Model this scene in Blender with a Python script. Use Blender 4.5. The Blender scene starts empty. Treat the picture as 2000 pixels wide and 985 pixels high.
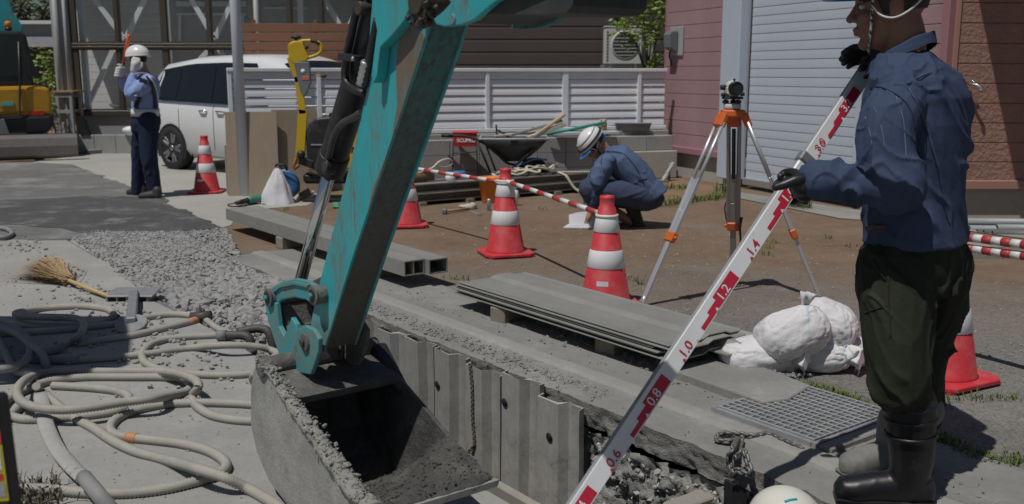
import bpy, bmesh, math, random
import numpy as np
from mathutils import Vector, Matrix, noise
random.seed(7); RNG = np.random.default_rng(11)
S = bpy.context.scene
COL = S.collection
# ---------------------------------------------------------------- camera, sky, sun, exposure
F, H, CY = 1900.0, 1.45, 492.5
TH = math.atan((CY - 143) / F)
cam = bpy.data.cameras.new('camera'); camo = bpy.data.objects.new('camera', cam); COL.objects.link(camo)
cam.sensor_width = 36; cam.lens = 36 * F / 2000; cam.clip_end = 1000; cam.clip_start = .05
camo.location = (0, 0, H); camo.rotation_euler = (math.pi / 2 - TH, 0, 0)
cam.dof.use_dof = True; cam.dof.focus_distance = 4.2; cam.dof.aperture_fstop = 4.5
S.camera = camo
SUN = Vector((0.31, 0.34, -1)).normalized()
W = bpy.data.worlds.new('World'); S.world = W; W.use_nodes = True
nt = W.node_tree; sky = nt.nodes.new('ShaderNodeTexSky'); sky.sky_type = 'NISHITA'; sky.sun_disc = False
sky.sun_elevation = math.asin(-SUN.z); sky.sun_rotation = math.atan2(-SUN.x, -SUN.y)
nt.links.new(sky.outputs[0], nt.nodes['Background'].inputs[0]); nt.nodes['Background'].inputs[1].default_value = .055
sl = bpy.data.lights.new('sun', 'SUN'); sl.energy = 4.8; sl.angle = math.radians(.53); sl.color = (1, .975, .935)
so = bpy.data.objects.new('sun', sl); COL.objects.link(so); so.rotation_euler = SUN.to_track_quat('-Z', 'Y').to_euler()
S.view_settings.view_transform = 'Standard'; S.view_settings.look = 'None'
S.view_settings.gamma = 1; S.view_settings.use_curve_mapping = False
S.view_settings.exposure = -0.76

# ---------------------------------------------------------------- measuring helpers (photo pixel -> place in the world)
def ray(px, py):
    a = (px - 1000) / F; b = (CY - py) / F; c, s = math.cos(TH), math.sin(TH)
    return Vector((a, c + b * s, -s + b * c))
def G(px, py, z=0.0):
    d = ray(px, py); t = (z - H) / d.z; return Vector((d.x * t, d.y * t, z))
def P(px, py, Y):
    d = ray(px, py); t = Y / d.y; return Vector((d.x * t, Y, H + d.z * t))
DU = Vector((.6, -.8, 0)); DV = Vector((.8, .6, 0))           # along / across the trench
def uv(u, v, z=0): return DU * u + DV * v + Vector((0, 0, z))
def PV(px, py, v):                                           # pixel -> (u, z) on the upright plane v = const
    d = ray(px, py); t = v / d.dot(DV); return (d.dot(DU) * t, H + d.z * t)
def GUV(px, py, z=0.0):
    p = G(px, py, z); return (p.dot(DU), p.dot(DV))

# ---------------------------------------------------------------- mesh helpers
def V3(p): return Vector(p)
class MB:
    def __init__(s): s.v = []; s.f = []; s.m = []; s.sm = []
    def add(s, vs, fs, smooth=False, mi=0):
        o = len(s.v); s.v += [tuple(p) for p in vs]
        for f in fs: s.f.append(tuple(i + o for i in f)); s.m.append(mi); s.sm.append(smooth)
        return s
    def convex(s, vs, fs, mi=0, smooth=False):
        c = sum((V3(p) for p in vs), Vector()) / len(vs); out = []
        for f in fs:
            a, b, d = (V3(vs[f[0]]), V3(vs[f[1]]), V3(vs[f[2]])); n = (b - a).cross(d - a)
            m = sum((V3(vs[i]) for i in f), Vector()) / len(f)
            out.append(f if n.dot(m - c) >= 0 else tuple(reversed(f)))
        return s.add(vs, out, smooth, mi)
    def box(s, c, size, R=None, ch=0.0, mi=0):
        c = V3(c); h = [x / 2 for x in size]; R = R or Matrix.Identity(3); sg = (-1, 1)
        ch = min(ch, min(h) * .9)
        if ch <= 0:
            vs = [c + R @ Vector((x * h[0], y * h[1], z * h[2])) for x in sg for y in sg for z in sg]
            fs = [(0, 1, 3, 2), (4, 6, 7, 5), (0, 4, 5, 1), (2, 3, 7, 6), (0, 2, 6, 4), (1, 5, 7, 3)]
            return s.convex(vs, fs, mi)
        vs = []; ix = {}
        for x in sg:
            for y in sg:
                for z in sg:
                    for k in range(3):
                        p = [x * h[0], y * h[1], z * h[2]]
                        for j, q in enumerate((x, y, z)):
                            if j != k: p[j] -= q * ch
                        ix[(x, y, z, k)] = len(vs); vs.append(c + R @ Vector(p))
        fs = []
        for k in range(3):
            a, b = [j for j in range(3) if j != k]
            for q in sg:
                def key(i, j):
                    t = [0, 0, 0]; t[k] = q; t[a] = i; t[b] = j; return ix[(*t, k)]
                fs.append((key(-1, -1), key(1, -1), key(1, 1), key(-1, 1)))
        for k in range(3):
            a, b = [j for j in range(3) if j != k]
            for i in sg:
                for j in sg:
                    def key(q, kk):
                        t = [0, 0, 0]; t[k] = q; t[a] = i; t[b] = j; return ix[(*t, kk)]
                    fs.append((key(-1, a), key(1, a), key(1, b), key(-1, b)))
        for x in sg:
            for y in sg:
                for z in sg: fs.append(tuple(ix[(x, y, z, k)] for k in range(3)))
        return s.convex(vs, fs, mi)
    def beam(s, p0, p1, w, h, up=(0, 0, 1), ch=0.0, mi=0):
        p0 = V3(p0); p1 = V3(p1); d = p1 - p0; L = d.length; d.normalize(); up = V3(up)
        sd = d.cross(up)
        if sd.length < 1e-5: sd = d.cross(Vector((1, 0, 0)))
        sd.normalize(); u2 = sd.cross(d)
        R = Matrix((sd, d, u2)).transposed()
        return s.box((p0 + p1) / 2, (w, L, h), R, ch, mi)
    def rings(s, rs, cap=True, smooth=True, mi=0, closed=True, loop=False):
        n = len(rs[0]); vs = [p for r in rs for p in r]; fs = []
        K = len(rs)
        for k in range(K if loop else K - 1):
            for i in range(n if closed else n - 1):
                a = k * n + i; b = k * n + (i + 1) % n; k2 = (k + 1) % K
                fs.append((a, b, k2 * n + (i + 1) % n, k2 * n + i))
        s.add(vs, fs, smooth, mi)
        if cap and closed and not loop:
            o = len(s.v) - len(vs)
            s.f.append(tuple(o + i for i in reversed(range(n)))); s.m.append(mi); s.sm.append(False)
            s.f.append(tuple(o + (K - 1) * n + i for i in range(n))); s.m.append(mi); s.sm.append(False)
        return s
    def tube(s, pts, r, n=8, cap=True, smooth=True, mi=0, up=None, asp=1.0, loop=False):
        pts = [V3(p) for p in pts]; K = len(pts); rr = r if isinstance(r, (list, tuple)) else [r] * K
        T = []
        for i in range(K):
            if loop: d = pts[(i + 1) % K] - pts[i - 1]
            else: d = pts[min(i + 1, K - 1)] - pts[max(i - 1, 0)]
            T.append(d.normalized() if d.length > 1e-9 else Vector((0, 0, 1)))
        ref = V3(up) if up is not None else (Vector((0, 0, 1)) if abs(T[0].z) < .95 else Vector((1, 0, 0)))
        a = ref.cross(T[0]).normalized(); out = []
        for i in range(K):
            if up is not None:
                q = ref.cross(T[i]); a = q.normalized() if q.length > 1e-4 else a
            else:
                a = a - T[i] * a.dot(T[i]); a = a.normalized() if a.length > 1e-6 else T[i].orthogonal().normalized()
            b = T[i].cross(a)
            out.append([pts[i] + (a * math.cos(t) + b * math.sin(t) * asp) * rr[i] for t in (2 * math.pi * j / n for j in range(n))])
        return s.rings(out, cap and not loop, smooth, mi, True, loop)
    def lathe(s, prof, n=20, M=None, mi=0, cap=True, smooth=True):
        M = M or Matrix.Identity(4)
        rs = [[M @ Vector((r * math.cos(t), r * math.sin(t), z)) for t in (2 * math.pi * j / n for j in range(n))] for r, z in prof]
        return s.rings(rs, cap, smooth, mi)
    def cyl(s, p0, p1, r, n=14, mi=0): return s.tube([p0, p1], r, n, True, True, mi)
    def prism(s, poly, fn, d0, d1, mi=0, side_mi=None):
        n = len(poly); vs = [fn(a, b, d0) for a, b in poly] + [fn(a, b, d1) for a, b in poly]
        s.add(vs, [tuple(range(n)), tuple(reversed(range(n, 2 * n)))], False, mi)
        o = len(s.v) - 2 * n
        for i in range(n):
            j = (i + 1) % n; s.f.append((o + i, o + n + i, o + n + j, o + j)); s.m.append(mi if side_mi is None else side_mi); s.sm.append(False)
        return s
    def blob(s, c, r, n=10, m=7, R=None, mi=0, jit=0, seed=0):
        c = V3(c); R = R or Matrix.Identity(3); r = (r, r, r) if not isinstance(r, (tuple, list)) else r
        rs = []
        for i in range(m + 1):
            ph = math.pi * (.02 + .96 * i / m)
            ring = []
            for j in range(n):
                t = 2 * math.pi * j / n
                q = Vector((math.sin(ph) * math.cos(t), math.sin(ph) * math.sin(t), -math.cos(ph)))
                k = 1 + jit * noise.noise(q * 1.7 + Vector((seed * 3.1, seed, 0)))
                ring.append(c + R @ Vector((q.x * r[0] * k, q.y * r[1] * k, q.z * r[2] * k)))
            rs.append(ring)
        return s.rings(rs, True, True, mi)
    def grid(s, fn, nu, nv, smooth=True, mi=0):
        vs = [fn(i / nu, j / nv) for i in range(nu + 1) for j in range(nv + 1)]
        fs = [(i * (nv + 1) + j, (i + 1) * (nv + 1) + j, (i + 1) * (nv + 1) + j + 1, i * (nv + 1) + j + 1) for i in range(nu) for j in range(nv)]
        return s.add(vs, fs, smooth, mi)
    def poly(s, pts, mi=0): return s.add(pts, [tuple(range(len(pts)))], False, mi)

ROOTM = {}
def mesh_of(mb, name, mats, fix=True):
    me = bpy.data.meshes.new(name); me.from_pydata(mb.v, [], mb.f)
    for m in (mats if isinstance(mats, (list, tuple)) else [mats]): me.materials.append(m)
    me.polygons.foreach_set('material_index', mb.m); me.polygons.foreach_set('use_smooth', mb.sm)
    if fix and len(mb.f) < 60000:
        bm = bmesh.new(); bm.from_mesh(me); bmesh.ops.recalc_face_normals(bm, faces=bm.faces); bm.to_mesh(me); bm.free()
    me.update(); return me
def put(name, me, parent=None, label=None, bevel=0, seg=2):
    o = bpy.data.objects.new(name, me); COL.objects.link(o)
    if parent is not None: o.parent = parent
    if label: o['label'] = label
    if bevel:
        b = o.modifiers.new('bevel', 'BEVEL'); b.width = bevel; b.segments = seg; b.limit_method = 'ANGLE'; b.angle_limit = math.radians(40)
    return o
def root_matrix(o):
    while o.parent is not None: o = o.parent
    return ROOTM.get(o.name, Matrix.Identity(4))
def part(mb, name, mats, parent=None, label=None, bevel=0, fix=True, seg=2):
    """mesh given in world coordinates, stored in its thing's own frame"""
    if parent is not None:
        Mi = root_matrix(parent).inverted(); q = np.array(mb.v) if mb.v else np.zeros((0, 3)); A = np.array(Mi)
        mb.v = [tuple(p) for p in (q @ A[:3, :3].T + A[:3, 3])]
    return put(name, mesh_of(mb, name, mats, fix), parent, label, bevel, seg)
def tag(o, label, cat, group=None):
    o['label'] = label; o['category'] = cat
    if group: o['group'] = group
    return o
def thing(name, label, cat, loc=(0, 0, 0), rz=0, group=None):
    o = bpy.data.objects.new(name, None); COL.objects.link(o); o.empty_display_size = .1
    o.location = loc; o.rotation_euler = (0, 0, rz)
    ROOTM[o.name] = Matrix.Translation(V3(loc)) @ Matrix.Rotation(rz, 4, 'Z')
    return tag(o, label, cat, group)
def kids(o): return [c for c in o.children]
def copy_tree(o, parent=None):
    c = o.copy(); COL.objects.link(c)
    if parent is not None: c.parent = parent
    for k in kids(o): copy_tree(k, c)
    return c
def dup(o, label, loc, rz=0, tilt=None):
    c = copy_tree(o); c.location = loc; c.rotation_euler = (tilt or (0, 0)) + (rz,) if tilt else (0, 0, rz); c['label'] = label; return c
def struct(mb, name, mats, parent=None, fix=True):
    o = part(mb, name, mats, parent, fix=fix); o['kind'] = 'structure'; return o
def single(mb, name, mats, label, cat, group=None, bevel=0, fix=True, origin=None):
    if origin is None:
        q = np.array(mb.v); c = (q.min(0) + q.max(0)) / 2; origin = (c[0], c[1], q[:, 2].min())
    mb.v = [(p[0] - origin[0], p[1] - origin[1], p[2] - origin[2]) for p in mb.v]
    o = put(name, mesh_of(mb, name, mats, fix), None, None, bevel); o.location = origin
    return tag(o, label, cat, group)
def fuse(mb, voxel, smooth=4, name='tmp'):
    me = mesh_of(mb, name, [], True); o = bpy.data.objects.new(name, me); COL.objects.link(o)
    r = o.modifiers.new('r', 'REMESH'); r.mode = 'VOXEL'; r.voxel_size = voxel; r.use_smooth_shade = True
    if smooth: k = o.modifiers.new('s', 'SMOOTH'); k.iterations = smooth; k.factor = .5
    dg = bpy.context.evaluated_depsgraph_get(); dg.update()
    out = bpy.data.meshes.new_from_object(o.evaluated_get(dg)); bpy.data.objects.remove(o); bpy.data.meshes.remove(me)
    return out
def displace(me, fn):
    n = len(me.vertices); co = np.empty(n * 3); me.vertices.foreach_get('co', co); co = co.reshape(-1, 3)
    no = np.empty(n * 3); me.vertex_normals.foreach_get('vector', no) ; no = no.reshape(-1, 3)
    d = np.array([fn(Vector(p)) for p in co]); co = co + no * d[:, None]
    me.vertices.foreach_set('co', co.ravel()); me.update()
def put_world(me, name, mat, parent, label=None, smooth=True):
    me.transform(root_matrix(parent).inverted()); me.materials.clear()
    for m in (mat if isinstance(mat, (list, tuple)) else [mat]): me.materials.append(m)
    me.polygons.foreach_set('use_smooth', [smooth] * len(me.polygons)); me.update()
    return put(name, me, parent, label)
def spline(pts, step):
    """Catmull-Rom resample at about equal steps"""
    p = [V3(q) for q in pts]; p = [p[0] * 2 - p[1]] + p + [p[-1] * 2 - p[-2]]; out = []
    for i in range(1, len(p) - 2):
        for k in range(12):
            t = k / 12; a, b, c, d = p[i - 1], p[i], p[i + 1], p[i + 2]
            out.append(.5 * ((2 * b) + (c - a) * t + (2 * a - 5 * b + 4 * c - d) * t * t + (3 * b - a - 3 * c + d) * t ** 3))
    out.append(p[-2]); L = [0]
    for i in range(1, len(out)): L.append(L[-1] + (out[i] - out[i - 1]).length)
    n = max(2, int(L[-1] / step)); A = np.array([tuple(q) for q in out]); s = np.linspace(0, L[-1], n + 1)
    return [Vector((np.interp(x, L, A[:, 0]), np.interp(x, L, A[:, 1]), np.interp(x, L, A[:, 2]))) for x in s]
def rotz(a): return Matrix.Rotation(a, 3, 'Z')
def basis(x, y, z): return Matrix((V3(x), V3(y), V3(z))).transposed()
def text_mb(mb, txt, size, o, ex, ey, depth=.0006, mi=0, align='LEFT', sx=1.0, bold=0.0):
    """lettering as thin real geometry: origin o, reading direction ex, up direction ey"""
    cu = bpy.data.curves.new('t', 'FONT'); cu.body = txt; cu.size = size; cu.align_x = align; cu.resolution_u = 3; cu.offset = bold
    ob = bpy.data.objects.new('t', cu); COL.objects.link(ob); dg = bpy.context.evaluated_depsgraph_get(); dg.update()
    me = bpy.data.meshes.new_from_object(ob.evaluated_get(dg)); o = V3(o); ex = V3(ex); ey = V3(ey); nz = ex.cross(ey)
    vs = [o + ex * v.co.x * sx + ey * v.co.y + nz * depth for v in me.vertices]
    mb.add(vs, [tuple(p.vertices) for p in me.polygons], False, mi)
    bpy.data.objects.remove(ob); bpy.data.meshes.remove(me); bpy.data.curves.remove(cu)

# ---------------------------------------------------------------- materials
MATS = {}
def srgb(r, g, b):
    f = lambda c: (c / 255 / 12.92) if c / 255 <= .04045 else ((c / 255 + .055) / 1.055) ** 2.4
    return (f(r), f(g), f(b))
class NT:
    def __init__(s, name):
        s.m = bpy.data.materials.new(name); s.m.use_nodes = True; s.t = s.m.node_tree
        s.b = s.t.nodes['Principled BSDF']; s.co = s.n('ShaderNodeTexCoord').outputs['Object']
    def n(s, typ, **kw):
        x = s.t.nodes.new(typ)
        for k, v in kw.items(): setattr(x, k, v)
        return x
    def l(s, a, b): s.t.links.new(a, b)
    def noise(s, scale, detail=5, rough=.6, co=None, stretch=None):
        co = co or s.co
        if stretch:
            mp = s.n('ShaderNodeMapping'); mp.inputs['Scale'].default_value = stretch; s.l(co, mp.inputs[0]); co = mp.outputs[0]
        x = s.n('ShaderNodeTexNoise'); x.inputs['Scale'].default_value = scale; x.inputs['Detail'].default_value = detail
        x.inputs['Roughness'].default_value = rough; s.l(co, x.inputs['Vector']); return x.outputs['Fac']
    def ramp(s, fac, p0, p1):
        x = s.n('ShaderNodeMapRange'); x.inputs[1].default_value = p0; x.inputs[2].default_value = p1; s.l(fac, x.inputs[0]); return x.outputs[0]
    def mix(s, fac, a, b, mode='MIX'):
        x = s.n('ShaderNodeMix', data_type='RGBA', blend_type=mode)
        for i, v in ((0, fac), (6, a), (7, b)):
            if isinstance(v, (int, float)): x.inputs[i].default_value = v
            elif isinstance(v, tuple): x.inputs[i].default_value = (*v[:3], 1)
            else: s.l(v, x.inputs[i])
        return x.outputs[2]
    def math(s, op, a, b):
        x = s.n('ShaderNodeMath', operation=op)
        for i, v in ((0, a), (1, b)):
            if isinstance(v, (int, float)): x.inputs[i].default_value = v
            else: s.l(v, x.inputs[i])
        return x.outputs[0]
    def bump(s, h, strength=.3, dist=.01, prev=None):
        x = s.n('ShaderNodeBump'); x.inputs['Strength'].default_value = strength; x.inputs['Distance'].default_value = dist
        s.l(h, x.inputs['Height'])
        if prev is not None: s.l(prev, x.inputs['Normal'])
        return x.outputs[0]
    def fin(s, col, rough=.7, metal=0, nrm=None, spec=None):
        for k, v in (('Base Color', col), ('Roughness', rough), ('Metallic', metal)):
            if isinstance(v, tuple): s.b.inputs[k].default_value = (*v[:3], 1)
            elif isinstance(v, (int, float)): s.b.inputs[k].default_value = v
            else: s.l(v, s.b.inputs[k])
        if nrm is not None: s.l(nrm, s.b.inputs['Normal'])
        if spec is not None: s.b.inputs['Specular IOR Level'].default_value = spec
        MATS[s.m.name] = s.m; return s.m
def sc(c, k): return tuple(min(1, x * k) for x in c)
def mat(name, col, rough=.6, metal=0, var=.14, scale=6, bump=.15, bscale=70, bdist=.004, dirt=None, dscale=5, damt=(.5, .72), rnd=0, stretch=None, spec=None):
    """general surface: two-scale tone variation, optional dirt colour in its own noise patches, fine relief"""
    t = NT(name)
    a = t.noise(scale, 6, .65, stretch=stretch); c = t.mix(t.ramp(a, .25, .75), sc(col, 1 - var), sc(col, 1 + var))
    b = t.noise(scale * 9, 4, .6, stretch=stretch); c = t.mix(t.ramp(b, .3, .7), sc(col, 1 - var * .5), c, 'MIX') if False else t.mix(t.math('MULTIPLY', t.ramp(b, .4, .75), .35), c, sc(col, 1 - var * 1.6))
    if rnd:
        oi = t.n('ShaderNodeObjectInfo'); c = t.mix(1.0, c, t.mix(oi.outputs['Random'], (1 - rnd, 1 - rnd, 1 - rnd), (1, 1, 1)), 'MULTIPLY')
    r = rough
    if dirt:
        d = t.ramp(t.noise(dscale, 8, .7), *damt); d2 = t.ramp(t.noise(dscale * 11, 5, .7), .42, .62)
        dd = t.math('MULTIPLY', d, t.math('ADD', .45, t.math('MULTIPLY', d2, .55))); c = t.mix(dd, c, dirt)
        r = t.math('ADD', rough, t.math('MULTIPLY', dd, max(0, .9 - rough)))
    nr = t.bump(t.noise(bscale, 6, .65, stretch=stretch), bump, bdist) if bump else None
    return t.fin(c, r, metal, nr, spec)
# ================================================================ SETTING: ground, trench
def ground_mat(name, base, dark, light, agg=0, stain=None, rough=.9, bump=.35, cracks=False):
    t = NT(name)
    big = t.noise(.55, 7, .62); mid = t.noise(3.1, 8, .7); fine = t.noise(38, 5, .7)
    c = t.mix(t.ramp(big, .35, .66), dark, base); c = t.mix(t.math('MULTIPLY', t.ramp(mid, .5, .78), .65), c, light)
    c = t.mix(t.math('MULTIPLY', t.ramp(fine, .45, .75), .4), c, sc(dark, .72))
    h = t.math('ADD', t.math('MULTIPLY', fine, .5), t.math('MULTIPLY', t.noise(170, 3, .6), .35))
    if agg:
        v = t.n('ShaderNodeTexVoronoi'); v.inputs['Scale'].default_value = 120; t.l(t.co, v.inputs['Vector'])
        sp = t.n('ShaderNodeSeparateColor'); t.l(v.outputs['Color'], sp.inputs[0])
        c = t.mix(t.math('MULTIPLY', t.ramp(sp.outputs[0], .3, 1), agg), c, light); c = t.mix(t.math('MULTIPLY', t.ramp(sp.outputs[1], .62, 1), agg), c, sc(dark, .45))
        h = t.math('ADD', h, t.math('MULTIPLY', sp.outputs[0], .5))
    if stain:
        col, lo, hi, scl = stain
        c = t.mix(t.ramp(t.noise(scl, 9, .72), lo, hi), c, col)
    if cracks:
        v = t.n('ShaderNodeTexVoronoi', feature='DISTANCE_TO_EDGE'); v.inputs['Scale'].default_value = 1.1
        wv = t.n('ShaderNodeTexNoise'); wv.inputs['Scale'].default_value = 2.5; wv.inputs['Detail'].default_value = 6; t.l(t.co, wv.inputs['Vector'])
        ad = t.n('ShaderNodeVectorMath', operation='ADD'); t.l(t.co, ad.inputs[0]); t.l(wv.outputs['Color'], ad.inputs[1]); t.l(ad.outputs[0], v.inputs['Vector'])
        k = t.ramp(v.outputs[0], .006, .0); k = t.math('MULTIPLY', k, t.ramp(t.noise(.8, 2), .5, .6)); c = t.mix(k, c, sc(dark, .35))
    return t, c, h, rough, bump
def gm(*a, **k):
    t, c, h, r, b = ground_mat(*a, **k); return t.fin(c, r, 0, t.bump(h, b, .006, t.bump(t.noise(3.2, 7, .6), .3, .03)))
cement = gm('cement_ground', (.35, .342, .32), (.27, .264, .248), (.43, .42, .392), stain=((.2, .165, .115), .66, .78, .9), cracks=False)
gutter_m = gm('gutter_concrete', (.275, .268, .248), (.195, .19, .177), (.36, .352, .328), stain=((.42, .41, .385), .62, .72, 1.7), cracks=True)
dark_asph = gm('dark_asphalt', (.165, .163, .156), (.115, .114, .11), (.25, .245, .232), agg=.3, stain=((.30, .29, .265), .50, .70, 1.3))
new_asph = gm('new_asphalt', (.078, .078, .079), (.055, .055, .056), (.16, .157, .15), agg=.3, stain=((.22, .215, .20), .52, .70, 2.2))
drive_m = gm('driveway_concrete', (.40, .385, .345), (.33, .318, .285), (.46, .44, .40), stain=((.28, .265, .23), .6, .75, .8))
apron_m = gm('apron_ochre', (.26, .17, .095), (.19, .12, .065), (.30, .22, .14), stain=((.16, .12, .085), .58, .72, 1.6))
kerb_m = gm('kerb_concrete', (.30, .29, .265), (.2, .195, .18), (.38, .37, .34))
# the yard: aggregate asphalt that disappears under brown earth towards the wall
t, c, h, r, b = ground_mat('yard_asphalt', (.185, .175, .158), (.125, .117, .105), (.30, .285, .26), agg=.55, cracks=True)
sx = t.n('ShaderNodeSeparateXYZ'); t.l(t.co, sx.inputs[0])
dist = t.math('ADD', t.math('MULTIPLY', sx.outputs[1], .42), t.math('MULTIPLY', sx.outputs[0], .1))
dist = t.math('ADD', dist, t.math('MULTIPLY', t.noise(.9, 7, .65), 1.5))
bm_ = t.ramp(dist, 3.15, 4.15)
br = t.mix(t.ramp(t.noise(1.4, 7, .7), .3, .7), (.145, .090, .054), (.205, .137, .087)); br = t.mix(t.math('MULTIPLY', t.ramp(t.noise(9, 7, .75), .5, .75), .6), br, (.25, .2, .15))
br = t.mix(t.ramp(t.noise(.6, 7, .7), .5, .72), br, (.225, .185, .14))
c = t.mix(bm_, c, br); yard_m = t.fin(c, .93, 0, t.bump(h, .5, .007, t.bump(t.noise(2.6, 7, .62), .55, .07)))

def rag(px, z, jit=.03, step=.12, world=False):
    """outline (photo pixels or world) -> ragged flat sheet outline"""
    p = [(V3((*q, 0)) if world else G(*q)) for q in px]; out = []
    for i in range(len(p)):
        a, b = p[i], p[(i + 1) % len(p)]; n = max(1, int((b - a).length / step)); nn = (b - a).normalized().cross(Vector((0, 0, 1)))
        for k in range(n):
            q = a.lerp(b, k / n); f = jit * (noise.noise(q * 2.3) + .6 * noise.noise(q * 7.1)) if k else 0
            q = q + nn * f; out.append(Vector((q.x, q.y, z)))
    return out
U0, U1, VL, VR = -7.7, 2.5, 1.86, 2.79
g = MB()
us = [-300, U0, U1, 300]; vs_ = [-300, VL, VR, 300]
for i in range(3):
    for j in range(3):
        if i == 1 and j == 1: continue
        g.poly([uv(us[i], vs_[j]), uv(us[i + 1], vs_[j]), uv(us[i + 1], vs_[j + 1]), uv(us[i], vs_[j + 1])])
struct(g, 'ground', yard_m, fix=False)
def flat(name, pts, m):
    o = struct(MB().poly(pts), name, m, fix=False); return o
ring = [uv(-1.5, VL), uv(-5.6, VL), G(300, 590), G(215, 520), G(130, 470), G(-150, 462), (-14, 9.2, 0), (-14, -4, 0), uv(4, VL)]
flat('cement_pavement', [Vector((p[0], p[1], .004)) for p in ring], cement)
flat('driveway', rag([(60, 318), (165, 302), (300, 292), (520, 292), (520, 330), (640, 380), (600, 402), (470, 412), (452, 440), (434, 446), (140, 322)], .004, .02), drive_m)
flat('old_road', rag([(-500, 322), (60, 318), (140, 322), (300, 385), (432, 446), (330, 462), (130, 470), (-500, 462)], .008, .09), dark_asph)
flat('asphalt_patch', rag([(-60, 398), (150, 385), (300, 386), (440, 447), (330, 458), (190, 463), (120, 447), (-60, 436)], .012, .12), new_asph)
flat('ochre_apron', rag([(1150, 400), (1200, 368), (1290, 341), (1420, 370), (1500, 388), (1480, 392), (1415, 387), (1285, 404)], .004, .02), apron_m)
flat('concrete_apron', rag([(1415, 371), (1445, 377), (1900, 446), (2100, 470), (2060, 476), (1800, 440), (1640, 428), (1440, 388)], .008, .01), kerb_m)
# kerb line along the driveway, low and worn
m = MB()
a, b = G(165, 302.5), G(300, 293); m.beam(a + Vector((0, .05, .04)), b + Vector((0, .05, .04)), .14, .09, ch=.015); struct(m, 'kerb', kerb_m)

# gutter strip beside the trench: a swept cross-section with a broken edge over the trench
def gsec(v):
    return float(np.interp(v, [2.748, 2.79, 2.95, 2.965, 3.05, 3.07, 3.32, 3.56, 3.575], [.006, .012, .014, .030, .032, .018, .012, .016, -.012]))
def gtop(u, v):
    e = 1.0 if v < 2.76 else 0.0; q = uv(u, v)
    dv = e * (.022 * noise.noise(Vector((u * 3, 1, 2))) + .016 * noise.noise(Vector((u * 11, 4, 2))) + .010 * abs(noise.noise(Vector((u * 31, 4, 9)))))
    return uv(u, v + dv, gsec(v) + .004 * noise.noise(q * 1.3) + .003 * noise.noise(q * 9) + .0015 * noise.noise(q * 31))
def gband(name, va, vb_, n, m):
    return struct(MB().grid(lambda i, j: gtop(-7.45 + i * 11.45, va + (vb_ - va) * j), 560, n), name, m, fix=False)
edge_m = gm('worn_edge', (.33, .322, .30), (.25, .243, .225), (.42, .41, .385), stain=((.27, .26, .238), .48, .62, 4.5))
gband('gutter_strip', 2.748, 2.956, 10, gutter_m); gband('worn_edge_strip', 2.956, 3.066, 6, edge_m); gband('gutter_apron', 3.066, 3.575, 14, gutter_m)
def gface(i, j):
    u = -7.45 + i * 11.45; t = gtop(u, 2.748); q = t - Vector((0, 0, .115 * j)); return q - DV * (.018 * noise.noise(q * 17) * j + .012 * noise.noise(q * 41) * min(1, j * 4) - .015 * j)
broken_m = mat('broken_concrete', (.29, .283, .262), .95, var=.3, scale=20, bump=.9, bscale=90, bdist=.012, dirt=(.12, .116, .108), dscale=9)
struct(MB().grid(gface, 560, 10), 'slab_face', broken_m, fix=False)
soil_m = mat('trench_soil', (.31, .305, .285), .95, var=.3, scale=9, bump=.8, bscale=60, bdist=.02, dirt=(.19, .185, .168), dscale=6, damt=(.45, .7))
sand_m = mat('sand_soil', (.30, .225, .13), .95, var=.3, scale=9, bump=.8, bscale=60, bdist=.02, dirt=(.16, .12, .075), dscale=5)
mud_m = mat('wet_mud', (.10, .098, .09), .9, var=.35, scale=10, bump=.9, bscale=50, bdist=.02, dirt=(.19, .185, .17), dscale=5)
def lump(p, a=.05):
    q = p * 7; w = noise.noise(q) * .6 + (1 - abs(noise.noise(q * 2.1))) * .55 + noise.noise(q * 5.3) * .3
    return a * w
# right wall soil below the slab (lumpy backfill), left wall, floor, far ramp
def rwall(i, j):
    u = -3.3 + i * 5.9; z = -.12 - j * 1.2; p = uv(u, 2.815 - .06 * j, z); return p - DV * (lump(p, .085) + lump(p * 2.7, .03))
struct(MB().grid(rwall, 420, 90), 'trench_wall', soil_m, fix=False)
def sandwall(i, j):
    u = -7.7 + i * 2.5; z = .0 - j * .9; p = uv(u, 2.80 - .35 * j - .05, z - .02); return p - DV * lump(p, .07)
struct(MB().grid(sandwall, 90, 40), 'sand_bank', sand_m, fix=False)
def lwall(i, j):
    u = U0 + i * (U1 - U0); z = 0 - j * 1.35; p = uv(u, VL, z); return p - DV * (lump(p, .05) - .02) * (1 if j > .02 else 0)
struct(MB().grid(lwall, 200, 30), 'trench_wall_near', soil_m, fix=False)
def tfloor(i, j):
    u = U0 + i * (U1 - U0); v = VL - .05 + j * 1.2
    z = np.interp(u, [-7.7, -6.6, -5.9, -5.3, -4.7, 3], [-.06, -.05, -.14, -.42, -1.25, -1.3]); p = uv(u, v, z); return p + Vector((0, 0, lump(p, .05)))
struct(MB().grid(tfloor, 200, 30), 'trench_floor', soil_m, fix=False)
m = MB(); m.poly([uv(U1, VL, 0), uv(U1, VR, 0), uv(U1, VR, -1.35), uv(U1, VL, -1.35)]); struct(m, 'trench_end', soil_m, fix=False)

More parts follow.
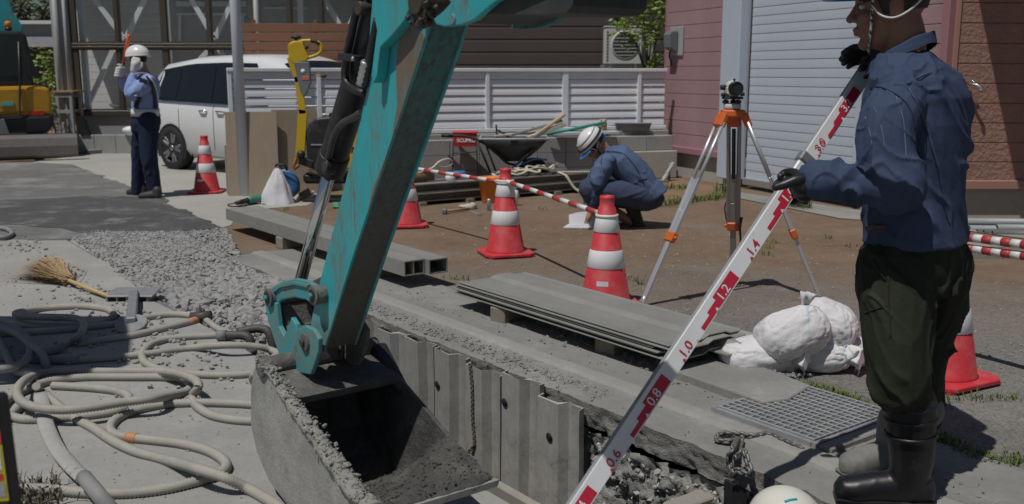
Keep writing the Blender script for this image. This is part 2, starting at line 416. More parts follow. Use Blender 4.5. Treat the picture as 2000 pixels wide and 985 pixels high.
# ---------------------------------------------------------------- gravel, crumbs, weeds: uncountable stuff
def inside(x, y, poly):
    r = False; j = len(poly) - 1
    for i in range(len(poly)):
        if (poly[i][1] > y) != (poly[j][1] > y) and x < (poly[j][0] - poly[i][0]) * (y - poly[i][1]) / (poly[j][1] - poly[i][1]) + poly[i][0]: r = not r
        j = i
    return r
ph = (1 + 5 ** .5) / 2
ICO_V = np.array([(-1, ph, 0), (1, ph, 0), (-1, -ph, 0), (1, -ph, 0), (0, -1, ph), (0, 1, ph), (0, -1, -ph), (0, 1, -ph), (ph, 0, -1), (ph, 0, 1), (-ph, 0, -1), (-ph, 0, 1)]) / 1.9
ICO_F = np.array([(0, 11, 5), (0, 5, 1), (0, 1, 7), (0, 7, 10), (0, 10, 11), (1, 5, 9), (5, 11, 4), (11, 10, 2), (10, 7, 6), (7, 1, 8), (3, 9, 4), (3, 4, 2), (3, 2, 6), (3, 6, 8), (3, 8, 9), (4, 9, 5), (2, 4, 11), (6, 2, 10), (8, 6, 7), (9, 8, 1)])
def stones(name, pos, size, m, flatn=.7):
    """pos (n,3), size (n): one mesh of angular stones"""
    n = len(pos); v = np.repeat(ICO_V[None], n, 0) * (1 + RNG.uniform(-.38, .3, (n, 12, 1)))
    v = v * RNG.uniform(.6, 1.25, (n, 1, 3)); q = RNG.normal(size=(n, 4)); q /= np.linalg.norm(q, axis=1)[:, None]
    w, x, y, z = q.T
    R = np.stack([1 - 2 * (y * y + z * z), 2 * (x * y - z * w), 2 * (x * z + y * w), 2 * (x * y + z * w), 1 - 2 * (x * x + z * z), 2 * (y * z - x * w), 2 * (x * z - y * w), 2 * (y * z + x * w), 1 - 2 * (x * x + y * y)], 1).reshape(n, 3, 3)
    v = np.einsum('nij,nkj->nki', R, v); v[:, :, 2] *= flatn
    v = v * np.asarray(size)[:, None, None] + np.asarray(pos)[:, None, :]
    f = (ICO_F[None] + (np.arange(n) * 12)[:, None, None]).reshape(-1, 3)
    me = bpy.data.meshes.new(name); me.from_pydata(v.reshape(-1, 3).tolist(), [], f.tolist()); me.materials.append(m); me.update()
    o = put(name, me); o['kind'] = 'stuff'; return o
def scatter(poly, n, zf=None):
    xs = [p[0] for p in poly]; ys = [p[1] for p in poly]; out = []
    while len(out) < n:
        x = random.uniform(min(xs), max(xs)); y = random.uniform(min(ys), max(ys))
        if inside(x, y, poly): out.append((x, y, zf(x, y) if zf else 0))
    return out
grav_m = mat('gravel_stone', (.30, .296, .285), .9, var=.2, scale=14, bump=.3, bscale=120)
def gz(x, y):
    p = Vector((x, y, 0)); u, v = p.dot(DU), p.dot(DV); z = .0 + .022 * noise.noise(p * 1.6)
    z += float(np.interp(u, [-8.2, -6.9], [.034, 0]))
    if v > 1.75: z += np.interp(u, [-7.7, -6.2, -5.7, -5.2, -4.8], [0, -.02, -.16, -.42, -.8])
    if v > 2.55 and u > -7: z = min(z + (v - 2.55) * .2, .0)
    return z
gp = [G(*q)[:2] for q in ((140, 472), (190, 458), (330, 462), (445, 452), (462, 492))] + [uv(-7.0, 2.74)[:2], uv(-5.3, 2.7)[:2], uv(-4.95, 2.3)[:2], uv(-4.95, 1.75)[:2]] + [G(*q)[:2] for q in ((395, 640), (345, 612), (270, 572), (215, 520))]
pos = scatter(gp, 10500, gz); far_ = np.array([Vector((p[0], p[1], 0)).dot(DU) for p in pos]); size = np.clip(RNG.lognormal(math.log(.0165), .5, len(pos)), .006, .05) * np.interp(far_, [-8.6, -7.6, -6.4], [.45, .62, 1.0])
gb = MB()
def gbase(i, j):
    u = -9.2 + i * 4.3; v = .7 + j * 2.1; p = uv(u, v); x, y = p.x, p.y
    return Vector((x, y, gz(x, y) - float(np.interp(u, [-8.0, -6.8], [.003, .022])) + .012 * noise.noise(p * 8) - (0 if inside(x, y, gp) else .06)))
o = part(gb.grid(gbase, 120, 60), 'gravel_bed', grav_m, fix=False); o['kind'] = 'structure'
stones('gravel', pos, size, grav_m)
# loose gravel spilled round the heap's rim
pos = []
for q in gp:
    pass
rim = [(np.array(random.choice(pos2)) + RNG.normal(0, .30, 2)) for pos2 in [gp] for _ in range(2600)]
rim = [p for p in rim if Vector((p[0], p[1], 0)).dot(DV) < 1.7]
stones('gravel_scatter', [(p[0], p[1], .012) for p in rim], RNG.uniform(.005, .018, len(rim)), grav_m)
# cement crumbs and clods
def band(u0, u1, v0, v1, n, s0, s1, name, m, z=.012, peak=0):
    pos = []; size = []
    for _ in range(n):
        u = random.uniform(u0, u1); v = random.gauss((v0 + v1) / 2, (v1 - v0) / 3.2); p = uv(u, v)
        k = max(0, 1 - abs(v - (v0 + v1) / 2) / (v1 - v0) * 2) * (.5 + .5 * noise.noise(p * 4))
        pos.append((p.x, p.y, z + peak * max(k, 0))); size.append(s0 * (s1 / s0) ** (random.random() ** 2.2))
    return stones(name, pos, size, m, .8)
band(-5.0, -2.75, 3.42, 3.86, 6500, .004, .022, 'dirt_crumbs', soil_m, .012, .055)
band(-6.0, -3.1, 2.78, 2.92, 900, .003, .014, 'edge_crumbs', soil_m, .016)
band(-6.5, -1.5, 2.9, 3.5, 260, .003, .012, 'grit', soil_m, .02)
pos = []; size = []
for _ in range(1800):
    u = random.uniform(-3.05, -1.6); z = -.16 - random.random() ** 1.2 * .9; p = uv(u, 2.81 + .05 * z, z); p = p - DV * lump(p, .085); pos.append(tuple(p)); size.append(random.choice((.006, .009, .012, .017)))
stones('wall_lumps', pos, size, mat('pale_backfill', (.40, .395, .37), .95, var=.25, scale=12, bump=.6, bscale=80), .9)
pos = scatter([G(*q)[:2] for q in ((0, 500), (200, 500), (520, 720), (480, 985), (0, 985))], 420); pos = [p for p in pos if Vector(p).dot(DV) < 1.72]
stones('slab_grit', [(p[0], p[1], .006) for p in pos], RNG.uniform(.002, .008, len(pos)), grav_m)
pos = scatter([G(*q)[:2] for q in ((820, 420), (1700, 470), (2000, 560), (2000, 760), (1560, 740), (900, 540))], 2600)
stones('yard_grit', [(p[0], p[1], .003) for p in pos], np.clip(RNG.lognormal(math.log(.0042), .5, len(pos)), .002, .018), mat('yard_stone', (.30, .28, .25), .9, var=.3))
# weeds
leaf_m = NT('weed_leaf'); leaf_m.b.inputs['Transmission Weight'].default_value = 0
oi = leaf_m.n('ShaderNodeNewGeometry'); weed_m = leaf_m.fin(leaf_m.mix(oi.outputs['Random Per Island'], (.07, .12, .025), (.16, .19, .05)), .7)
def tufts(name, pts, n, h, spread, m=weed_m):
    mb = MB()
    for p in pts:
        for _ in range(n):
            b = V3(p) + Vector((random.gauss(0, spread), random.gauss(0, spread), 0)); a = random.random() * 6.28; L = h * random.uniform(.4, 1.2)
            d = Vector((math.cos(a), math.sin(a), 0)); sd = Vector((-d.y, d.x, 0)) * random.uniform(.002, .005) * (h / .06) ** .5; k = random.uniform(.2, .9)
            m1 = b + d * L * k * .4 + Vector((0, 0, L * .6)); tip = b + d * L * k + Vector((0, 0, L * random.uniform(.5, 1)))
            mb.add([b - sd * .6, b + sd * .6, m1 + sd, m1 - sd, tip], [(0, 1, 2, 3), (3, 2, 4)])
    o = part(mb, name, m, fix=False); o['kind'] = 'stuff'; return o
def along(px, k, z=0): 
    q = [G(*p) for p in px]; return spline(q, (q[-1] - q[0]).length / k)
tufts('yard_weeds', along([(1290, 404), (1340, 396), (1412, 386)], 14), 26, .10, .07)
tufts('yard_weeds', along([(1300, 368), (1345, 372)], 5), 24, .11, .08)
tufts('yard_weeds', [G(*p) for p in ((1555, 405), (1560, 403), (1568, 407), (1415, 375), (1422, 380))], 60, .15, .05)
tufts('yard_weeds', [G(*p) for p in ((1240, 548), (1245, 556), (885, 545), (905, 548), (920, 385), (1090, 395), (1120, 405), (1060, 410), (1500, 486), (1620, 468), (1655, 482), (1510, 475), (1500, 500))], 16, .05, .03)
tufts('path_weeds', along([(1565, 752), (1620, 765), (1690, 795), (1725, 808)], 15), 34, .032, .03)
tufts('path_weeds', along([(1830, 790), (1870, 780), (1990, 778)], 7), 22, .03, .03)
tufts('path_weeds', along([(1830, 855), (1880, 885), (1950, 905), (2000, 900)], 12), 34, .035, .03)
tufts('path_weeds', [G(*p) for p in ((1625, 895), (1675, 905), (1590, 880), (1700, 918), (1840, 955))], 22, .03, .02)
tufts('dry_weeds', [G(*p) for p in ((40, 965), (60, 975), (80, 960), (95, 978), (50, 990), (75, 990))], 34, .075, .04, mat('dry_grass', (.16, .14, .10), .9, var=.3))
tufts('yard_weeds', [G(*p) for p in ((560, 412), (548, 420), (480, 405), (700, 425))], 12, .05, .03)
# ================================================================ BUILDINGS, WALLS, FENCES
sed_wall = lambda n, c, b=.35: mat(n, c, .75, var=.1, scale=2.5, bump=b, bscale=45, bdist=.012, rnd=.07)
pink_m = mat('pink_siding', (.37, .225, .24), .7, var=.08, scale=2, bump=.3, bscale=40, bdist=.01, rnd=.06, dirt=(.26, .18, .18), dscale=1.5, damt=(.55, .8))
brick_m = mat('brick_red_siding', (.315, .178, .138), .8, var=.12, scale=3, bump=.9, bscale=22, bdist=.03, rnd=.06)
pinktrim_m = mat('pink_trim', (.34, .17, .19), .6, var=.06, bump=.05)
brtrim_m = mat('brown_trim', (.36, .19, .15), .6, var=.06, bump=.05)
found_m = mat('foundation_concrete', (.40, .38, .335), .9, var=.14, scale=2, bump=.2, bscale=60, dirt=(.26, .24, .2), dscale=2, damt=(.5, .75))
shut_m = mat('shutter_metal', (.50, .55, .62), .38, .0, var=.04, scale=1.5, bump=.03, dirt=(.40, .40, .40), dscale=2.5, damt=(.6, .85))
shutr_m = mat('shutter_trim', (.50, .56, .64), .35, 0, var=.04, bump=.03)
rust_m = mat('rust', (.32, .16, .06), .9, var=.3)
dgrey_m = mat('dark_grey_box', (.16, .175, .185), .5, var=.08)
grey_m = mat('grey_plastic', (.36, .37, .37), .5, var=.06)
black_m = mat('black_rubber', (.018, .018, .019), .55, var=.2, bump=.05)
blackp_m = mat('black_paint', (.022, .022, .024), .42, var=.2, bump=.05, dirt=(.12, .115, .105), dscale=5, damt=(.55, .8))
white_m = mat('white_paint', (.72, .74, .77), .45, var=.03, bump=.03)
steel_m = mat('galvanised_steel', (.52, .53, .54), .42, .75, var=.12, scale=9, bump=.05)
chrome_m = mat('chrome', (.75, .75, .76), .12, 1, var=.03, bump=0)
def gtrans(name, tint, refl, rough=.02):
    t = NT(name); tr = t.n('ShaderNodeBsdfTransparent'); tr.inputs[0].default_value = (*tint, 1); gl = t.n('ShaderNodeBsdfGlossy'); gl.inputs['Roughness'].default_value = rough
    fr = t.n('ShaderNodeFresnel'); fr.inputs[0].default_value = 1.2; mx = t.n('ShaderNodeMixShader')
    t.l(t.math('ADD', t.math('MULTIPLY', fr.outputs[0], .12), refl), mx.inputs[0]); t.l(tr.outputs[0], mx.inputs[1]); t.l(gl.outputs[0], mx.inputs[2])
    t.l(mx.outputs[0], t.t.nodes['Material Output'].inputs[0]); return t.m
glass_m = gtrans('window_glass', (.985, .99, .99), .03)
dark_glass_m = gtrans('tinted_glass', (.10, .11, .13), .06)

def board_mb(L, hgt, th, lap=.012):
    """one siding board, local: x along, y towards the viewer (negative), z up; bottom edge proud"""
    m = MB(); prof = [(0, 0), (-th + .004, 0), (-th, .004), (-th + .0015, hgt - .006), (-th + .006, hgt), (0, hgt)]
    m.prism([(y, z) for y, z in prof], lambda a, b, d: Vector((d, a, b)), 0, L); return m
def boards(root, o, ex, segs, z0, z1, step, th, m, name='siding_board'):
    """rows of boards over segments [(s0,s1)] of a wall starting at o along ex; outward = ex x z rotated"""
    o = V3(o); ex = V3(ex).normalized(); out = Vector((ex.y, -ex.x, 0)); R = basis(ex, -out, (0, 0, 1)); Mi = root_matrix(root).inverted()
    for s0, s1 in segs:
        me = mesh_of(board_mb(s1 - s0 - .003, step - .005, th), name, m); z = z0
        while z < z1 - .01:
            b = put(name, me, root); M = Mi @ (Matrix.Translation(o + ex * s0 + Vector((0, 0, z))) @ R.to_4x4()); b.matrix_local = M; z += step
# ---- right-hand building
CR = Vector((4.16, 9.42, 0)); dB = Vector((-.374, .927, 0)).normalized(); ePK = -dB   # along the pink wall towards the corner
LPK = 5.17; OPK = CR + dB * LPK
out_pk = Vector((ePK.y, -ePK.x, 0))
bld = thing('garage_building', 'pink and brick red clapboard garage building with a white roller shutter', 'building', CR)
ZF = .42
sg = [(0, LPK - 3.66), (LPK - 1.15, LPK - .06)]
boards(bld, OPK, ePK, sg, ZF, 3.3, .187, .016, pink_m)
for s0, s1 in sg: part(MB().beam(OPK + ePK * s0 - out_pk * .09 + Vector((0, 0, 1.86)), OPK + ePK * s1 - out_pk * .09 + Vector((0, 0, 1.86)), .16, 2.88), 'wall_core', found_m, bld)
for s0, s1 in sg: part(MB().beam(OPK + ePK * (s0 - .02) + out_pk * .012 + Vector((0, 0, ZF - .035)), OPK + ePK * s1 + out_pk * .012 + Vector((0, 0, ZF - .035)), .075, .085, ch=.006), 'sill_trim', pinktrim_m, bld)
m = MB().box(CR + Vector((-.035, .012, 1.86)) + ePK * .0, (.09, .09, 2.9), rotz(math.atan2(ePK.y, ePK.x)), .008); part(m, 'corner_trim', pinktrim_m, bld)
m = MB().box(OPK + Vector((0, .03, 1.86)), (.06, .06, 2.9), rotz(math.atan2(ePK.y, ePK.x)), .008); part(m, 'corner_trim', pinktrim_m, bld)
for s0, s1 in sg: part(MB().beam(OPK + ePK * s0 - out_pk * .10 + Vector((0, 0, .175)), OPK + ePK * s1 - out_pk * .10 + Vector((0, 0, .175)), .12, .40), 'foundation', found_m, bld)
part(MB().box(CR + Vector((2.6, .12, .19)), (5.1, .16, .43)), 'foundation', found_m, bld)
boards(bld, CR + Vector((.06, 0, 0)), (1, 0, 0), [(0, 2.6), (2.6, 5)], ZF, 3.3, .187, .016, brick_m)
part(MB().box(CR + Vector((2.6, .10, 1.86)), (5.1, .18, 2.88)), 'wall_core', found_m, bld)
part(MB().box(CR + Vector((2.6, -.012, ZF - .035)), (5.12, .08, .085), ch=.006), 'sill_trim', brtrim_m, bld)
part(MB().box(CR + Vector((.035, -.005, 1.86)), (.05, .07, 2.87), ch=.006), 'corner_trim', brtrim_m, bld)
# eave over the brick wall (above the picture), hipped at its left end
e = [(-.04, 0), (-.08, -.98), (5, -.98), (5, 0)]
part(MB().prism(e, lambda a, b, d: CR + Vector((a, b, d)), 3.0, 3.12), 'eave', brtrim_m, bld)
# roller shutter
sh = MB().box((0, 0, 0), (1, 1, 1))
s0, s1 = LPK - 3.24, LPK - 1.15
nsl = 30
for k in range(nsl):
    z = .13 + k * .106
    if k == 0:
        prof = [(-.038 - .0012 * math.sin(math.pi * i / 6) - .003 * (1 - i / 6), .100 * i / 6) for i in range(7)]; prof = [(-.02, 0)] + prof + [(-.02, .100)]
        m = MB().prism(prof, lambda a, b, d: OPK + ePK * d + out_pk * (-.03 - a - .05) + Vector((0, 0, b + .13)), s0 + .02, s1 - .02); o = part(m, 'shutter_slat', shut_m, bld); sm = o.data
    else:
        o = put('shutter_slat', sm, bld)
        o.location.z = k * .106
part(MB().prism([(0, .115), (.02, .115), (.02, 3.3), (0, 3.3)], lambda a, b, d: OPK + ePK * d - out_pk * (a + .06) + Vector((0, 0, b)), s0, s1), 'shutter_backing', dgrey_m, bld)
part(MB().beam(OPK + ePK * s0 + Vector((0, 0, .09)) - out_pk * .03, OPK + ePK * s1 + Vector((0, 0, .09)) - out_pk * .03, .07, .09, ch=.01), 'shutter_bottom_rail', steel_m, bld)
part(MB().beam(OPK + ePK * (LPK - 3.66) + out_pk * .03 + Vector((0, 0, 1.7)), OPK + ePK * (LPK - 3.26) + out_pk * .03 + Vector((0, 0, 1.7)), .17, 3.2, ch=.012), 'shutter_post', shutr_m, bld)
part(MB().beam(OPK + ePK * (LPK - 1.17) + out_pk * .01 + Vector((0, 0, 1.7)), OPK + ePK * (LPK - 1.10) + out_pk * .01 + Vector((0, 0, 1.7)), .12, 3.2, ch=.012), 'shutter_guide', shutr_m, bld)
# meter box on the pink wall
pm = OPK + ePK * .22 + out_pk * .03
mt = thing('meter_box', 'grey electric meter box on the pink wall beside the green shrub', 'meter box', pm + Vector((0, 0, 1.75)))
R = basis(ePK, -out_pk, (0, 0, 1))
def lb(c): return pm + R @ V3(c)
part(MB().box(lb((.07, -.0, 1.89)), (.34, .02, .40), R, .004), 'back_plate', grey_m, mt)
part(MB().prism([(-.02, 1.74), (-.14, 1.80), (-.15, 1.98), (-.12, 2.02), (-.02, 2.03)], lambda a, b, d: lb((d, a, b)), -.04, .13), 'cover', dgrey_m, mt, bevel=.008)
part(MB().tube([lb((.0, -.06, 1.75)), lb((.0, -.07, 1.68)), lb((.01, -.05, 1.62)), lb((-.02, -.02, 1.56))], .013, 8), 'cable', black_m, mt)
# tap
def tapx(c): return P(1900, 165, 9.38) + V3(c)
tp = thing('tap', 'brass and chrome outdoor tap on the brick red wall', 'tap', tapx((0, 0, 0)))
part(MB().tube([tapx((-.03, 0, 0)), tapx((-.03, -.05, 0)), tapx((0, -.085, -.005)), tapx((.03, -.10, -.03)), tapx((.035, -.10, -.055))], .014, 8), 'spout', steel_m, tp)
part(MB().cyl(tapx((-.02, -.06, 0)), tapx((-.02, -.06, .035)), .008).beam(tapx((-.055, -.06, .04)), tapx((.015, -.06, .04)), .014, .012), 'handle', chrome_m, tp)
part(MB().cyl(tapx((.035, -.10, -.04)), tapx((.035, -.10, -.075)), .017), 'nozzle', dgrey_m, tp)
# drain elbow by the foundation
q = G(1306, 353)
dp = thing('standpipe', 'grey water standpipe with an angled fitting beside the pink building', 'pipe', q)
part(MB().tube([q, q + Vector((0, 0, .19)), q + Vector((.01, 0, .22)), q + Vector((.03, -.02, .22))], .022, 10), 'riser', dgrey_m, dp)
part(MB().tube([q + Vector((.05, -.03, .24)), q + Vector((-.02, -.1, .15)), q + Vector((-.06, -.16, .09))], [.03, .022, .03], 10).tube([q + Vector((-.05, -.15, .10)), q + Vector((-.13, -.26, .01))], .03, 10), 'fitting', grey_m, dp)

# ---- white louvre fence on a block wall
FL, FR = Vector((-3.47, 12.02, 0)), Vector((2.16, 13.86, 0)); eF = (FR - FL).normalized(); oF = Vector((eF.y, -eF.x, 0)); LF = (FR - FL).length
fence_m = mat('fence_white', (.74, .755, .79), .4, var=.04, scale=2, bump=.02)
fe = thing('louvre_fence', 'white louvred metal fence standing on the grey block wall', 'fence', FL)
def fp(s, o, z): return FL + eF * s + oF * o + Vector((0, 0, z))
posts = [0.03] + [LF - .42 - 1.10 * k for k in range(5)][::-1]
ZB, ZT = .70, 1.49
for i, s in enumerate(posts):
    w = .085 if i == len(posts) - 2 else .055
    part(MB().box(fp(s, .012, (ZB + ZT) / 2 - .02), (w, .06, ZT - ZB), rotz(math.atan2(eF.y, eF.x)), .006), 'post', fence_m, fe)
part(MB().beam(fp(0, .014, ZT), fp(LF, .014, ZT), .075, .045, ch=.006), 'top_rail', fence_m, fe)
part(MB().beam(fp(0, .014, ZB), fp(LF, .014, ZB), .07, .05, ch=.006), 'bottom_rail', fence_m, fe)
ss = posts + [LF]; NS = 7; pitch = (ZT - ZB - .045) / NS
for i in range(len(ss) - 1):
    for k in range(NS):
        z = ZB + .03 + k * pitch
        prof = [(-.012, .010), (.010, .004), (.014, .012), (.012, .045), (.006, .08), (-.002, pitch - .006), (-.010, pitch - .006), (-.004, .08), (.004, .045), (.006, .016), (-.012, .014)]
        if k == 0:
            o = part(MB().prism(prof, lambda a, b, d: fp(d, a, b + ZB + .03), ss[i] + .02, ss[i + 1] - .02), 'slat', fence_m, fe); sm = o.data
        else: o = put('slat', sm, fe); o.location.z = k * pitch
block_m = mat('concrete_block', (.36, .36, .35), .92, var=.1, scale=4, bump=.35, bscale=110, rnd=.14, dirt=(.25, .245, .23), dscale=3, damt=(.52, .8))
bw = thing('block_wall', 'grey concrete block wall under the white louvre fence', 'wall', FL)
bme = mesh_of(MB().box((.1975, 0, .1), (.392, .15, .196), None, .004), 'block', block_m)
for r in range(3):
    s = LF - .0
    k = 0
    while s > .1:
        s -= .4; b = put('block', bme, bw); off = (.2 if r % 2 == 5 else 0)
        b.matrix_local = root_matrix(bw).inverted() @ (Matrix.Translation(fp(s - off, .20, r * .2)) @ rotz(math.atan2(eF.y, eF.x)).to_4x4()); k += 1
part(MB().beam(fp(.1, .2, .3), fp(LF, .2, .3), .12, .56), 'mortar_core', kerb_m, bw)
part(MB().beam(fp(.1, .04, .615), fp(LF, .04, .615), .2, .1, ch=.01), 'coping', kerb_m, bw)
part(MB().beam(fp(LF - .75, .29, .2), fp(LF + .05, .29, .2), .05, .38, ch=.01), 'rendered_patch', found_m, bw)
# things lying on the wall top
p = fp(LF - .55, .13, .665); pl = single(MB().lathe([(.14, 0), (.16, .1), (.165, .105), (.15, .105), (.13, .06)], 16, Matrix.Translation(p) @ Matrix.Diagonal((1.6, .6, 1, 1)), cap=True), 'planter', dgrey_m, 'dark grey oval planter on the block wall under the fence', 'planter')
p = fp(LF - 1.0, .13, .66); cn = thing('pipe_stub', 'rusty capped pipe stub on the block wall beside the planter', 'pipe', p)
part(MB().cyl(p, p + Vector((0, 0, .17)), .05), 'pipe', found_m, cn)
m = MB()
for k in range(5): a = k * 1.3; m.tube([p + Vector((.04 * math.cos(a + t * 3), .04 * math.sin(a + t * 3) - .06, .03 + .03 * k + .02 * math.sin(t * 5))) for t in (0, .4, .8, 1.2, 1.6)], .008, 6)
part(m, 'wire', rust_m, cn)

# ---- brown boarded fence, brown house, AC units
wood_m = mat('brown_wood_board', (.20, .095, .05), .65, var=.16, scale=3, bump=.15, bscale=40, rnd=.12, stretch=(.4, 4, 6))
wf = thing('board_fence', 'brown horizontal board privacy fence behind the white van', 'fence', (-4.0, 15.2, 0))
wme = mesh_of(MB().box((1.0, 0, 0), (2.1, .025, .125), None, .004), 'fence_board', wood_m)
for k in range(12): o = put('fence_board', wme, wf); o.location = (-.05 + .9 - .9, 0, .6 + k * .139)
for x in (.05, 1.0, 1.9): part(MB().box((-4 + x, 15.24, 1.2), (.06, .05, 2.1)), 'post', wood_m, wf)
bs_m = mat('brown_cladding', (.092, .072, .067), .45, .1, var=.08, scale=1.2, bump=.06, bscale=40)
hb = thing('brown_house', 'dark brown house wall of horizontal metal cladding behind the white fence', 'building', (-2.2, 17, 0))
def clad(L, hgt):
    m = MB(); m.prism([(0, 0), (-.022, 0), (-.03, .006), (-.026, hgt * .8), (-.021, hgt - .014), (-.016, hgt - .008), (-.016, hgt), (0, hgt)], lambda a, b, d: Vector((d, a, b)), 0, L); return m
cme = mesh_of(clad(6.5, .212), 'cladding_board', bs_m)
for k in range(19): o = put('cladding_board', cme, hb); o.location = (0, 0, .1 + k * .2135)
part(MB().box((1.05, 17.2, 2), (6.6, .38, 4)), 'wall_core', bs_m, hb)
pp = P(1197, 60, 16.88); part(MB().cyl((pp.x, 16.88, .3), (pp.x, 16.88, 4), .045), 'downpipe', mat('downpipe', (.055, .052, .045), .45, var=.1), hb)
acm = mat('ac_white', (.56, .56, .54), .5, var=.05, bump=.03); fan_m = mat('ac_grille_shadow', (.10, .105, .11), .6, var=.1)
def acunit(name, label, x, y, z, w=.62, hh=.60, d=.28):
    a = thing(name, label, 'air conditioner', (x, y, z))
    part(MB().box((x + w / 2, y + d / 2, z + hh / 2), (w, d, hh), None, .015), 'casing', acm, a)
    m = MB().lathe([(.21, 0), (.23, -.006), (.235, 0), (.235, .004), (.21, .004)], 28, Matrix.Translation((x + w * .55, y - .004, z + hh * .52)) @ Matrix.Rotation(math.pi / 2, 4, 'X'), cap=False); part(m, 'fan_ring', acm, a)
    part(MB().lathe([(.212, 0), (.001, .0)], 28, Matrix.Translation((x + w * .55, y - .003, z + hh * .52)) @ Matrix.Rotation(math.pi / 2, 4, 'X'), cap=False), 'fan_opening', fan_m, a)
    m = MB()
    for k in range(-3, 4):
        L = (.205 ** 2 - (k * .055) ** 2) ** .5; m.beam((x + w * .55 - L, y - .012, z + hh * .52 + k * .055), (x + w * .55 + L, y - .012, z + hh * .52 + k * .055), .006, .009)
    part(m, 'grille', acm, a)
    for k in range(10): part(MB().box((x + .05, y - .002, z + .07 + k * .05), (.03, .008, .026)), 'vent_slot', fan_m, a)
    part(MB().box((x + w / 2, y + d / 2, z + hh + .006), (w + .02, d + .02, .018), None, .006), 'lid', acm, a)
    part(MB().beam((x - .04, y + .05, z - .03), (x + w + .04, y + .05, z - .03), .04, .05).beam((x - .04, y + d - .03, z - .03), (x + w + .04, y + d - .03, z - .03), .04, .05).beam((x + .1, y - .02, z - .04), (x + .1, 16.95, z - .04), .03, .04).beam((x + w - .1, y - .02, z - .04), (x + w - .1, 16.95, z - .04), .03, .04), 'bracket', steel_m, a)
pa = P(1180, 126, 16.3); acunit('air_conditioner', 'white outdoor air conditioner unit with round fan grille on the brown house', pa.x, 16.3, pa.z)
pb = P(1247, 122, 16.4); b2 = thing('equipment_cabinet', 'pale grey cabinet on the brown house partly behind the shrub', 'cabinet', pb)
part(MB().box((pb.x + .14, 16.55, pb.z + .24), (.22, .28, .5), None, .012), 'casing', grey_m, b2); part(MB().box((pb.x + .14, 16.55, pb.z + .5), (.24, .3, .02), None, .004), 'lid', acm, b2)
part(MB().beam((pb.x + .14, 16.6, pb.z), (pb.x + .14, 16.97, pb.z), .2, .04), 'bracket', steel_m, b2)

# ---- vegetation helper: trunk with limbs, crown of many leaf faces in clumps
def leafmat(name, a, b):
    t = NT(name); gi = t.n('ShaderNodeNewGeometry'); c = t.mix(gi.outputs['Random Per Island'], a, b)
    t.fin(c, .55); tl = t.n('ShaderNodeBsdfTranslucent'); t.l(c, tl.inputs[0]); mx = t.n('ShaderNodeMixShader'); mx.inputs[0].default_value = .3
    t.l(t.b.outputs[0], mx.inputs[1]); t.l(tl.outputs[0], mx.inputs[2]); t.l(mx.outputs[0], t.t.nodes['Material Output'].inputs[0]); return t.m
bark_m = mat('bark', (.12, .09, .065), .9, var=.25, scale=12, bump=.6, bscale=50)
def plant(name, label, cat, base, clumps, nleaf, leaf, m, trunk_h, tr=.04, group=None, droop=0.0):
    """clumps: [(centre offset, radius)]"""
    b = V3(base); t = thing(name, label, cat, b, 0, group); tm = MB(); top = b + Vector((0, 0, trunk_h))
    tm.tube([b, b + Vector((.02, 0, trunk_h * .5)), top], [tr, tr * .8, tr * .6], 8)
    lm = MB()
    for c, r in clumps:
        c = b + V3(c); mid = top.lerp(c, .5) + Vector((0, 0, -.06 * r)); tm.tube([top - Vector((0, 0, trunk_h * .2)), mid, c], [tr * .5, tr * .3, tr * .12], 6)
        n = int(nleaf * r * r)
        for _ in range(n):
            d = Vector((random.gauss(0, 1), random.gauss(0, 1), random.gauss(0, 1))).normalized(); q = c + d * r * random.random() ** .45 * (1 + .45 * noise.noise(d * 2 + c))
            a = random.random() * 6.28; ax = Vector((math.cos(a), math.sin(a), random.uniform(-.7, .4) - droop)).normalized(); s = ax.cross(Vector((random.gauss(0, .5), random.gauss(0, .5), 1))).normalized()
            L = leaf * random.uniform(.6, 1.25); w = L * .24
            lm.add([q, q + ax * L * .45 + s * w, q + ax * L, q + ax * L * .45 - s * w], [(0, 1, 2, 3)])
    part(tm, 'trunk', bark_m, t); part(lm, 'crown', m, t, fix=False); return t
lf1 = leafmat('shrub_leaf', (.22, .34, .055), (.36, .46, .11)); lf2 = leafmat('dark_leaf', (.035, .06, .022), (.08, .11, .035)); lf3 = leafmat('yellow_leaf', (.20, .19, .03), (.12, .15, .03)); lf4 = leafmat('silver_leaf', (.13, .16, .12), (.22, .25, .2))
b = Vector((2.06, 15.0, 0))
cl = [((-.12 + .0, -.1, 2.35), .26), ((-.42, -.1, 2.12), .17), ((.1, 0, 2.7), .3), ((-.05, -.2, 1.98), .2), ((-.3, .0, 2.0), .16), ((.2, -.2, 2.2), .28), ((.12, -.2, 1.62), .17), ((-.02, -.2, 1.52), .12), ((.0, 0, 1.3), .25), ((.3, 0, 2.6), .3), ((-.1, 0, 1.0), .3), ((-.18, -.2, 2.75), .14)]
plant('shrub', 'bright green leafy shrub between the air conditioner and the pink building', 'shrub', b, cl, 3000, .10, lf1, 1.7, .03)

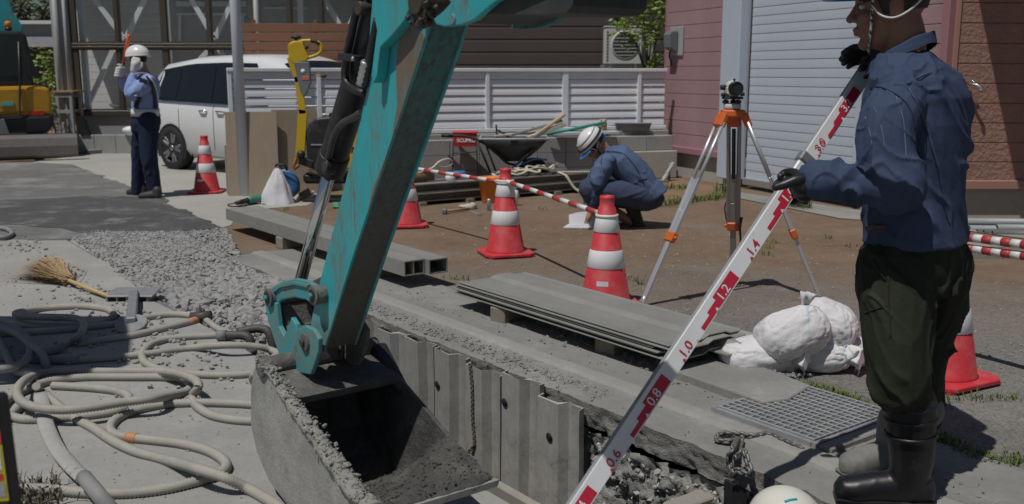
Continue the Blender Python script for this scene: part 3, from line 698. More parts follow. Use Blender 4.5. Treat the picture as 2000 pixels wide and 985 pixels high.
# ---- glass-fronted house at left
alu_m = mat('bronze_aluminium', (.10, .082, .066), .4, .3, var=.08, bump=.02); int_w = mat('white_clapboard', (.72, .70, .695), .7, var=.05, scale=2, bump=.1, rnd=.05)
gh = thing('glazed_house', 'house front with two rows of bronze framed glass panes and white diagonal braces', 'building', (-8.9, 19.5, 0))
YG = 19.5
def gx(px): return P(px, 150, YG).x
z0, z1, z2, z3 = .72, 1.92, 2.03, 3.4
cols = [152, 237, 327, 415, 503, 571, 632, 705, 770]; xs = [gx(c) for c in cols]
for i in range(len(xs) - 1):
    for (a, b_) in ((z0, z1), (z2, z3)):
        o = part(MB().box(((xs[i] + xs[i + 1]) / 2, YG, (a + b_) / 2), (xs[i + 1] - xs[i] - .07, .012, b_ - a - .02)), 'pane', glass_m, gh)
        m = MB(); fr = .03
        for xx in (xs[i] + .045, xs[i + 1] - .045): m.box((xx, YG - .005, (a + b_) / 2), (.03, .045, b_ - a))
        for zz in (a + .012, b_ - .012): m.box(((xs[i] + xs[i + 1]) / 2, YG - .004, zz), (xs[i + 1] - xs[i] - .06, .04, .03))
        part(m, 'pane_frame', alu_m, gh)
for i, x in enumerate(xs): part(MB().box((x, YG - .01, (z0 + z3) / 2), (.12 if i in (0, 2, 4) else .06, .07, z3 - z0)), 'mullion', alu_m, gh)
for z, h_ in ((z0 - .05, .1), (z1 + .025, .045), (z2 - .03, .05)): part(MB().box(((xs[0] + xs[-1]) / 2, YG - .022, z), (xs[-1] - xs[0] + .1, .1, h_), ch=.008), 'rail', alu_m, gh)
wbr = mat('white_timber', (.84, .87, .87), .6, var=.06)
for (a, c) in (((183, -5), (243, 78)), ((285, -5), (246, 76)), ((372, -5), (420, 78)), ((457, -5), (421, 75)), ((172, 205), (222, 97)), ((378, 130), (410, 97)), ((452, 130), (428, 97)), ((632, -5), (668, 58)), ((705, 5), (678, 60))):
    A, B = P(*a, YG + .22), P(*c, YG + .22); part(MB().beam(A, B, .10, .05, up=(0, 1, 0), ch=.005), 'brace', wbr, gh)
for c in (164, 325, 590): A = P(c, 100, YG + .2); part(MB().box((A.x, YG + .2, 2.05), (.11, .09, 3.2), None, .005), 'inner_post', wbr, gh)
xb = gx(300); ime = mesh_of(board_mb(xb - xs[0] + .62, .15, .014), 'siding_board', int_w)
for k in range(20): o = put('siding_board', ime, gh); o.location = (xs[0] + 8.9 - .62, 1.05, .55 + k * .153)
part(MB().box(((xb + xs[-1]) / 2, YG + 1.2, 2), (xs[-1] - xb, .1, 4)), 'inner_wall', mat('dim_wall', (.52, .53, .54), .8, var=.12), gh)
part(MB().box(((xs[0] + xs[-1]) / 2 - .3, YG + .62, 3.5), (xs[-1] - xs[0] + .6, 1.25, .1)), 'added_shade_roof', mat('roof_grey', (.2, .2, .2), .7), gh)  # unseen roof slab added to keep direct sun off the walls behind the panes
for (a, c, w_) in (((345, 8), (480, 8), .1), ((345, 28), (480, 28), .05), ((352, 28), (352, 80), .07), ((475, 28), (475, 80), .07), ((515, 16), (600, 16), .04)):
    A, B = P(*a, YG + 1.1), P(*c, YG + 1.1); part(MB().beam(A, B, .05, w_, up=(0, 1, 0) if A.z != B.z else (0, 0, 1)), 'inner_frame', wbr, gh)
base_m = mat('grey_render', (.30, .31, .325), .85, var=.08, scale=1.5, bump=.15)
part(MB().box(((xs[0] + xs[-1]) / 2, YG + .06, .335), (xs[-1] - xs[0] + .3, .12, .67)), 'plinth', base_m, gh)
part(MB().box((xs[0] - .25, YG + .1, 1.7), (.34, .3, 3.4), None, .01), 'pilaster', mat('pale_render', (.40, .395, .40), .8, var=.08), gh)
part(MB().cyl((xs[0] - .3, YG - .1, .5), (xs[0] - .3, YG - .1, 3.4), .05).cyl((xs[0] - .12, YG - .1, .9), (xs[0] - .12, YG - .1, 3.4), .03), 'downpipe', grey_m, gh)
part(MB().cyl((gx(509), YG - .12, .3), (gx(509), YG - .12, 3.4), .05), 'downpipe', grey_m, gh)
bowl = P(447 - 222, 200, YG + .35); single(MB().lathe([(.05, 0), (.11, .05), (.12, .09), (.1, .09), (.04, .03)], 14, Matrix.Translation((bowl.x, YG + .35, z0 + .03))), 'bowl', dgrey_m, 'small grey bowl inside the glazed house window', 'bowl')
part(MB().box((-7.8, YG + .4, z0 - .01), (2.2, .6, .04)), 'window_shelf', wbr, gh)
# low block wall before it
lw = thing('low_block_wall', 'low wall of pale concrete blocks in front of the glazed house', 'wall', (-8.4, 17.9, 0))
lme = mesh_of(MB().box((.19, 0, .17), (.385, .15, .34), None, .006), 'block', block_m)
for k in range(10): o = put('block', lme, lw); o.location = (k * .39, 0, 0)
# far garage, its trees, a gable
far = thing('grey_carport', 'grey carport building with white fascia beyond the far excavator', 'building', (-14, 26, 0))
def fx(px, y=26): return P(px, 100, y).x
zf = lambda py, y=26: P(100, py, y).z
x0, x1 = -17, fx(150)
for n_, a, c, y, mm in (('fascia', 40, 47, 25.7, white_m), ('upper_wall', 47, 72, 26, base_m), ('lower_fascia', 72, 92, 25.7, mat('pale_fascia', (.42, .43, .45), .7)), ('door_panel', 92, 215, 26.1, mat('charcoal_door', (.05, .052, .06), .6))):
    part(MB().box(((x0 + x1) / 2, y + .6, (zf(a, y) + zf(c, y)) / 2), (x1 - x0, 1.2, zf(a, y) - zf(c, y) - .004)), n_, mm, far)
part(MB().box(((x0 + x1) / 2, 26.8, .55), (x1 - x0, 1.2, 1.1)), 'base', base_m, far)
gbx = P(115, 20, 31); gb_ = thing('far_gable', 'small beige gable house behind the grey carport', 'building', (gbx.x, 31, 0))
part(MB().box((gbx.x + .05, 31.5, 1.6), (.42, 1, 3.4)), 'wall', mat('beige_wall', (.42, .40, .31), .8), gb_); part(MB().prism([(-.3, 3.28), (.3, 3.28), (.25, 3.42), (-.25, 3.45)], lambda a, b, d: Vector((gbx.x + .05 + a, d, b)), 30.9, 32.1), 'roof', mat('rust_roof', (.16, .08, .06), .8), gb_)
def tree_at(px, y, label, m, clumps, n, leaf, h_): plant('tree', label, 'tree', (P(px, 150, y).x, y, 0), clumps, n, leaf, m, h_, .12, 'trees behind the grey carport')
random.seed(5)
def blobs(n, rx, z0, z1, r0, r1): return [((random.uniform(-rx, rx), random.uniform(-.8, .8), random.uniform(z0, z1)), random.uniform(r0, r1)) for _ in range(n)]
tree_at(15, 29, 'yellow green tree at the far left behind the teal boom', lf3, blobs(9, 1.1, 2.8, 4.3, .45, .8), 330, .17, 2.5)
tree_at(70, 30, 'drooping dark green tree behind the white fascia', lf2, blobs(9, 1.0, 3.0, 4.6, .4, .75), 420, .16, 2.8)
tree_at(128, 33, 'dark tree beside the beige gable at the far left', lf2, blobs(9, 1.0, 3.1, 4.8, .5, .8), 330, .18, 2.8)
plant('shrub', 'upright green shrub between the far excavator and the carport', 'shrub', (P(80, 150, 19.6).x, 19.6, 0), blobs(9, .16, .85, 1.85, .16, .26), 1500, .10, lf1, .9, .03)
plant('shrub', 'silver grey shrub low beside the far excavator counterweight', 'shrub', (P(98, 150, 19.0).x, 19.0, 0), blobs(7, .15, .45, 1.15, .14, .24), 1500, .07, lf4, .5, .025)
plant('shrub', 'dark low shrub at the foot of the wooden trestle', 'shrub', (P(112, 150, 19.9).x, 19.9, 0), blobs(5, .2, .3, .7, .16, .24), 1400, .08, lf2, .3, .025)
q = P(125, 200, 19.0); tz = thing('trestle', 'weathered wooden trestle beside the glazed house corner', 'trestle', (q.x, 19, 0))
m = [part(MB().box((q.x + dx, 19 + dy, .55), (.055, .055, 1.1)), 'leg', grey_m, tz) for dx in (-.12, .14) for dy in (0, .4)]
for z in (.72, 1.02): [part(MB().box((q.x, 19 + dy, z), (.34, .05, .06)), 'rail', grey_m, tz) for dy in (0, .4)]
part(MB().box((q.x, 19.2, 1.1), (.42, .5, .035)), 'top_board', mat('raw_wood', (.36, .26, .14), .75, var=.18, scale=6, stretch=(1, 8, 8)), tz)
q = P(155, 258, 17.6); hr = thing('hose_trolley', 'black folded hose trolley on the low block wall', 'trolley', (q.x, 17.85, .34))
part(MB().prism([(-.08, 0), (.1, 0), (.02, .26), (-.04, .34), (-.09, .3)], lambda a, b, d: Vector((q.x + a, d, .34 + b)), 17.8, 17.88), 'body', black_m, hr)
part(MB().tube([(q.x - .07, 17.84, .6), (q.x - .07, 17.84, .8), (q.x - .01, 17.84, .8), (q.x - .0, 17.84, .6)], .013, 6), 'handle', black_m, hr)
q = P(130, 258, 17.7); single(MB().tube([(q.x, 17.85, .34), (q.x + .01, 17.85, .5), (q.x, 17.85, .72)], [.03, .035, .02], 8), 'faucet_post', steel_m, 'grey tap post on the low block wall beside the hose trolley', 'tap post')
q = P(250, 258, 17.7); single(MB().blob((q.x, 17.8, .42), (.13, .1, .08), 12, 8, jit=.3), 'cloth_bundle', white_m, 'white cloth bundle on the low wall behind the guard', 'cloth')
# ================================================================ EXCAVATOR ARM AND BUCKET over the trench
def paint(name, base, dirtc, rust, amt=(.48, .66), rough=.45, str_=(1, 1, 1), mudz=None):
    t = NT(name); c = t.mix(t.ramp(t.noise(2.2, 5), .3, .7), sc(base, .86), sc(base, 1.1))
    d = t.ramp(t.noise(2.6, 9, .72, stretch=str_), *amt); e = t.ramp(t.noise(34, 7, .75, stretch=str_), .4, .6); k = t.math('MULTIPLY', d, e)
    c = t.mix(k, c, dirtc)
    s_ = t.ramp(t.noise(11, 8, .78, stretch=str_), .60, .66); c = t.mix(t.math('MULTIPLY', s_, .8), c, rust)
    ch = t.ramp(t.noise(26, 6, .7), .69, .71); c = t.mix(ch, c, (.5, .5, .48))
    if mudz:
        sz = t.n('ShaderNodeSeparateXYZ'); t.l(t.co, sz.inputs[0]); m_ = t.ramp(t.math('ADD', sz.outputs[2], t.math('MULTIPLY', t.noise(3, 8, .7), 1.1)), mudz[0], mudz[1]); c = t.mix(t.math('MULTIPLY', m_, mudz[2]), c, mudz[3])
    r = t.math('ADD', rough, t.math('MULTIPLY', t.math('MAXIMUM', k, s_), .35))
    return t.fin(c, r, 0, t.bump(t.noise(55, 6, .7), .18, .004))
teal_m = paint('teal_paint', (.028, .375, .41), (.17, .13, .10), (.13, .08, .05), (.43, .62), .45, (2.4, 2.4, .4), (1.75, 1.35, .75, (.24, .225, .2)))
tealw_m = paint('worn_teal_paint', (.03, .30, .33), (.20, .175, .145), (.10, .07, .045), (.36, .56), .55)
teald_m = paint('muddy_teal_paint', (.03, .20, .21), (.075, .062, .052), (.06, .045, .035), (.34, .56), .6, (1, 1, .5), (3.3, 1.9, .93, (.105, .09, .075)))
mud_steel = mat('muddy_steel', (.105, .10, .095), .8, var=.3, scale=7, bump=.7, bscale=45, bdist=.01, dirt=(.20, .195, .18), dscale=4, damt=(.45, .65))
bucket_m = mat('bucket_steel', (.34, .335, .32), .78, 0, var=.28, scale=5, bump=.5, bscale=55, bdist=.008, dirt=(.2, .195, .18), dscale=4, damt=(.45, .7))
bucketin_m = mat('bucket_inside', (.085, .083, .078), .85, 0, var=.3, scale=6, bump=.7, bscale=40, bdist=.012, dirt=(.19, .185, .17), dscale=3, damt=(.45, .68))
grease_m = mat('greasy_steel', (.075, .062, .05), .5, .3, var=.35, scale=12, bump=.6, bscale=50, bdist=.006)
hyd_m = mat('black_hydraulic', (.026, .026, .028), .45, .1, var=.25, scale=8, bump=.12, bscale=80, dirt=(.10, .098, .09), dscale=6, damt=(.55, .78))
fu = lambda a, b, d: uv(a, d, b)
def pv(px, py, v): return PV(px, py, v)
exr = thing('excavator', 'teal excavator arm reaching down with its muddy bucket in the trench', 'excavator', uv(-4.6, 2.29, -.85))
arm_o = [(-4.585, -.005), (-4.23, .55), (-3.86, 1.09), (-3.55, 1.54), (-3.42, 1.76), (-3.50, 1.93), (-3.72, 1.95), (-3.95, 1.83), (-4.0, 1.6), (-3.98, 1.47), (-4.19, 1.07), (-4.52, .51), (-4.66, .27), (-4.74, .10), (-4.70, -.02)]
# box section: near and far side plates stand a little proud of the wrapper plates
cx = sum(p[0] for p in arm_o) / len(arm_o); cz = sum(p[1] for p in arm_o) / len(arm_o)
arm = part(MB().prism(arm_o, fu, 2.19, 2.205), 'arm', teal_m, exr, bevel=.004)
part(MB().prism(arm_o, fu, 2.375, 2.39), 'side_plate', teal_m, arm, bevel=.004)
def inset(poly, k): 
    out = []
    n = len(poly)
    for i in range(n):
        a, b, c = Vector(poly[i - 1]), Vector(poly[i]), Vector(poly[(i + 1) % n]); d1 = (b - a).normalized(); d2 = (c - b).normalized(); nn = (Vector((-d1.y, d1.x)) + Vector((-d2.y, d2.x)))
        nn = nn / max(nn.length, .5) * 1.0; out.append(tuple(b + nn * k))
    return out
ar2 = sum((arm_o[i - 1][0] * arm_o[i][1] - arm_o[i][0] * arm_o[i - 1][1]) for i in range(len(arm_o)))
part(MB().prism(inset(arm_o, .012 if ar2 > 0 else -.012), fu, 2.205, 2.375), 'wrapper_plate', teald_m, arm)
def boss(px, py, v0, v1, r, name, m, par, ring=True):
    u, z = pv(px, py, v0); a, b = uv(u, v0, z), uv(u, v1, z); mb = MB()
    if ring: mb.tube([a, b], r, 22); o = part(mb, name, m, par, bevel=.004)
    else: o = part(mb.tube([a, b], r, 18), name, m, par, bevel=.003)
    return u, z
# gusset carrying the bucket cylinder, near side
gus = [pv(*p, 2.135) for p in ((725, 150), (731, 100), (736, 62), (727, 10), (735, -40), (815, -50), (803, 8), (790, 42), (765, 72), (742, 95), (736, 150), (729, 165))]
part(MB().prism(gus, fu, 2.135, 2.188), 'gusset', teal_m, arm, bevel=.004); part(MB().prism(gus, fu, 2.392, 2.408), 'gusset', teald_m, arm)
# worn brown strip down the upper front corner of the near plate
ws = [pv(*p, 2.186) for p in ((788, 38), (815, 48), (829, 78), (822, 101), (790, 200), (757, 299), (716, 425), (728, 372), (748, 322), (766, 270), (776, 205), (773, 140), (777, 90))]
part(MB().prism(ws, fu, 2.186, 2.1895), 'wear_strip', paint('rust_over_teal', (.165, .125, .095), (.04, .25, .26), (.07, .05, .04), (.52, .62), .6, (1, 1, .35)), arm)
# boom
bo = [pv(*p, 2.09) for p in ((846, 40), (852, 51), (868, 55), (900, 52), (926, 42), (944, 26), (965, 8), (1000, -12), (1060, -40), (1250, -330), (1150, -480), (960, -260), (840, -60), (868, -8), (880, 8), (866, 24))]
boom = part(MB().prism(bo, fu, 2.09, 2.12), 'boom', teal_m, exr, bevel=.005)
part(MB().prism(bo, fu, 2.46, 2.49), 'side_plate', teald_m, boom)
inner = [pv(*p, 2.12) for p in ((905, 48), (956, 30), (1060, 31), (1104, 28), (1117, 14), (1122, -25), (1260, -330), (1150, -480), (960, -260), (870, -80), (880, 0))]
part(MB().prism(inner, fu, 2.122, 2.458), 'underside', mat('boom_underside_shade', (.035, .045, .042), .7, var=.4, scale=5, bump=.3, dirt=(.10, .075, .055), dscale=3), boom)  # shade under the boom is put into the near-black base; mud patches on top
u, z = pv(882, 41, 2.085); part(MB().tube([uv(u, 2.083, z), uv(u, 2.0945, z)], .022, 18), 'lifting_eye', tealw_m, boom, bevel=.004)
u, z = boss(815, 6, 2.10, 2.50, .075, 'pivot_pin', grease_m, arm); part(MB().tube([uv(u, 2.085, z), uv(u, 2.102, z)], .052, 18), 'pin_cap', grease_m, boom, bevel=.005)
u, z = pv(812, 30, 2.09)
m = MB()
for k in range(26): a = -2.6 + k * .11; m.blob(uv(u + .078 * math.cos(a), 2.10 + random.uniform(-.02, .05), z + .035 + .078 * math.sin(a)), random.uniform(.008, .018), 7, 5, jit=.5, seed=k)
g_ = part(m, 'grease', grease_m, arm); g_['kind'] = 'stuff'
# hydraulic cylinder
A, B, C_ = pv(746, 5, 2.29), pv(645, 332, 2.29), pv(587, 552, 2.29)
A, B, C_ = uv(A[0], 2.29, A[1]), uv(B[0], 2.29, B[1]), uv(C_[0], 2.29, C_[1])
cyl = part(MB().tube([A + (A - B) * .05, B], .074, 24), 'cylinder_barrel', hyd_m, exr, bevel=.006)
d = (B - A).normalized()
part(MB().tube([B - d * .10, B + d * .012], .081, 24), 'gland', hyd_m, cyl, bevel=.006)
part(MB().tube([B, C_], .036, 20), 'rod', chrome_m, cyl)
def pt(px, py, v): u, z = pv(px, py, v); return uv(u, v, z)
part(MB().tube(spline([pt(712, -20, 2.19), pt(697, 20, 2.19), pt(688, 60, 2.19), pt(676, 120, 2.19), pt(674, 155, 2.19), pt(684, 172, 2.19), pt(702, 182, 2.19), pt(716, 186, 2.21)], .02), .019, 10), 'hydraulic_pipe', hyd_m, cyl)
part(MB().tube(spline([pt(738, 40, 2.18), pt(728, 90, 2.18), pt(720, 130, 2.18), pt(712, 170, 2.18)], .02), .021, 10), 'hydraulic_hose', hyd_m, cyl)
m = MB()
p = spline([pt(716, 122, 2.172), pt(711, 145, 2.172), pt(706, 168, 2.172)], .012); part(m.tube(p, [.023 + .004 * (i % 2) for i in range(len(p))], 10), 'hose_fitting', steel_m, cyl)
part(MB().tube(spline([pt(705, 222, 2.19), pt(690, 232, 2.19), pt(668, 244, 2.19), pt(652, 268, 2.19), pt(644, 300, 2.20), pt(640, 318, 2.22)], .02), .017, 10), 'hydraulic_pipe', mat('scuffed_pipe', (.075, .075, .073), .4, .4, var=.25), cyl)
u, z = boss(698, 18, 2.16, 2.24, .032, 'pin_end', grease_m, cyl); boss(633, 328, 2.19, 2.24, .042, 'clevis_bolt', hyd_m, cyl); boss(633, 328, 2.18, 2.195, .026, 'bolt_head', grease_m, cyl)
part(MB().beam(pt(668, 112, 2.165), pt(702, 118, 2.165), .05, .03), 'pipe_clamp', hyd_m, cyl, bevel=.004); boss(687, 117, 2.135, 2.16, .010, 'clamp_bolt', steel_m, cyl, False)
# linkage
arc = [(521, 574), (533, 561), (552, 551), (576, 546), (600, 551), (618, 562), (626, 576), (612, 597), (597, 588), (574, 583), (550, 588), (534, 601), (518, 598)]
lk = part(MB().prism([pv(*p, 2.155) for p in arc], fu, 2.155, 2.185), 'link', tealw_m, exr, bevel=.007)
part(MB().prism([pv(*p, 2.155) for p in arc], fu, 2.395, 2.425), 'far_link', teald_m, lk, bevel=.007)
rim = [pv(*p, 2.148) for p in ((528, 568), (545, 557), (575, 551), (604, 558), (601, 564), (575, 558), (548, 564), (534, 575))]
part(MB().prism(rim, fu, 2.143, 2.156), 'stiffener', tealw_m, lk, bevel=.003)
for px, py, ve in ((525, 583, 2.43), (613, 579, 2.21)):
    u, z = boss(px, py, 2.13, ve, .05, 'pin_boss', mud_steel, lk)
    part(MB().tube([uv(u, 2.12, z), uv(u, 2.133, z)], .054, 22), 'boss_ring', mud_steel, lk, bevel=.006)
    m = MB().lathe([(.033, 0), (.033, .004)], 20, Matrix.Translation(uv(u, 2.119, z)) @ Matrix.Rotation(math.atan2(DV.y, DV.x), 4, 'Z') @ Matrix.Rotation(-math.pi / 2, 4, 'Y')); part(m, 'boss_bore', black_m, lk)
    part(MB().tube([uv(u, 2.10, z), uv(u, 2.12, z)], .017, 6), 'pin_bolt', tealw_m, lk, bevel=.002)
lnk2 = [(513, 590), (536, 594), (541, 640), (551, 659), (560, 640), (565, 622), (574, 636), (580, 664), (586, 690), (585, 716), (538, 722), (545, 706), (533, 670), (520, 630)]
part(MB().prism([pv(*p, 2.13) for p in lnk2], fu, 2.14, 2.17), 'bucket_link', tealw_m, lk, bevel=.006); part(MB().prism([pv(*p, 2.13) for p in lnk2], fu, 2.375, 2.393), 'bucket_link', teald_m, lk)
web = [(538, 600), (545, 640), (556, 664), (572, 640), (588, 668), (590, 712), (548, 718), (536, 668), (526, 630), (520, 600)]
part(MB().prism([pv(*p, 2.15) for p in web], fu, 2.19, 2.37), 'link_web', mud_steel, lk)
# bucket
bk_rim = [(-4.9, -.10), (-4.72, -.15), (-4.45, -.25), (-4.22, -.335), (-4.05, -.40), (-3.86, -.465), (-3.66, -.505)]
bk_bot = [(-3.64, -.53), (-3.95, -.64), (-4.25, -.75), (-4.55, -.825), (-4.83, -.76), (-4.99, -.64), (-5.05, -.50), (-5.03, -.30), (-4.97, -.16)]
bkt = part(MB().prism(bk_rim + bk_bot, fu, 1.95, 1.975), 'bucket', bucket_m, exr, bevel=.005)
part(MB().prism(bk_rim + bk_bot, fu, 2.605, 2.63), 'side_plate', bucketin_m, bkt, bevel=.005)
sh = [(-4.9, -.10)] + bk_bot[::-1]; off = []
for i, p in enumerate(sh):
    a, b = Vector(sh[max(i - 1, 0)]), Vector(sh[min(i + 1, len(sh) - 1)]); dd = (b - a).normalized(); off.append((p[0] - dd.y * .022, p[1] + dd.x * .022))
m = MB()
for i in range(len(sh) - 1): m.prism([sh[i], sh[i + 1], off[i + 1], off[i]], fu, 1.976, 2.604)
part(m, 'shell', bucketin_m, bkt)
part(MB().prism([(-3.60, -.50), (-3.62, -.545), (-3.82, -.61), (-3.86, -.565)], fu, 1.95, 2.63), 'lip_plate', bucket_m, bkt, bevel=.006)
part(MB().tube([uv(-4.84, 1.93, -.115), uv(-4.84, 2.645, -.115)], .055, 18), 'top_tube', mud_steel, bkt, bevel=.006)
part(MB().beam(uv(-4.70, 1.978, -.185), uv(-4.70, 2.602, -.185), .36, .04, up=(.14, -.19, .9)), 'top_plate', bucketin_m, bkt)
part(MB().tube([uv(-4.80, 2.635, -.13), uv(-4.5, 2.625, -.30)], [.06, .035], 14), 'corner_guard', hyd_m, bkt)
ear = [(582, 644), (596, 638), (612, 646), (622, 664), (621, 690), (613, 716), (606, 734), (535, 722), (552, 706), (566, 688), (574, 664)]
for v0, v1, mm in ((2.120, 2.147, tealw_m), (2.40, 2.425, mud_steel)): part(MB().prism([pv(*p, 2.12) for p in ear], fu, v0, v1), 'ear', mm, bkt, bevel=.006)
u, z = boss(592, 671, 2.105, 2.2, .05, 'hinge_pin', mud_steel, bkt); part(MB().tube([uv(u, 2.09, z), uv(u, 2.107, z)], .022, 7), 'pin_bolt', grease_m, bkt, bevel=.003)
# mud in and on the bucket
def heap(i, j):
    u = -4.42 + i * .78; v = 1.985 + j * .612
    fl = np.interp(u, [-4.6, -4.25, -3.95, -3.64], [-.80, -.73, -.62, -.525])
    h_ = .03 + .05 * max(0, j - .2) * math.sin(math.pi * min(1, i * 1.1 + .05)) + .16 * max(0, j - .62) / .38 * min(1, i * 2.2) * min(1, (1 - i) * 2.4) + .02 * noise.noise(Vector((u * 5, v * 5, 0)))
    p = uv(u, v, fl + h_ * (1 if 0 < i < 1 else .1)); return p + Vector((0, 0, lump(p * 2.0, .018)))
part(MB().grid(heap, 70, 60), 'mud_load', mud_m, bkt, fix=False)
m = MB(); pts = [uv(a, 1.962, b + .012) for a, b in bk_rim]; sp = spline(pts, .012); rs = []
for k, p in enumerate(sp):
    t = (sp[min(k + 1, len(sp) - 1)] - sp[max(k - 1, 0)]).normalized(); up = DV.cross(t); r0 = (.022 + .030 * (k / len(sp))) * (1 + .55 * noise.noise(p * 5)) ; ring = []
    for j in range(12):
        a = 2 * math.pi * j / 12; q = p + (DV * math.cos(a) * .9 - up * math.sin(a) * .55) * r0; ring.append(q + (q - p).normalized() * lump(q * 2.2, .02) * (.3 if k in (0, len(sp) - 1) else 1))
    rs.append(ring)
sp = spline([uv(-3.665, 1.955, -.497), uv(-3.66, 2.2, -.512), uv(-3.65, 2.45, -.512), uv(-3.67, 2.60, -.50)], .012); rs2 = []
for k, p in enumerate(sp):
    t = (sp[min(k + 1, len(sp) - 1)] - sp[max(k - 1, 0)]).normalized(); sd = t.cross(Vector((0, 0, 1))).normalized(); r0 = .021 * (1 + 1.1 * noise.noise(p * 7)); ring = []
    for j in range(12): a = 2 * math.pi * j / 12; q = p + (sd * math.cos(a) * 1.3 + Vector((0, 0, 1)) * math.sin(a) * .55) * r0; ring.append(q + (q - p).normalized() * lump(q * 2.6, .022))
    rs2.append(ring)
lipm = MB().rings(rs2)
part(m.rings(rs), 'rim_mud', mat('dry_mud', (.34, .33, .30), .95, var=.2, scale=14, bump=.9, bscale=70, bdist=.012, dirt=(.24, .235, .215), dscale=7), bkt, fix=False); part(lipm, 'lip_mud', mud_m, bkt, fix=False)
pos = []; 
for _ in range(900):
    k = random.random(); a = np.interp(k * 6, range(7), [p[0] for p in bk_rim]); b = np.interp(k * 6, range(7), [p[1] for p in bk_rim]); q = uv(a, 1.962 + random.gauss(0, .022), b + .03 + random.random() * .015); pos.append(tuple(q))
for _ in range(500):
    i, j = random.random(), random.random(); q = heap(i, j); pos.append((q.x, q.y, q.z + .004))
st = stones('tmp_clods', [(0, 0, 0)], [.01], mud_m); bpy.data.objects.remove(st)
def stone_part(pos, size, name, m, par):
    o = stones(name, pos, size, m); o.data.transform(root_matrix(par).inverted()); o.parent = par; return o
stone_part(pos[:900], np.clip(RNG.lognormal(math.log(.0055), .55, 900), .002, .02), 'mud_clods', MATS['dry_mud'], bkt); stone_part(pos[900:], RNG.uniform(.003, .011, len(pos) - 900), 'mud_clods', mud_m, bkt)
# drawn above for a machine 1.59 times as big: a small excavator, its bucket resting on the paving beside the trench
exr.scale = (.63, .63, .63); exr.location = (-.5846, 3.184, .004)

# ================================================================ TRENCH SHEETING
pile_m = mat('sheet_pile_steel', (.50, .485, .455), .6, .25, var=.2, scale=5, bump=.25, bscale=60, dirt=(.22, .21, .185), dscale=6, damt=(.42, .64), stretch=(3, 3, .16), rnd=.3)
rust_pile = mat('ochre_stain', (.30, .25, .15), .8, var=.2)
pprof = [(0, .040), (.012, .038), (.024, .0), (.165, -.002), (.186, .044), (.272, .046), (.278, .020), (.284, .020), (.280, .052), (.180, .051), (.158, .005), (.03, .007), (.018, .044), (0, .047)]
u = -5.52; k = 0; names = ['sheet pile at the far end of the row behind the excavator arm', 'second sheet pile from the far end of the trench row', 'pale sheet pile right beside the bucket corner', 'streaked sheet pile left of the hanging chain', 'sheet pile holding the hanging rusty chain', 'sheet pile right of the hanging chain with a dark hole', 'sheet pile with a large round hole, second from the near end', 'last sheet pile with round hole at the near end of the row', 'x']
for k in range(8):
    t = thing('sheet_pile', names[k].replace('sheet pile', 'grey steel sheet pile'), 'sheet pile', uv(u, 2.68, -1.28), 0, 'sheet piles lining the trench')
    zt = random.uniform(-.02, .025); tl = random.uniform(-.012, .012)
    def pf(a, b, d): return uv(u + a * 1.04 + tl * (d + 1) + .0, 2.69 + b + random.uniform(-.002, .002), d)
    m = MB(); zs = [-1.28, -.9, -.5, -.25, -.1, zt]
    rs = [[uv(u + a * 1.04 + tl * (z + 1.3), 2.68 + b + .005 * noise.noise(Vector((u * 9 + a * 5, z * 3, 1))), z + (random.uniform(-.004, .004) if z == zt else 0)) for a, b in pprof] for z in zs]
    part(m.rings(rs, True, False), 'sheet', pile_m, t)
    if k in (4, 6, 7):
        hu, hz = u + .07 + .04 * (k % 2), -.12 - .07 * (k % 3); m = MB().lathe([(.021, 0), (.021, .0012), (.001, .0013)], 18, Matrix.Translation(uv(hu, 2.674, hz)) @ Matrix.Rotation(math.atan2(DV.y, DV.x), 4, 'Z') @ Matrix.Rotation(-math.pi / 2, 4, 'Y')); part(m, 'hole_rim', black_m, t)
    u += .304
def chain(name, label, pts, r, m, n_len=None):
    """pts: path; each link a part"""
    L = r * 4.6; sp = spline(pts, L * .62); t = thing(name, label, 'chain', sp[0]); 
    lm = MB().tube([Vector((math.cos(a) * L * .5 if abs(math.cos(a)) > 2 else (math.copysign(L * .24, math.cos(a)) + math.cos(a) * L * .24), math.sin(a) * L * .33, 0)) for a in (2 * math.pi * j / 14 for j in range(14))], r, 6, loop=True)
    me = mesh_of(lm, 'link', m)
    for i in range(len(sp) - 1):
        d = (sp[i + 1] - sp[i]).normalized(); c = (sp[i] + sp[i + 1]) / 2; up = Vector((0, 0, 1)) if abs(d.z) < .9 else Vector((0, 1, 0)); s_ = d.cross(up).normalized(); n_ = s_.cross(d)
        a = (math.pi / 4 if i % 2 else -math.pi / 4) + random.uniform(-.3, .3); y = s_ * math.cos(a) + n_ * math.sin(a); R = basis(d, y, d.cross(y))
        o = put('link', me, t); o.matrix_local = Matrix.Translation(c - sp[0]) @ R.to_4x4()
    return t
chain_m = mat('chain_steel', (.19, .185, .175), .5, .6, var=.3, scale=30, bump=.3, bscale=90, dirt=(.25, .24, .22), dscale=12)
rchain_m = mat('rusty_chain', (.16, .135, .11), .7, .4, var=.3, scale=30, bump=.3)
chain('chain', 'rusty chain hanging down the sheet piles beside the bucket', [pt(918, 712, 2.672), pt(922, 760, 2.672), pt(923, 820, 2.672), pt(926, 868, 2.672), pt(914, 885, 2.66), pt(928, 900, 2.66), pt(918, 915, 2.66), pt(932, 925, 2.67)], .0042, rchain_m)
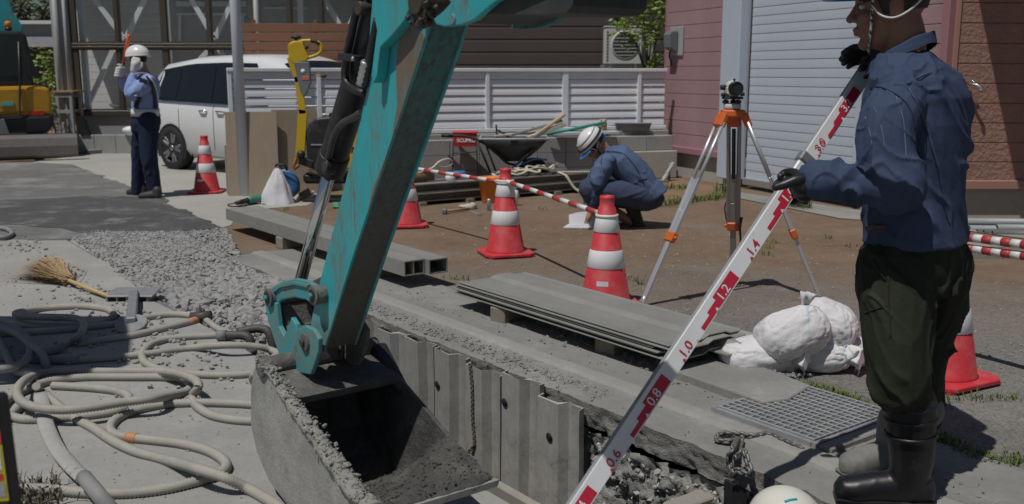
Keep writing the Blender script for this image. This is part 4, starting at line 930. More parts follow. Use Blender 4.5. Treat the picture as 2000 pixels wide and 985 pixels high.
# bundle of chain on the gutter edge and the short black pile it holds
gpt = lambda px, py, z=.03: G(px, py, z)
chain('chain', 'grey steel chain lying from the trench edge onto the drain grating', [pt(1432, 938, 2.70), pt(1424, 900, 2.71), pt(1432, 876, 2.72)] + [gpt(*p) for p in ((1440, 858), (1425, 862), (1400, 858), (1412, 848), (1440, 848), (1475, 852), (1500, 848), (1520, 856), (1545, 868), (1568, 876))], .0058, chain_m)
chain('chain', 'looped steel chain draped over the black sheet pile top', [gpt(1448, 858), gpt(1445, 872), pt(1437, 895, 2.70), pt(1452, 880, 2.71), pt(1462, 910, 2.69), pt(1470, 930, 2.68), pt(1455, 925, 2.66), pt(1440, 918, 2.66), pt(1430, 930, 2.66)], .0058, chain_m)
uu, zz = pv(1420, 925, 2.70); u2, z2 = pv(1484, 950, 2.70)
bp = thing('sheet_pile', 'short black sheet pile with chain at its top near the white helmet', 'sheet pile', uv(uu, 2.70, -1.1), 0, 'sheet piles lining the trench')
part(MB().prism([(uu, zz - .02), (u2, zz - .035), (u2, -1.1), (uu, -1.1)], fu, 2.685, 2.70), 'sheet', hyd_m, bp, bevel=.002); part(MB().prism([(u2 - .008, zz - .03), (u2, zz - .03), (u2, -1.1), (u2 - .008, -1.1)], fu, 2.64, 2.684), 'flange', hyd_m, bp)
timber_m = mat('weathered_timber', (.27, .23, .18), .85, var=.22, scale=4, bump=.5, bscale=40, stretch=(3, 3, 3), dirt=(.17, .16, .14), dscale=3, rnd=.15)
gtimber_m = mat('grey_timber', (.31, .29, .25), .85, var=.2, scale=5, bump=.4, bscale=50, dirt=(.2, .19, .17), dscale=4, rnd=.1)
q = pt(1330, 1000, 2.62); single(MB().beam(q - DV * .06, q + DV * .2, .09, .08, ch=.006), 'timber_strut', gtimber_m, 'grey square timber across the trench below the broken slab edge', 'timber')
q = pt(985, 968, 2.58); single(MB().beam(q - DU * .3, q + DU * 1.4, .05, .09, ch=.004), 'waling_board', gtimber_m, 'pale board running along the sheet piles beside the bucket lip', 'board')

# ================================================================ STEEL LENGTHS AND TIMBER ON THE GROUND
alum_m = mat('dusty_aluminium', (.33, .325, .30), .55, .35, var=.14, scale=4, bump=.12, bscale=60, dirt=(.24, .23, .205), dscale=2.5, damt=(.5, .75))
def wood_block(label, p0, p1, w, h_, m=timber_m): return single(MB().beam(V3(p0) + Vector((0, 0, h_ / 2)), V3(p1) + Vector((0, 0, h_ / 2)), w, h_, ch=.006), 'wood_block', m, label, 'wood block', 'timber blocks under the steel')
un, vn = GUV(790, 541, .10); uf, vf = GUV(455, 428, .10)
for i, (dv, w, u_a, mm, lab) in enumerate(((0, .16, un, alum_m, 'long hollow rectangular steel length nearer the trench with pale open end'), (.165, .15, un + .05, alum_m, 'long hollow rectangular steel length behind its twin with dark open end'))):
    t = thing('steel_box_section', lab, 'steel section', uv(un, vn + dv, .10), 0, 'box sections lying beside the trench')
    v0, v1, zb, zt = vn + dv, vn + dv + w, .102, .205; th = .008; m = MB()
    for a, b, c, d_ in ((v0, v1, zb, zb + th), (v0, v1, zt - th, zt), (v0, v0 + th, zb + th, zt - th), (v1 - th, v1, zb + th, zt - th)) : m.prism([(a, c), (b, c), (b, d_), (a, d_)], lambda a_, b_, d: uv(d, a_, b_), uf, u_a)
    part(m, 'section', mm, t)
    if i == 0: part(MB().prism([(v0 + .07, zb + th), (v0 + .078, zb + th), (v0 + .078, zt - th), (v0 + .07, zt - th)], lambda a_, b_, d: uv(d, a_, b_), uf, u_a - .002), 'web', mat('yellowed_web', (.34, .29, .16), .6, var=.2), t)
bu, bv = GUV(545, 486, 0); wood_block('grey timber block under the middle of the box sections', uv(bu, bv, 0), uv(bu - .02, bv + .5, 0), .12, .098, gtimber_m)
wood_block('timber block hidden under the near end of the box sections', uv(un - .5, vn - .02, 0), uv(un - .5, vn + .36, 0), .1, .098)
su0, sv0 = GUV(888, 575, .10); su1, _ = GUV(1300, 692, .10)
sprof = [(0, .012), (.02, .012), (.06, .0), (.24, .0), (.28, .03), (.40, .03), (.44, 0), (.50, .0), (.52, .01)]
names = ['lowest', 'second lowest', 'third from the bottom', 'third from the top', 'second from the top', 'uppermost']
for k in range(6):
    t = thing('sheet_pile', 'dusty grey steel sheet lying %s in the stack on timber blocks' % names[k], 'sheet pile', uv(su0, sv0, .10 + k * .013), 0, 'sheet piles stacked on timber blocks')
    pr = [(a, b * .5) for a, b in sprof]; pr2 = pr + [(a, b + .007) for a, b in reversed(pr)]
    o_ = random.uniform(-.02, .02); e_ = [.12, .02, .05, .0, .14, .10][k]
    part(MB().prism(pr2, lambda a_, b_, d: uv(d, sv0 + a_ + o_ * .3 + .012 * (k % 2), .10 + k * .0135 + b_), su0 + o_, su1 + e_), 'sheet', alum_m, t, bevel=.0015, seg=1)
t = thing('sheet_pile', 'wavy steel sheet jutting out from the right end of the stack', 'sheet pile', uv(su1, sv0 + .3, .10), 0, 'sheet piles stacked on timber blocks')
pr = [(0, 0), (.05, 0), (.09, .045), (.2, .045), (.24, 0), (.33, 0), (.36, .02)]; part(MB().prism(pr + [(a, b + .007) for a, b in reversed(pr)], lambda a_, b_, d: uv(d, sv0 + .30 + a_, .105 + b_), su1 - .6, su1 + .22), 'sheet', alum_m, t)
a, b = GUV(965, 632); wood_block('brown timber block under the left end of the steel sheet stack', uv(a + .03, b, 0), uv(a - .06, b + .5, 0), .12, .098)
a, b = GUV(1172, 692); wood_block('split timber block under the right end of the steel sheet stack', uv(a + .03, b, 0), uv(a - .05, b + .5, 0), .13, .098)
# broken concrete slab by the grating
single(MB().prism([(0, 0), (.62, -.02), (.66, .10), (.60, .34), (.30, .38), (.05, .30)], lambda a_, b_, d: uv(-3.18 + a_, 3.30 + b_, d + .004 * noise.noise(Vector((a_ * 9, b_ * 9, d)))), .0, .055), 'concrete_slab', gutter_m, 'worn raised concrete slab between the sandbags and the grating', 'slab', bevel=.008)

# ---------------------------------------------------------------- drain grating, every bar a part
gr = thing('drain_grating', 'square steel drain grating set in the gutter beside the trench', 'grating', uv(-2.42, 3.36, .02))
g_m = mat('grating_steel', (.34, .35, .36), .5, .3, var=.18, scale=8, bump=.15, dirt=(.20, .19, .17), dscale=5)
gu0, gu1, gv0, gv1, gz_ = -2.66, -2.17, 3.10, 3.64, .037
pit = struct(MB().box(uv((gu0 + gu1) / 2, (gv0 + gv1) / 2, .0225), (gu1 - gu0, gv1 - gv0, .004), rotz(math.atan2(DU.y, DU.x))), 'drain_pit', black_m)
for k in range(15): 
    v = gv0 + .004 + k * (gv1 - gv0 - .008) / 14; part(MB().beam(uv(gu0, v, gz_), uv(gu1, v, gz_), .009, .022, ch=.002), 'bearing_bar', g_m, gr)
for k in range(13):
    u = gu0 + .006 + k * (gu1 - gu0 - .012) / 12; part(MB().beam(uv(u, gv0, gz_ - .002), uv(u, gv1, gz_ - .001), .008, .02), 'cross_bar', g_m, gr)
for a, b in ((uv(gu0 - .012, gv0 - .02, .022), uv(gu0 - .012, gv1 + .02, .022)), (uv(gu1 + .012, gv0 - .02, .022), uv(gu1 + .012, gv1 + .02, .022)), (uv(gu0, gv0 - .012, .022), uv(gu1, gv0 - .012, .022)), (uv(gu0, gv1 + .012, .022), uv(gu1, gv1 + .012, .022))): part(MB().beam(a, b, .02, .034), 'frame_bar', gutter_m if a == b else g_m, gr)
part(MB().beam(uv(gu1 + .055, gv0 - .01, .022), uv(gu1 + .055, gv1, .022), .06, .03, ch=.006), 'concrete_frame', kerb_m, gr)

# ---------------------------------------------------------------- sandbags
bag_mat = NT('woven_bag'); c = bag_mat.mix(bag_mat.ramp(bag_mat.noise(3, 6), .3, .7), (.60, .588, .592), (.72, .708, .712))
c = bag_mat.mix(bag_mat.math('MULTIPLY', bag_mat.ramp(bag_mat.noise(5, 8, .7), .55, .72), .45), c, (.45, .42, .38))
sxx = bag_mat.n('ShaderNodeSeparateXYZ'); bag_mat.l(bag_mat.co, sxx.inputs[0]); ab = bag_mat.math('ABSOLUTE', bag_mat.math('SUBTRACT', bag_mat.math('ADD', sxx.outputs[0], bag_mat.math('MULTIPLY', bag_mat.noise(6, 3), .03)), .065), 0)
c = bag_mat.mix(bag_mat.math('MULTIPLY', bag_mat.ramp(ab, .005, .003), .45), c, (.32, .58, .66))
bag_rg = bag_mat.n('ShaderNodeTexNoise', noise_type='RIDGED_MULTIFRACTAL'); bag_rg.inputs['Scale'].default_value = 11; bag_rg.inputs['Detail'].default_value = 3; bag_mat.l(bag_mat.co, bag_rg.inputs['Vector'])
bag_m = bag_mat.fin(c, .75, 0, bag_mat.bump(bag_mat.math('ADD', bag_mat.noise(30, 6, .7), bag_mat.math('ADD', bag_mat.math('MULTIPLY', bag_mat.noise(300, 2), .15), bag_mat.math('MULTIPLY', bag_rg.outputs[0], -.5))), .6, .009))
def sandbag(label, c, sx, sy, sz, rz, tilt=0, ty=0, neck=None, seed=0):
    c = V3(c); R = (Matrix.Rotation(rz, 3, 'Z') @ Matrix.Rotation(tilt, 3, 'Y') @ Matrix.Rotation(ty, 3, 'X')); rs = []; n, mm = 88, 56
    t = thing('sandbag', label, 'sandbag', c, 0, 'white woven sandbags in a pile')
    for i in range(mm + 1):
        ph = -math.pi / 2 + math.pi * (.015 + .97 * i / mm); ring = []
        for j in range(n):
            th = 2 * math.pi * j / n; pw = lambda x, e: math.copysign(abs(x) ** e, x)
            q = Vector((pw(math.cos(ph), .7) * pw(math.cos(th), .72), pw(math.cos(ph), .7) * pw(math.sin(th), .72), pw(math.sin(ph), .85)))
            s_ = Vector((seed * 5.3, seed * 2.1, 0)); k = 1 + .05 * noise.noise(q * 1.5 + s_) + .015 * noise.noise(q * 4 + s_)
            rad = math.atan2(q.z, q.x); fold = -.030 * max(0, 1 - abs(noise.noise(Vector((q.x * 1.6 + seed, q.y * 3.2, q.z * 2)))) * 9) - .028 * max(0, 1 - abs(noise.noise(Vector((q.x * 4, q.y * 3 + seed, q.z * 4)))) * 6) + .015 * noise.noise(q * 6)
            k += fold * min(1, abs(q.z) * 1.2 + .35); 
            if neck is not None:
                nd = V3(neck).normalized(); al = q.normalized().dot(nd)
                if al > .0: pl = q.cross(nd); ph_ = math.atan2(pl.dot(nd.orthogonal()), pl.dot(nd.cross(nd.orthogonal()))); k += -.075 * al * max(0, 1 - abs(math.sin(4.5 * ph_ + 1.2 * noise.noise(q * 3 + s_))) * 2.6) + .02 * al
            p = Vector((q.x * sx * k, q.y * sy * k, q.z * sz * k))
            w = c + R @ p; w.z = max(w.z, .006); ring.append(w)
        rs.append(ring)
    part(MB().rings(rs), 'sack', bag_m, t, fix=True)
    if neck is not None:
        a = c + R @ Vector((neck[0] * sx * .82, neck[1] * sy * .82, neck[2] * sz * .8)); d = (R @ Vector(neck)).normalized(); m = MB(); rs = []
        for i, (s_, r_) in enumerate(((-.05, .07), (0, .035), (.03, .018), (.045, .018), (.08, .035), (.11, .05))):
            x = d.orthogonal().normalized(); y = d.cross(x); rs.append([a + d * s_ + (x * math.cos(w) + y * math.sin(w) * .6) * r_ * (1 + .28 * math.sin(w * 5 + seed)) for w in (2 * math.pi * j / 20 for j in range(20))])
        part(m.rings(rs), 'tied_neck', bag_m, t); x = d.orthogonal().normalized(); y = d.cross(x)
        part(MB().tube([a + d * .037 + (x * math.cos(w) + y * math.sin(w) * .7) * .023 for w in (2 * math.pi * j / 14 for j in range(14))], .004, 6, loop=True).tube([a + d * .04, a + d * .05 + Vector((.04, -.03, -.06)), a + Vector((.05, -.04, -.16))], .003, 5), 'tie_cord', white_m, t)
    return t
sandbag('white sandbag lying flat at the left foot of the pile', G(1492, 735, 0) + Vector((.0, .10, .075)), .20, .14, .095, .15, seed=1, neck=(.6, -.75, .1))
sandbag('white sandbag under the pile at its front right', G(1612, 732, 0) + Vector((-.01, .12, .07)), .16, .14, .085, -.2, seed=2, neck=(.8, -.5, .1))
sandbag('white sandbag hidden low at the back of the pile', G(1560, 690, 0) + Vector((0, .06, .09)), .2, .15, .10, .1, seed=3)
sandbag('large round white sandbag on top of the pile', P(1545, 655, 4.62), .185, .15, .125, .25, -.25, -.45, seed=4, neck=(.45, -.45, .75))
sandbag('white sandbag leaning at the top right of the pile', P(1614, 636, 4.74), .15, .14, .125, -.3, .35, seed=5, neck=(.75, -.7, -.25))
sandbag('small white sandbag at the far right beside the trouser leg', P(1664, 690, 4.78), .10, .11, .085, .4, .1, seed=6, neck=(-.5, -.8, .25))

# ---------------------------------------------------------------- traffic cones
cone_m = mat('cone_red', (.56, .04, .05), .5, var=.1, scale=5, bump=.08, bscale=60, dirt=(.42, .17, .16), dscale=9, damt=(.5, .75))
conew_m = mat('cone_band', (.76, .755, .77), .45, var=.06, scale=6, bump=.05, dirt=(.45, .40, .38), dscale=8, damt=(.58, .8))
def make_cone(h_=.70):
    r0, r1 = .155, .041; rad = lambda z: r0 + (r1 - r0) * (z - .03) / (h_ - .03)
    t = thing('traffic_cone', 'x', 'traffic cone', (0, 0, 0), 0, 'red and white traffic cones')
    part(MB().lathe([(r0 + .012, .028), (r0, .045), (rad(h_ - .07), h_ - .07), (.047, h_ - .065), (.045, h_ - .02), (.047, h_ - .012), (.044, h_), (.030, h_), (.03, h_ - .05)], 32), 'body', cone_m, t)
    for a, b in ((.68, .83), (.36, .52)): part(MB().lathe([(rad(a * h_) + .002, a * h_), (rad(a * h_) + .005, a * h_ + .004), (rad(b * h_) + .005, b * h_ - .004), (rad(b * h_) + .002, b * h_)], 32, cap=False), 'reflective_band', conew_m, t)
    B_ = .205; c_ = .055; poly = [(-B_ + c_, -B_), (B_ - c_, -B_), (B_, -B_ + c_), (B_, B_ - c_), (B_ - c_, B_), (-B_ + c_, B_), (-B_, B_ - c_), (-B_, -B_ + c_)]
    part(MB().prism(poly, lambda a, b, d: Vector((a, b, d)), .010, .034), 'base', cone_m, t, bevel=.006)
    for sx_, sy_ in ((1, 1), (1, -1), (-1, 1), (-1, -1)): part(MB().box((sx_ * .15, sy_ * .15, .006), (.07, .07, .012)), 'base_foot', cone_m, t)
    return t
c0 = make_cone(); cones = [(987, 503, .3, 'red and white traffic cone in mid yard where both striped bars meet'), (1186, 606, .15, 'red and white traffic cone beside the left tripod leg'), (1862, 758, .5, 'large red and white traffic cone right of the standing worker'), (790, 446, .2, 'red traffic cone half hidden behind the excavator arm'), (398, 379, .1, 'red and white traffic cone on the driveway near the white van')]
CP = []
for i, (px, py, rz, lab) in enumerate(cones):
    p = G(px, py); p = p + Vector((0, .13, 0)); CP.append(p)
    if i == 0: c0.location = p; c0.rotation_euler.z = rz; c0['label'] = lab; c0_o = c0; cc = c0
    else: cc = dup(c0, lab, p, rz)
    if i in (1, 4):   # maker's sticker, unreadable at this size
        tt = Vector((0, -1, 0)); z = .15; a = -math.pi / 2 - .25
        me = MB().grid(lambda s, q: Vector(((.1375 - .17 * q * .03) * math.cos(a - rz + (s - .5) * .55), (.1375 - .17 * q * .03) * math.sin(a - rz + (s - .5) * .55), z + q * .03)), 8, 1)
        o = put('sticker', mesh_of(me, 'sticker', mat('sticker%d' % i, (.62, .64, .68), .5, var=.2, scale=60)), cc)
bar_w = mat('bar_white', (.70, .69, .66), .5, var=.06); bar_r = mat('bar_red', (.45, .05, .05), .5, var=.08)
def cone_bar(label, a, b, ra=True, r=.017):
    a, b = V3(a), V3(b); t = thing('cone_bar', label, 'cone bar', a, 0, 'red and white striped cone bars'); n = 13; d = (b - a) / n
    for i in range(n): part(MB().tube([a + d * i, a + d * (i + 1)], r, 12), 'red_stripe' if i % 2 else 'white_stripe', bar_r if i % 2 else bar_w, t)
    if ra:
        for q in (a, b):
            m = MB().lathe([(.057, -.008), (.072, -.008), (.072, .01), (.057, .01)], 24, Matrix.Translation(q), cap=False); part(m, 'end_ring', bar_w, t)
    return t
up = lambda i, z: CP[i] + Vector((0, 0, z))
cone_bar('striped cone bar from behind the excavator arm to the middle cone', up(3, .57), up(0, .585))
cone_bar('striped cone bar from the middle cone down to the cone by the tripod', up(0, .60), up(1, .575))
# loose bars and pipes right
for p, q, lab in (((1868, 461), (2120, 494), 'upper striped cone bar at the right edge behind the worker'), ((1868, 482), (2120, 517), 'lower striped cone bar at the right edge behind the worker')):
    cone_bar(lab, P(*p, 4.75), P(*q, 4.2), False, .021)
single(MB().beam(G(1960, 545) + Vector((0, .9, .05)), G(2060, 545) + Vector((0, .9, .05)), .3, .1), 'wood_block', gtimber_m, 'timber packing under the striped bars at the right edge', 'wood block')
pvc = mat('grey_pvc', (.32, .34, .34), .45, var=.1); pvcd = mat('dark_pvc', (.13, .13, .125), .5, var=.15); pin_m = mat('pipe_inside', (.05, .035, .03), .8)
for k, (a, b, m_, lab) in enumerate((((1885, 433), (2200, 426), pvc, 'topmost grey pipe along the wall foot at the right'), ((1893, 447), (2200, 440), pvc, 'second grey pipe along the wall foot at the right'), ((1947, 445), (2200, 440), pvc, 'short pale grey pipe with open end at the right wall foot'), ((1908, 453), (2200, 455), pvcd, 'dark open pipe left of two others by the wall foot'), ((1921, 454), (2200, 457), pvcd, 'dark open pipe in the middle by the wall foot'), ((1938, 456), (2200, 458), pvcd, 'dark open pipe nearest the striped bars'))):
    A, B = P(*a, 9.1 - k * .07), P(*b, 9.0 - k * .07); B.z = A.z; r = .034 if k < 3 else .026
    t = thing('pipe', lab, 'pipe', A, 0, 'grey pipes along the wall foot'); part(MB().lathe([(r * .8, .05), (r * .8, 0), (r, 0), (r, (B - A).length), (r * .8, (B - A).length)], 16, Matrix.Translation(A) @ (B - A).to_track_quat('Z', 'Y').to_matrix().to_4x4(), cap=False), 'tube', m_, t)
    part(MB().lathe([(r * .8, .05), (.001, .05)], 16, Matrix.Translation(A) @ (B - A).to_track_quat('Z', 'Y').to_matrix().to_4x4(), cap=False), 'bore', pin_m, t)
# ================================================================ TRIPOD WITH LEVEL
or_m = mat('orange_plastic', (.62, .13, .025), .45, var=.1, bump=.03); leg_m = mat('tripod_aluminium', (.62, .63, .65), .35, .55, var=.06, bump=.02); bron_m = mat('bronze_anodised', (.34, .31, .285), .4, .5, var=.08, bump=.02)
cream_m = mat('level_cream', (.58, .57, .53), .45, var=.05); lens_m = mat('lens_black', (.006, .006, .008), .35, var=0, bump=0)
F1, F2, F3 = G(1252, 598), G(1602, 584), G(1431, 556)
hc = (F1 + F2 + F3) / 3; HZ = 1.225; hc = Vector((P(1431, 225, hc.y).x, hc.y, 0)); top = hc + Vector((0, 0, HZ))
tri = thing('tripod', 'aluminium and orange survey tripod standing on the brown yard', 'tripod', hc)
m = MB().lathe([(.072, HZ - .05), (.084, HZ - .045), (.084, HZ - .012), (.078, HZ - .005), (.03, HZ)], 6, Matrix.Translation(hc) @ Matrix.Rotation(.52, 4, 'Z'), smooth=False); part(m, 'head_plate', or_m, tri, bevel=.004)
def tleg(Ft, mm, wide):
    o = V3((Ft.x - hc.x, Ft.y - hc.y, 0)).normalized(); a = hc + o * .072 + Vector((0, 0, HZ - .035)); sd = Vector((-o.y, o.x, 0)); d = (Ft - a).normalized(); L = (Ft - a).length; nrm = sd.cross(d)
    hinge = part(MB().beam(a - d * .01 - sd * 0, a + d * .085, .088, .045, up=nrm, ch=.008), 'leg_hinge', or_m, tri, bevel=.003)
    for s_ in (-1, 1): part(MB().tube([a + sd * s_ * .034 + d * .05, a + d * (L * .36) + sd * s_ * .030], .0125, 12), 'leg_tube', mm, tri)
    for s_ in (-1, 1): part(MB().beam(a + d * (L * .33) + sd * s_ * .032, a + d * (L * .63) + sd * s_ * .026, .020, .024, up=nrm, ch=.003), 'leg_rail', mm, tri)
    part(MB().beam(a + d * (L * .34), a + d * (L * .64), .05, .014, up=nrm), 'leg_sleeve', mm, tri)
    part(MB().beam(a + d * (L * .615), a + d * (L * .665), .082, .04, up=nrm, ch=.006), 'leg_clamp', or_m, tri, bevel=.002); part(MB().blob(a + d * L * .64 + sd * .05, (.012, .012, .012)), 'clamp_knob', or_m, tri)
    part(MB().beam(a + d * (L * .5), a + d * (L * .985), .040, .022, up=nrm, ch=.004), 'lower_leg', mm, tri); part(MB().tube([a + d * L * .95, Ft - d * .005], [.02, .005], 8), 'leg_spike', steel_m, tri)
    return a, d, L, sd, nrm
tleg(F1, leg_m, 0); tleg(F2, leg_m, 0)
a, d, L, sd, nr = tleg(F3, bron_m, 1)
if nr.y > 0: nr = -nr
for s_ in (-1, 1): part(MB().beam(a + sd * s_ * .036 + d * .03, a + sd * s_ * .036 + d * L * .62, .022, .028, up=nr, ch=.004), 'leg_rail', bron_m, tri)
part(MB().beam(a + d * .10 + nr * .004, a + d * L * .36 + nr * .004, .024, .02, up=nr), 'leg_slot', black_m, tri)
part(MB().beam(a + d * L * .38, a + d * L * .62, .06, .02, up=nr), 'leg_sleeve', bron_m, tri)
p = a + d * L * .60
strap1 = MB().tube(spline([p + sd * -.045 + nr * .01, p + sd * -.06 + nr * .02 + Vector((0, 0, .03)), p + sd * -.05 + nr * .02 + Vector((0, 0, -.05)), p + sd * -.06 + nr * .03 + Vector((0, 0, -.15))], .02), .011, 6, asp=.35); strap2 = MB().tube(spline([p + sd * .045 + nr * .01, p + sd * .06 + Vector((0, 0, .08)), p + sd * .04 + nr * .01 + Vector((0, 0, .14))], .02), .011, 6, asp=.35); part(strap1, 'strap', black_m, tri); part(strap2, 'strap', black_m, tri)
top = top + Vector((-.005, 0, 0)); lv = thing('auto_level', 'cream auto level instrument with black lens on top of the tripod', 'survey level', top)
def tl(x, y, z): return top + Vector((x, y, z))
part(MB().lathe([(.052, .0), (.055, .008), (.055, .03), (.045, .036)], 20, Matrix.Translation(top)), 'base_plate', cream_m, lv)
for k in range(3): a_ = -.9 + k * 2.094; part(MB().cyl(tl(.045 * math.cos(a_), .045 * math.sin(a_), .03), tl(.045 * math.cos(a_), .045 * math.sin(a_), .06), .012, 10).lathe([(.02, .036), (.021, .04), (.021, .05), (.02, .054)], 12, Matrix.Translation(tl(.045 * math.cos(a_), .045 * math.sin(a_), 0))), 'foot_screw', black_m, lv)
part(MB().lathe([(.066, .062), (.068, .066), (.068, .074), (.06, .078)], 24, Matrix.Translation(top)), 'circle', black_m, lv)
part(MB().box(tl(0, .01, .115), (.092, .15, .075), None, .02).blob(tl(0, .01, .145), (.045, .075, .035), 16, 10), 'body', cream_m, lv)
part(MB().lathe([(.042, 0), (.044, .005), (.044, .05), (.036, .06)], 24, Matrix.Translation(tl(-.002, -.115, .13)) @ Matrix.Rotation(-math.pi / 2, 4, 'X')), 'objective', black_m, lv); part(MB().lathe([(.043, .0), (.040, -.004), (.034, .002), (.001, .006)], 24, Matrix.Translation(tl(-.002, -.117, .13)) @ Matrix.Rotation(-math.pi / 2, 4, 'X'), cap=False), 'lens', lens_m, lv)
part(MB().cyl(tl(-.04, .02, .135), tl(-.075, .02, .135), .017), 'focus_knob', black_m, lv); part(MB().cyl(tl(.05, .0, .09), tl(.073, .0, .095), .012), 'drive_knob', black_m, lv); part(MB().cyl(tl(-.05, -.02, .09), tl(-.078, -.02, .09), .012), 'drive_knob', black_m, lv); part(MB().box(tl(0, -.03, .184), (.012, .03, .012), None, .003), 'sight', black_m, lv)

# ================================================================ LEVELLING STAFF
S6, S16 = P(1199, 888, 2.78), P(1533, 384, 3.20); eS = (S16 - S6).normalized(); kS = (S16 - S6).length / 1.0
nS = Vector((0, -1, .12)); nS = (nS - eS * nS.dot(eS)).normalized(); nS = (nS + eS.cross(nS) * .12).normalized(); sS = nS.cross(eS).normalized()   # sS points to the upper left side? fixed below
if sS.x > 0: sS = -sS
def sp_(s, side, out=0): return S6 + eS * (s - .6) * kS + sS * side + nS * out
t = NT('staff_white'); staff_w = t.fin(t.mix(t.ramp(t.noise(9, 6), .35, .7), (.74, .745, .75), (.66, .665, .66)), .38)
staff_g = mat('staff_grey', (.30, .31, .32), .5, var=.08); red_m = mat('staff_red', (.50, .02, .05), .5, var=.06, bump=0)
st = thing('levelling_staff', 'white levelling staff with red numbers held slanting by the standing worker', 'levelling staff', sp_(0.05, 0))
sEnd = 2.26 - .0
Rm = basis(eS, sS, nS)
def sbox(s0, s1, w, th, mm, name, ch=.004, out=0): return part(MB().box(sp_((s0 + s1) / 2, 0, -th / 2 + out), ((s1 - s0) * kS, w, th), Rm, ch), name, mm, st)
sbox(.02, 1.755, .057, .004, staff_w, 'front_face', .001); sbox(.02, 1.755, .059, .030, staff_g, 'lower_section', .004, -.0042)
TOPS = 2.17
sbox(1.755, TOPS, .050, .004, staff_w, 'front_face', .001, -.002); sbox(1.755, TOPS, .052, .026, staff_g, 'upper_section', .004, -.0062)
sbox(1.735, 1.775, .068, .042, mat('clip_grey', (.16, .165, .17), .5), 'clip', .006, .006); sbox(1.665, 1.732, .063, .010, staff_w, 'latch', .005, .008)
part(MB().box(sp_(1.655, .0, .003), (.016, .05, .003), Rm), 'latch_label', black_m, st); part(MB().box(sp_(1.70, -.005, .0025), (.05, .004, .003), Rm), 'latch_seam', black_m, st)
m = MB()
def red_rect(s0, s1, a, b, o=.0012): m.add([sp_(s0, a, o), sp_(s1, a, o), sp_(s1, b, o), sp_(s0, b, o)], [(0, 1, 2, 3)])
wm = MB()
def stair(s, hw):
    hw = hw - .006
    red_rect(s - .025, s + .082, -hw, hw * .72); red_rect(s - .075, s - .025, -hw, hw * .12); red_rect(s - .125, s - .075, -hw, -hw * .35)
    # thin tail and tick
def num(txt, s, hw, mb, size): text_mb(mb, txt, size * .70, sp_(s - .016, -hw + .010, .0022), eS, sS, 0, sx=1.05, bold=.0004)
for lab, s, hw in (('0.8', .80, .029), ('1.2', 1.20, .029), ('1.6', 1.60, .029)): stair(s, hw); num(lab, s, hw, wm, .062)
for lab, s, hw in (('0.6', .60, .029), ('1.0', 1.00, .029), ('1.4', 1.40, .029)): num(lab, s - .02, hw, m, .062)
for lab, s, hw in (('3.2', 1.995, .025),): stair(s, hw); num(lab, s, hw, wm, .054)
num('3.0', 1.818, .025, m, .054); stair(.40, .029); num('0.4', .40, .029, wm, .062); stair(2.285, .034) if TOPS > 2.4 else None
for s in (1.03, 1.885): text_mb(m, 'm', .014, sp_(s, -.0265, .0022), eS, sS, 0)
for s in (.56, .96, 1.36, 1.792): m.add([sp_(s - .008, -.025, .0022), sp_(s + .008, -.025, .0022), sp_(s, -.014, .0022)], [(0, 1, 2)])
for s in (.755, 1.155, 1.555, 1.955): wm.add([sp_(s - .007, -.023, .0024), sp_(s + .007, -.023, .0024), sp_(s, -.011, .0024)], [(0, 1, 2)])
part(m, 'red_print', red_m, st, fix=False)['kind'] = 'stuff'; part(wm, 'white_print', staff_w, st, fix=False)['kind'] = 'stuff'

# ================================================================ HOSES on the paving
def c6(x, y): return (x * .5076, 485 + y * .5076)
hose_m = mat('hose_beige', (.36, .342, .30), .75, var=.12, scale=6, bump=.2, bscale=80, dirt=(.27, .26, .24), dscale=4); hose_d = mat('hose_grey', (.22, .22, .22), .7, var=.15, dirt=(.30, .29, .27), dscale=5); flat_m = mat('flat_hose', (.36, .35, .33), .85, var=.1, bump=.2); cuff_m = mat('dark_cuff', (.07, .065, .06), .6, var=.2); tape_m = mat('orange_tape', (.5, .24, .11), .6, var=.2)
def hose(label, cr, r=.0205, m=hose_m, corr=True, z=0, lift=None, tape=None, asp=1):
    pts = []
    for i, q in enumerate(cr):
        zz = r + z + (lift.get(i, 0) if lift else 0); pts.append(G(*c6(*q), zz))
    pitch = .013; sp = spline(pts, pitch / 2 if corr else .04); t = thing('hose', label, 'hose', sp[0] - Vector((0, 0, r)), 0, 'suction hoses on the paving')
    for p in sp: p.z += .004 * noise.noise(p * 2)
    rr = [r * (1.0 if i % 2 else .78) for i in range(len(sp))] if corr else r
    part(MB().tube(sp, rr, 12 if corr else 10, asp=asp, up=(0, 0, 1)), 'tube', m, t, fix=False)
    if tape:
        i = int(tape * len(sp)); part(MB().tube(sp[i:i + 8], r * 1.06, 14), 'tape', tape_m, t)
    return t, sp
hose('smooth beige hose coiled at the back of the pile', [(-60, 262), (30, 282), (110, 297), (210, 300), (320, 297), (400, 282), (437, 258), (415, 236), (330, 225), (230, 227), (140, 237), (60, 251), (100, 262), (200, 266), (290, 270), (322, 292), (308, 330), (268, 362), (225, 382), (180, 398)], lift={6: .0, 11: .03, 12: .055, 13: .06, 14: .06, 15: .06, 16: .06, 17: .0}, corr=False)
hose('beige hose running under the steel jack to the orange taped end', [(-60, 334), (80, 325), (200, 318), (330, 305), (470, 288), (560, 268), (650, 255), (730, 258), (775, 268)], corr=False)
hose('beige hose with orange tape ending at the dark coupling', [(300, 368), (400, 352), (520, 334), (640, 306), (720, 286), (780, 267)], corr=False, tape=.84)
hose('ribbed hose leaving the dark coupling towards the trench', [(785, 268), (815, 292), (850, 315), (900, 330), (960, 336)], r=.019)
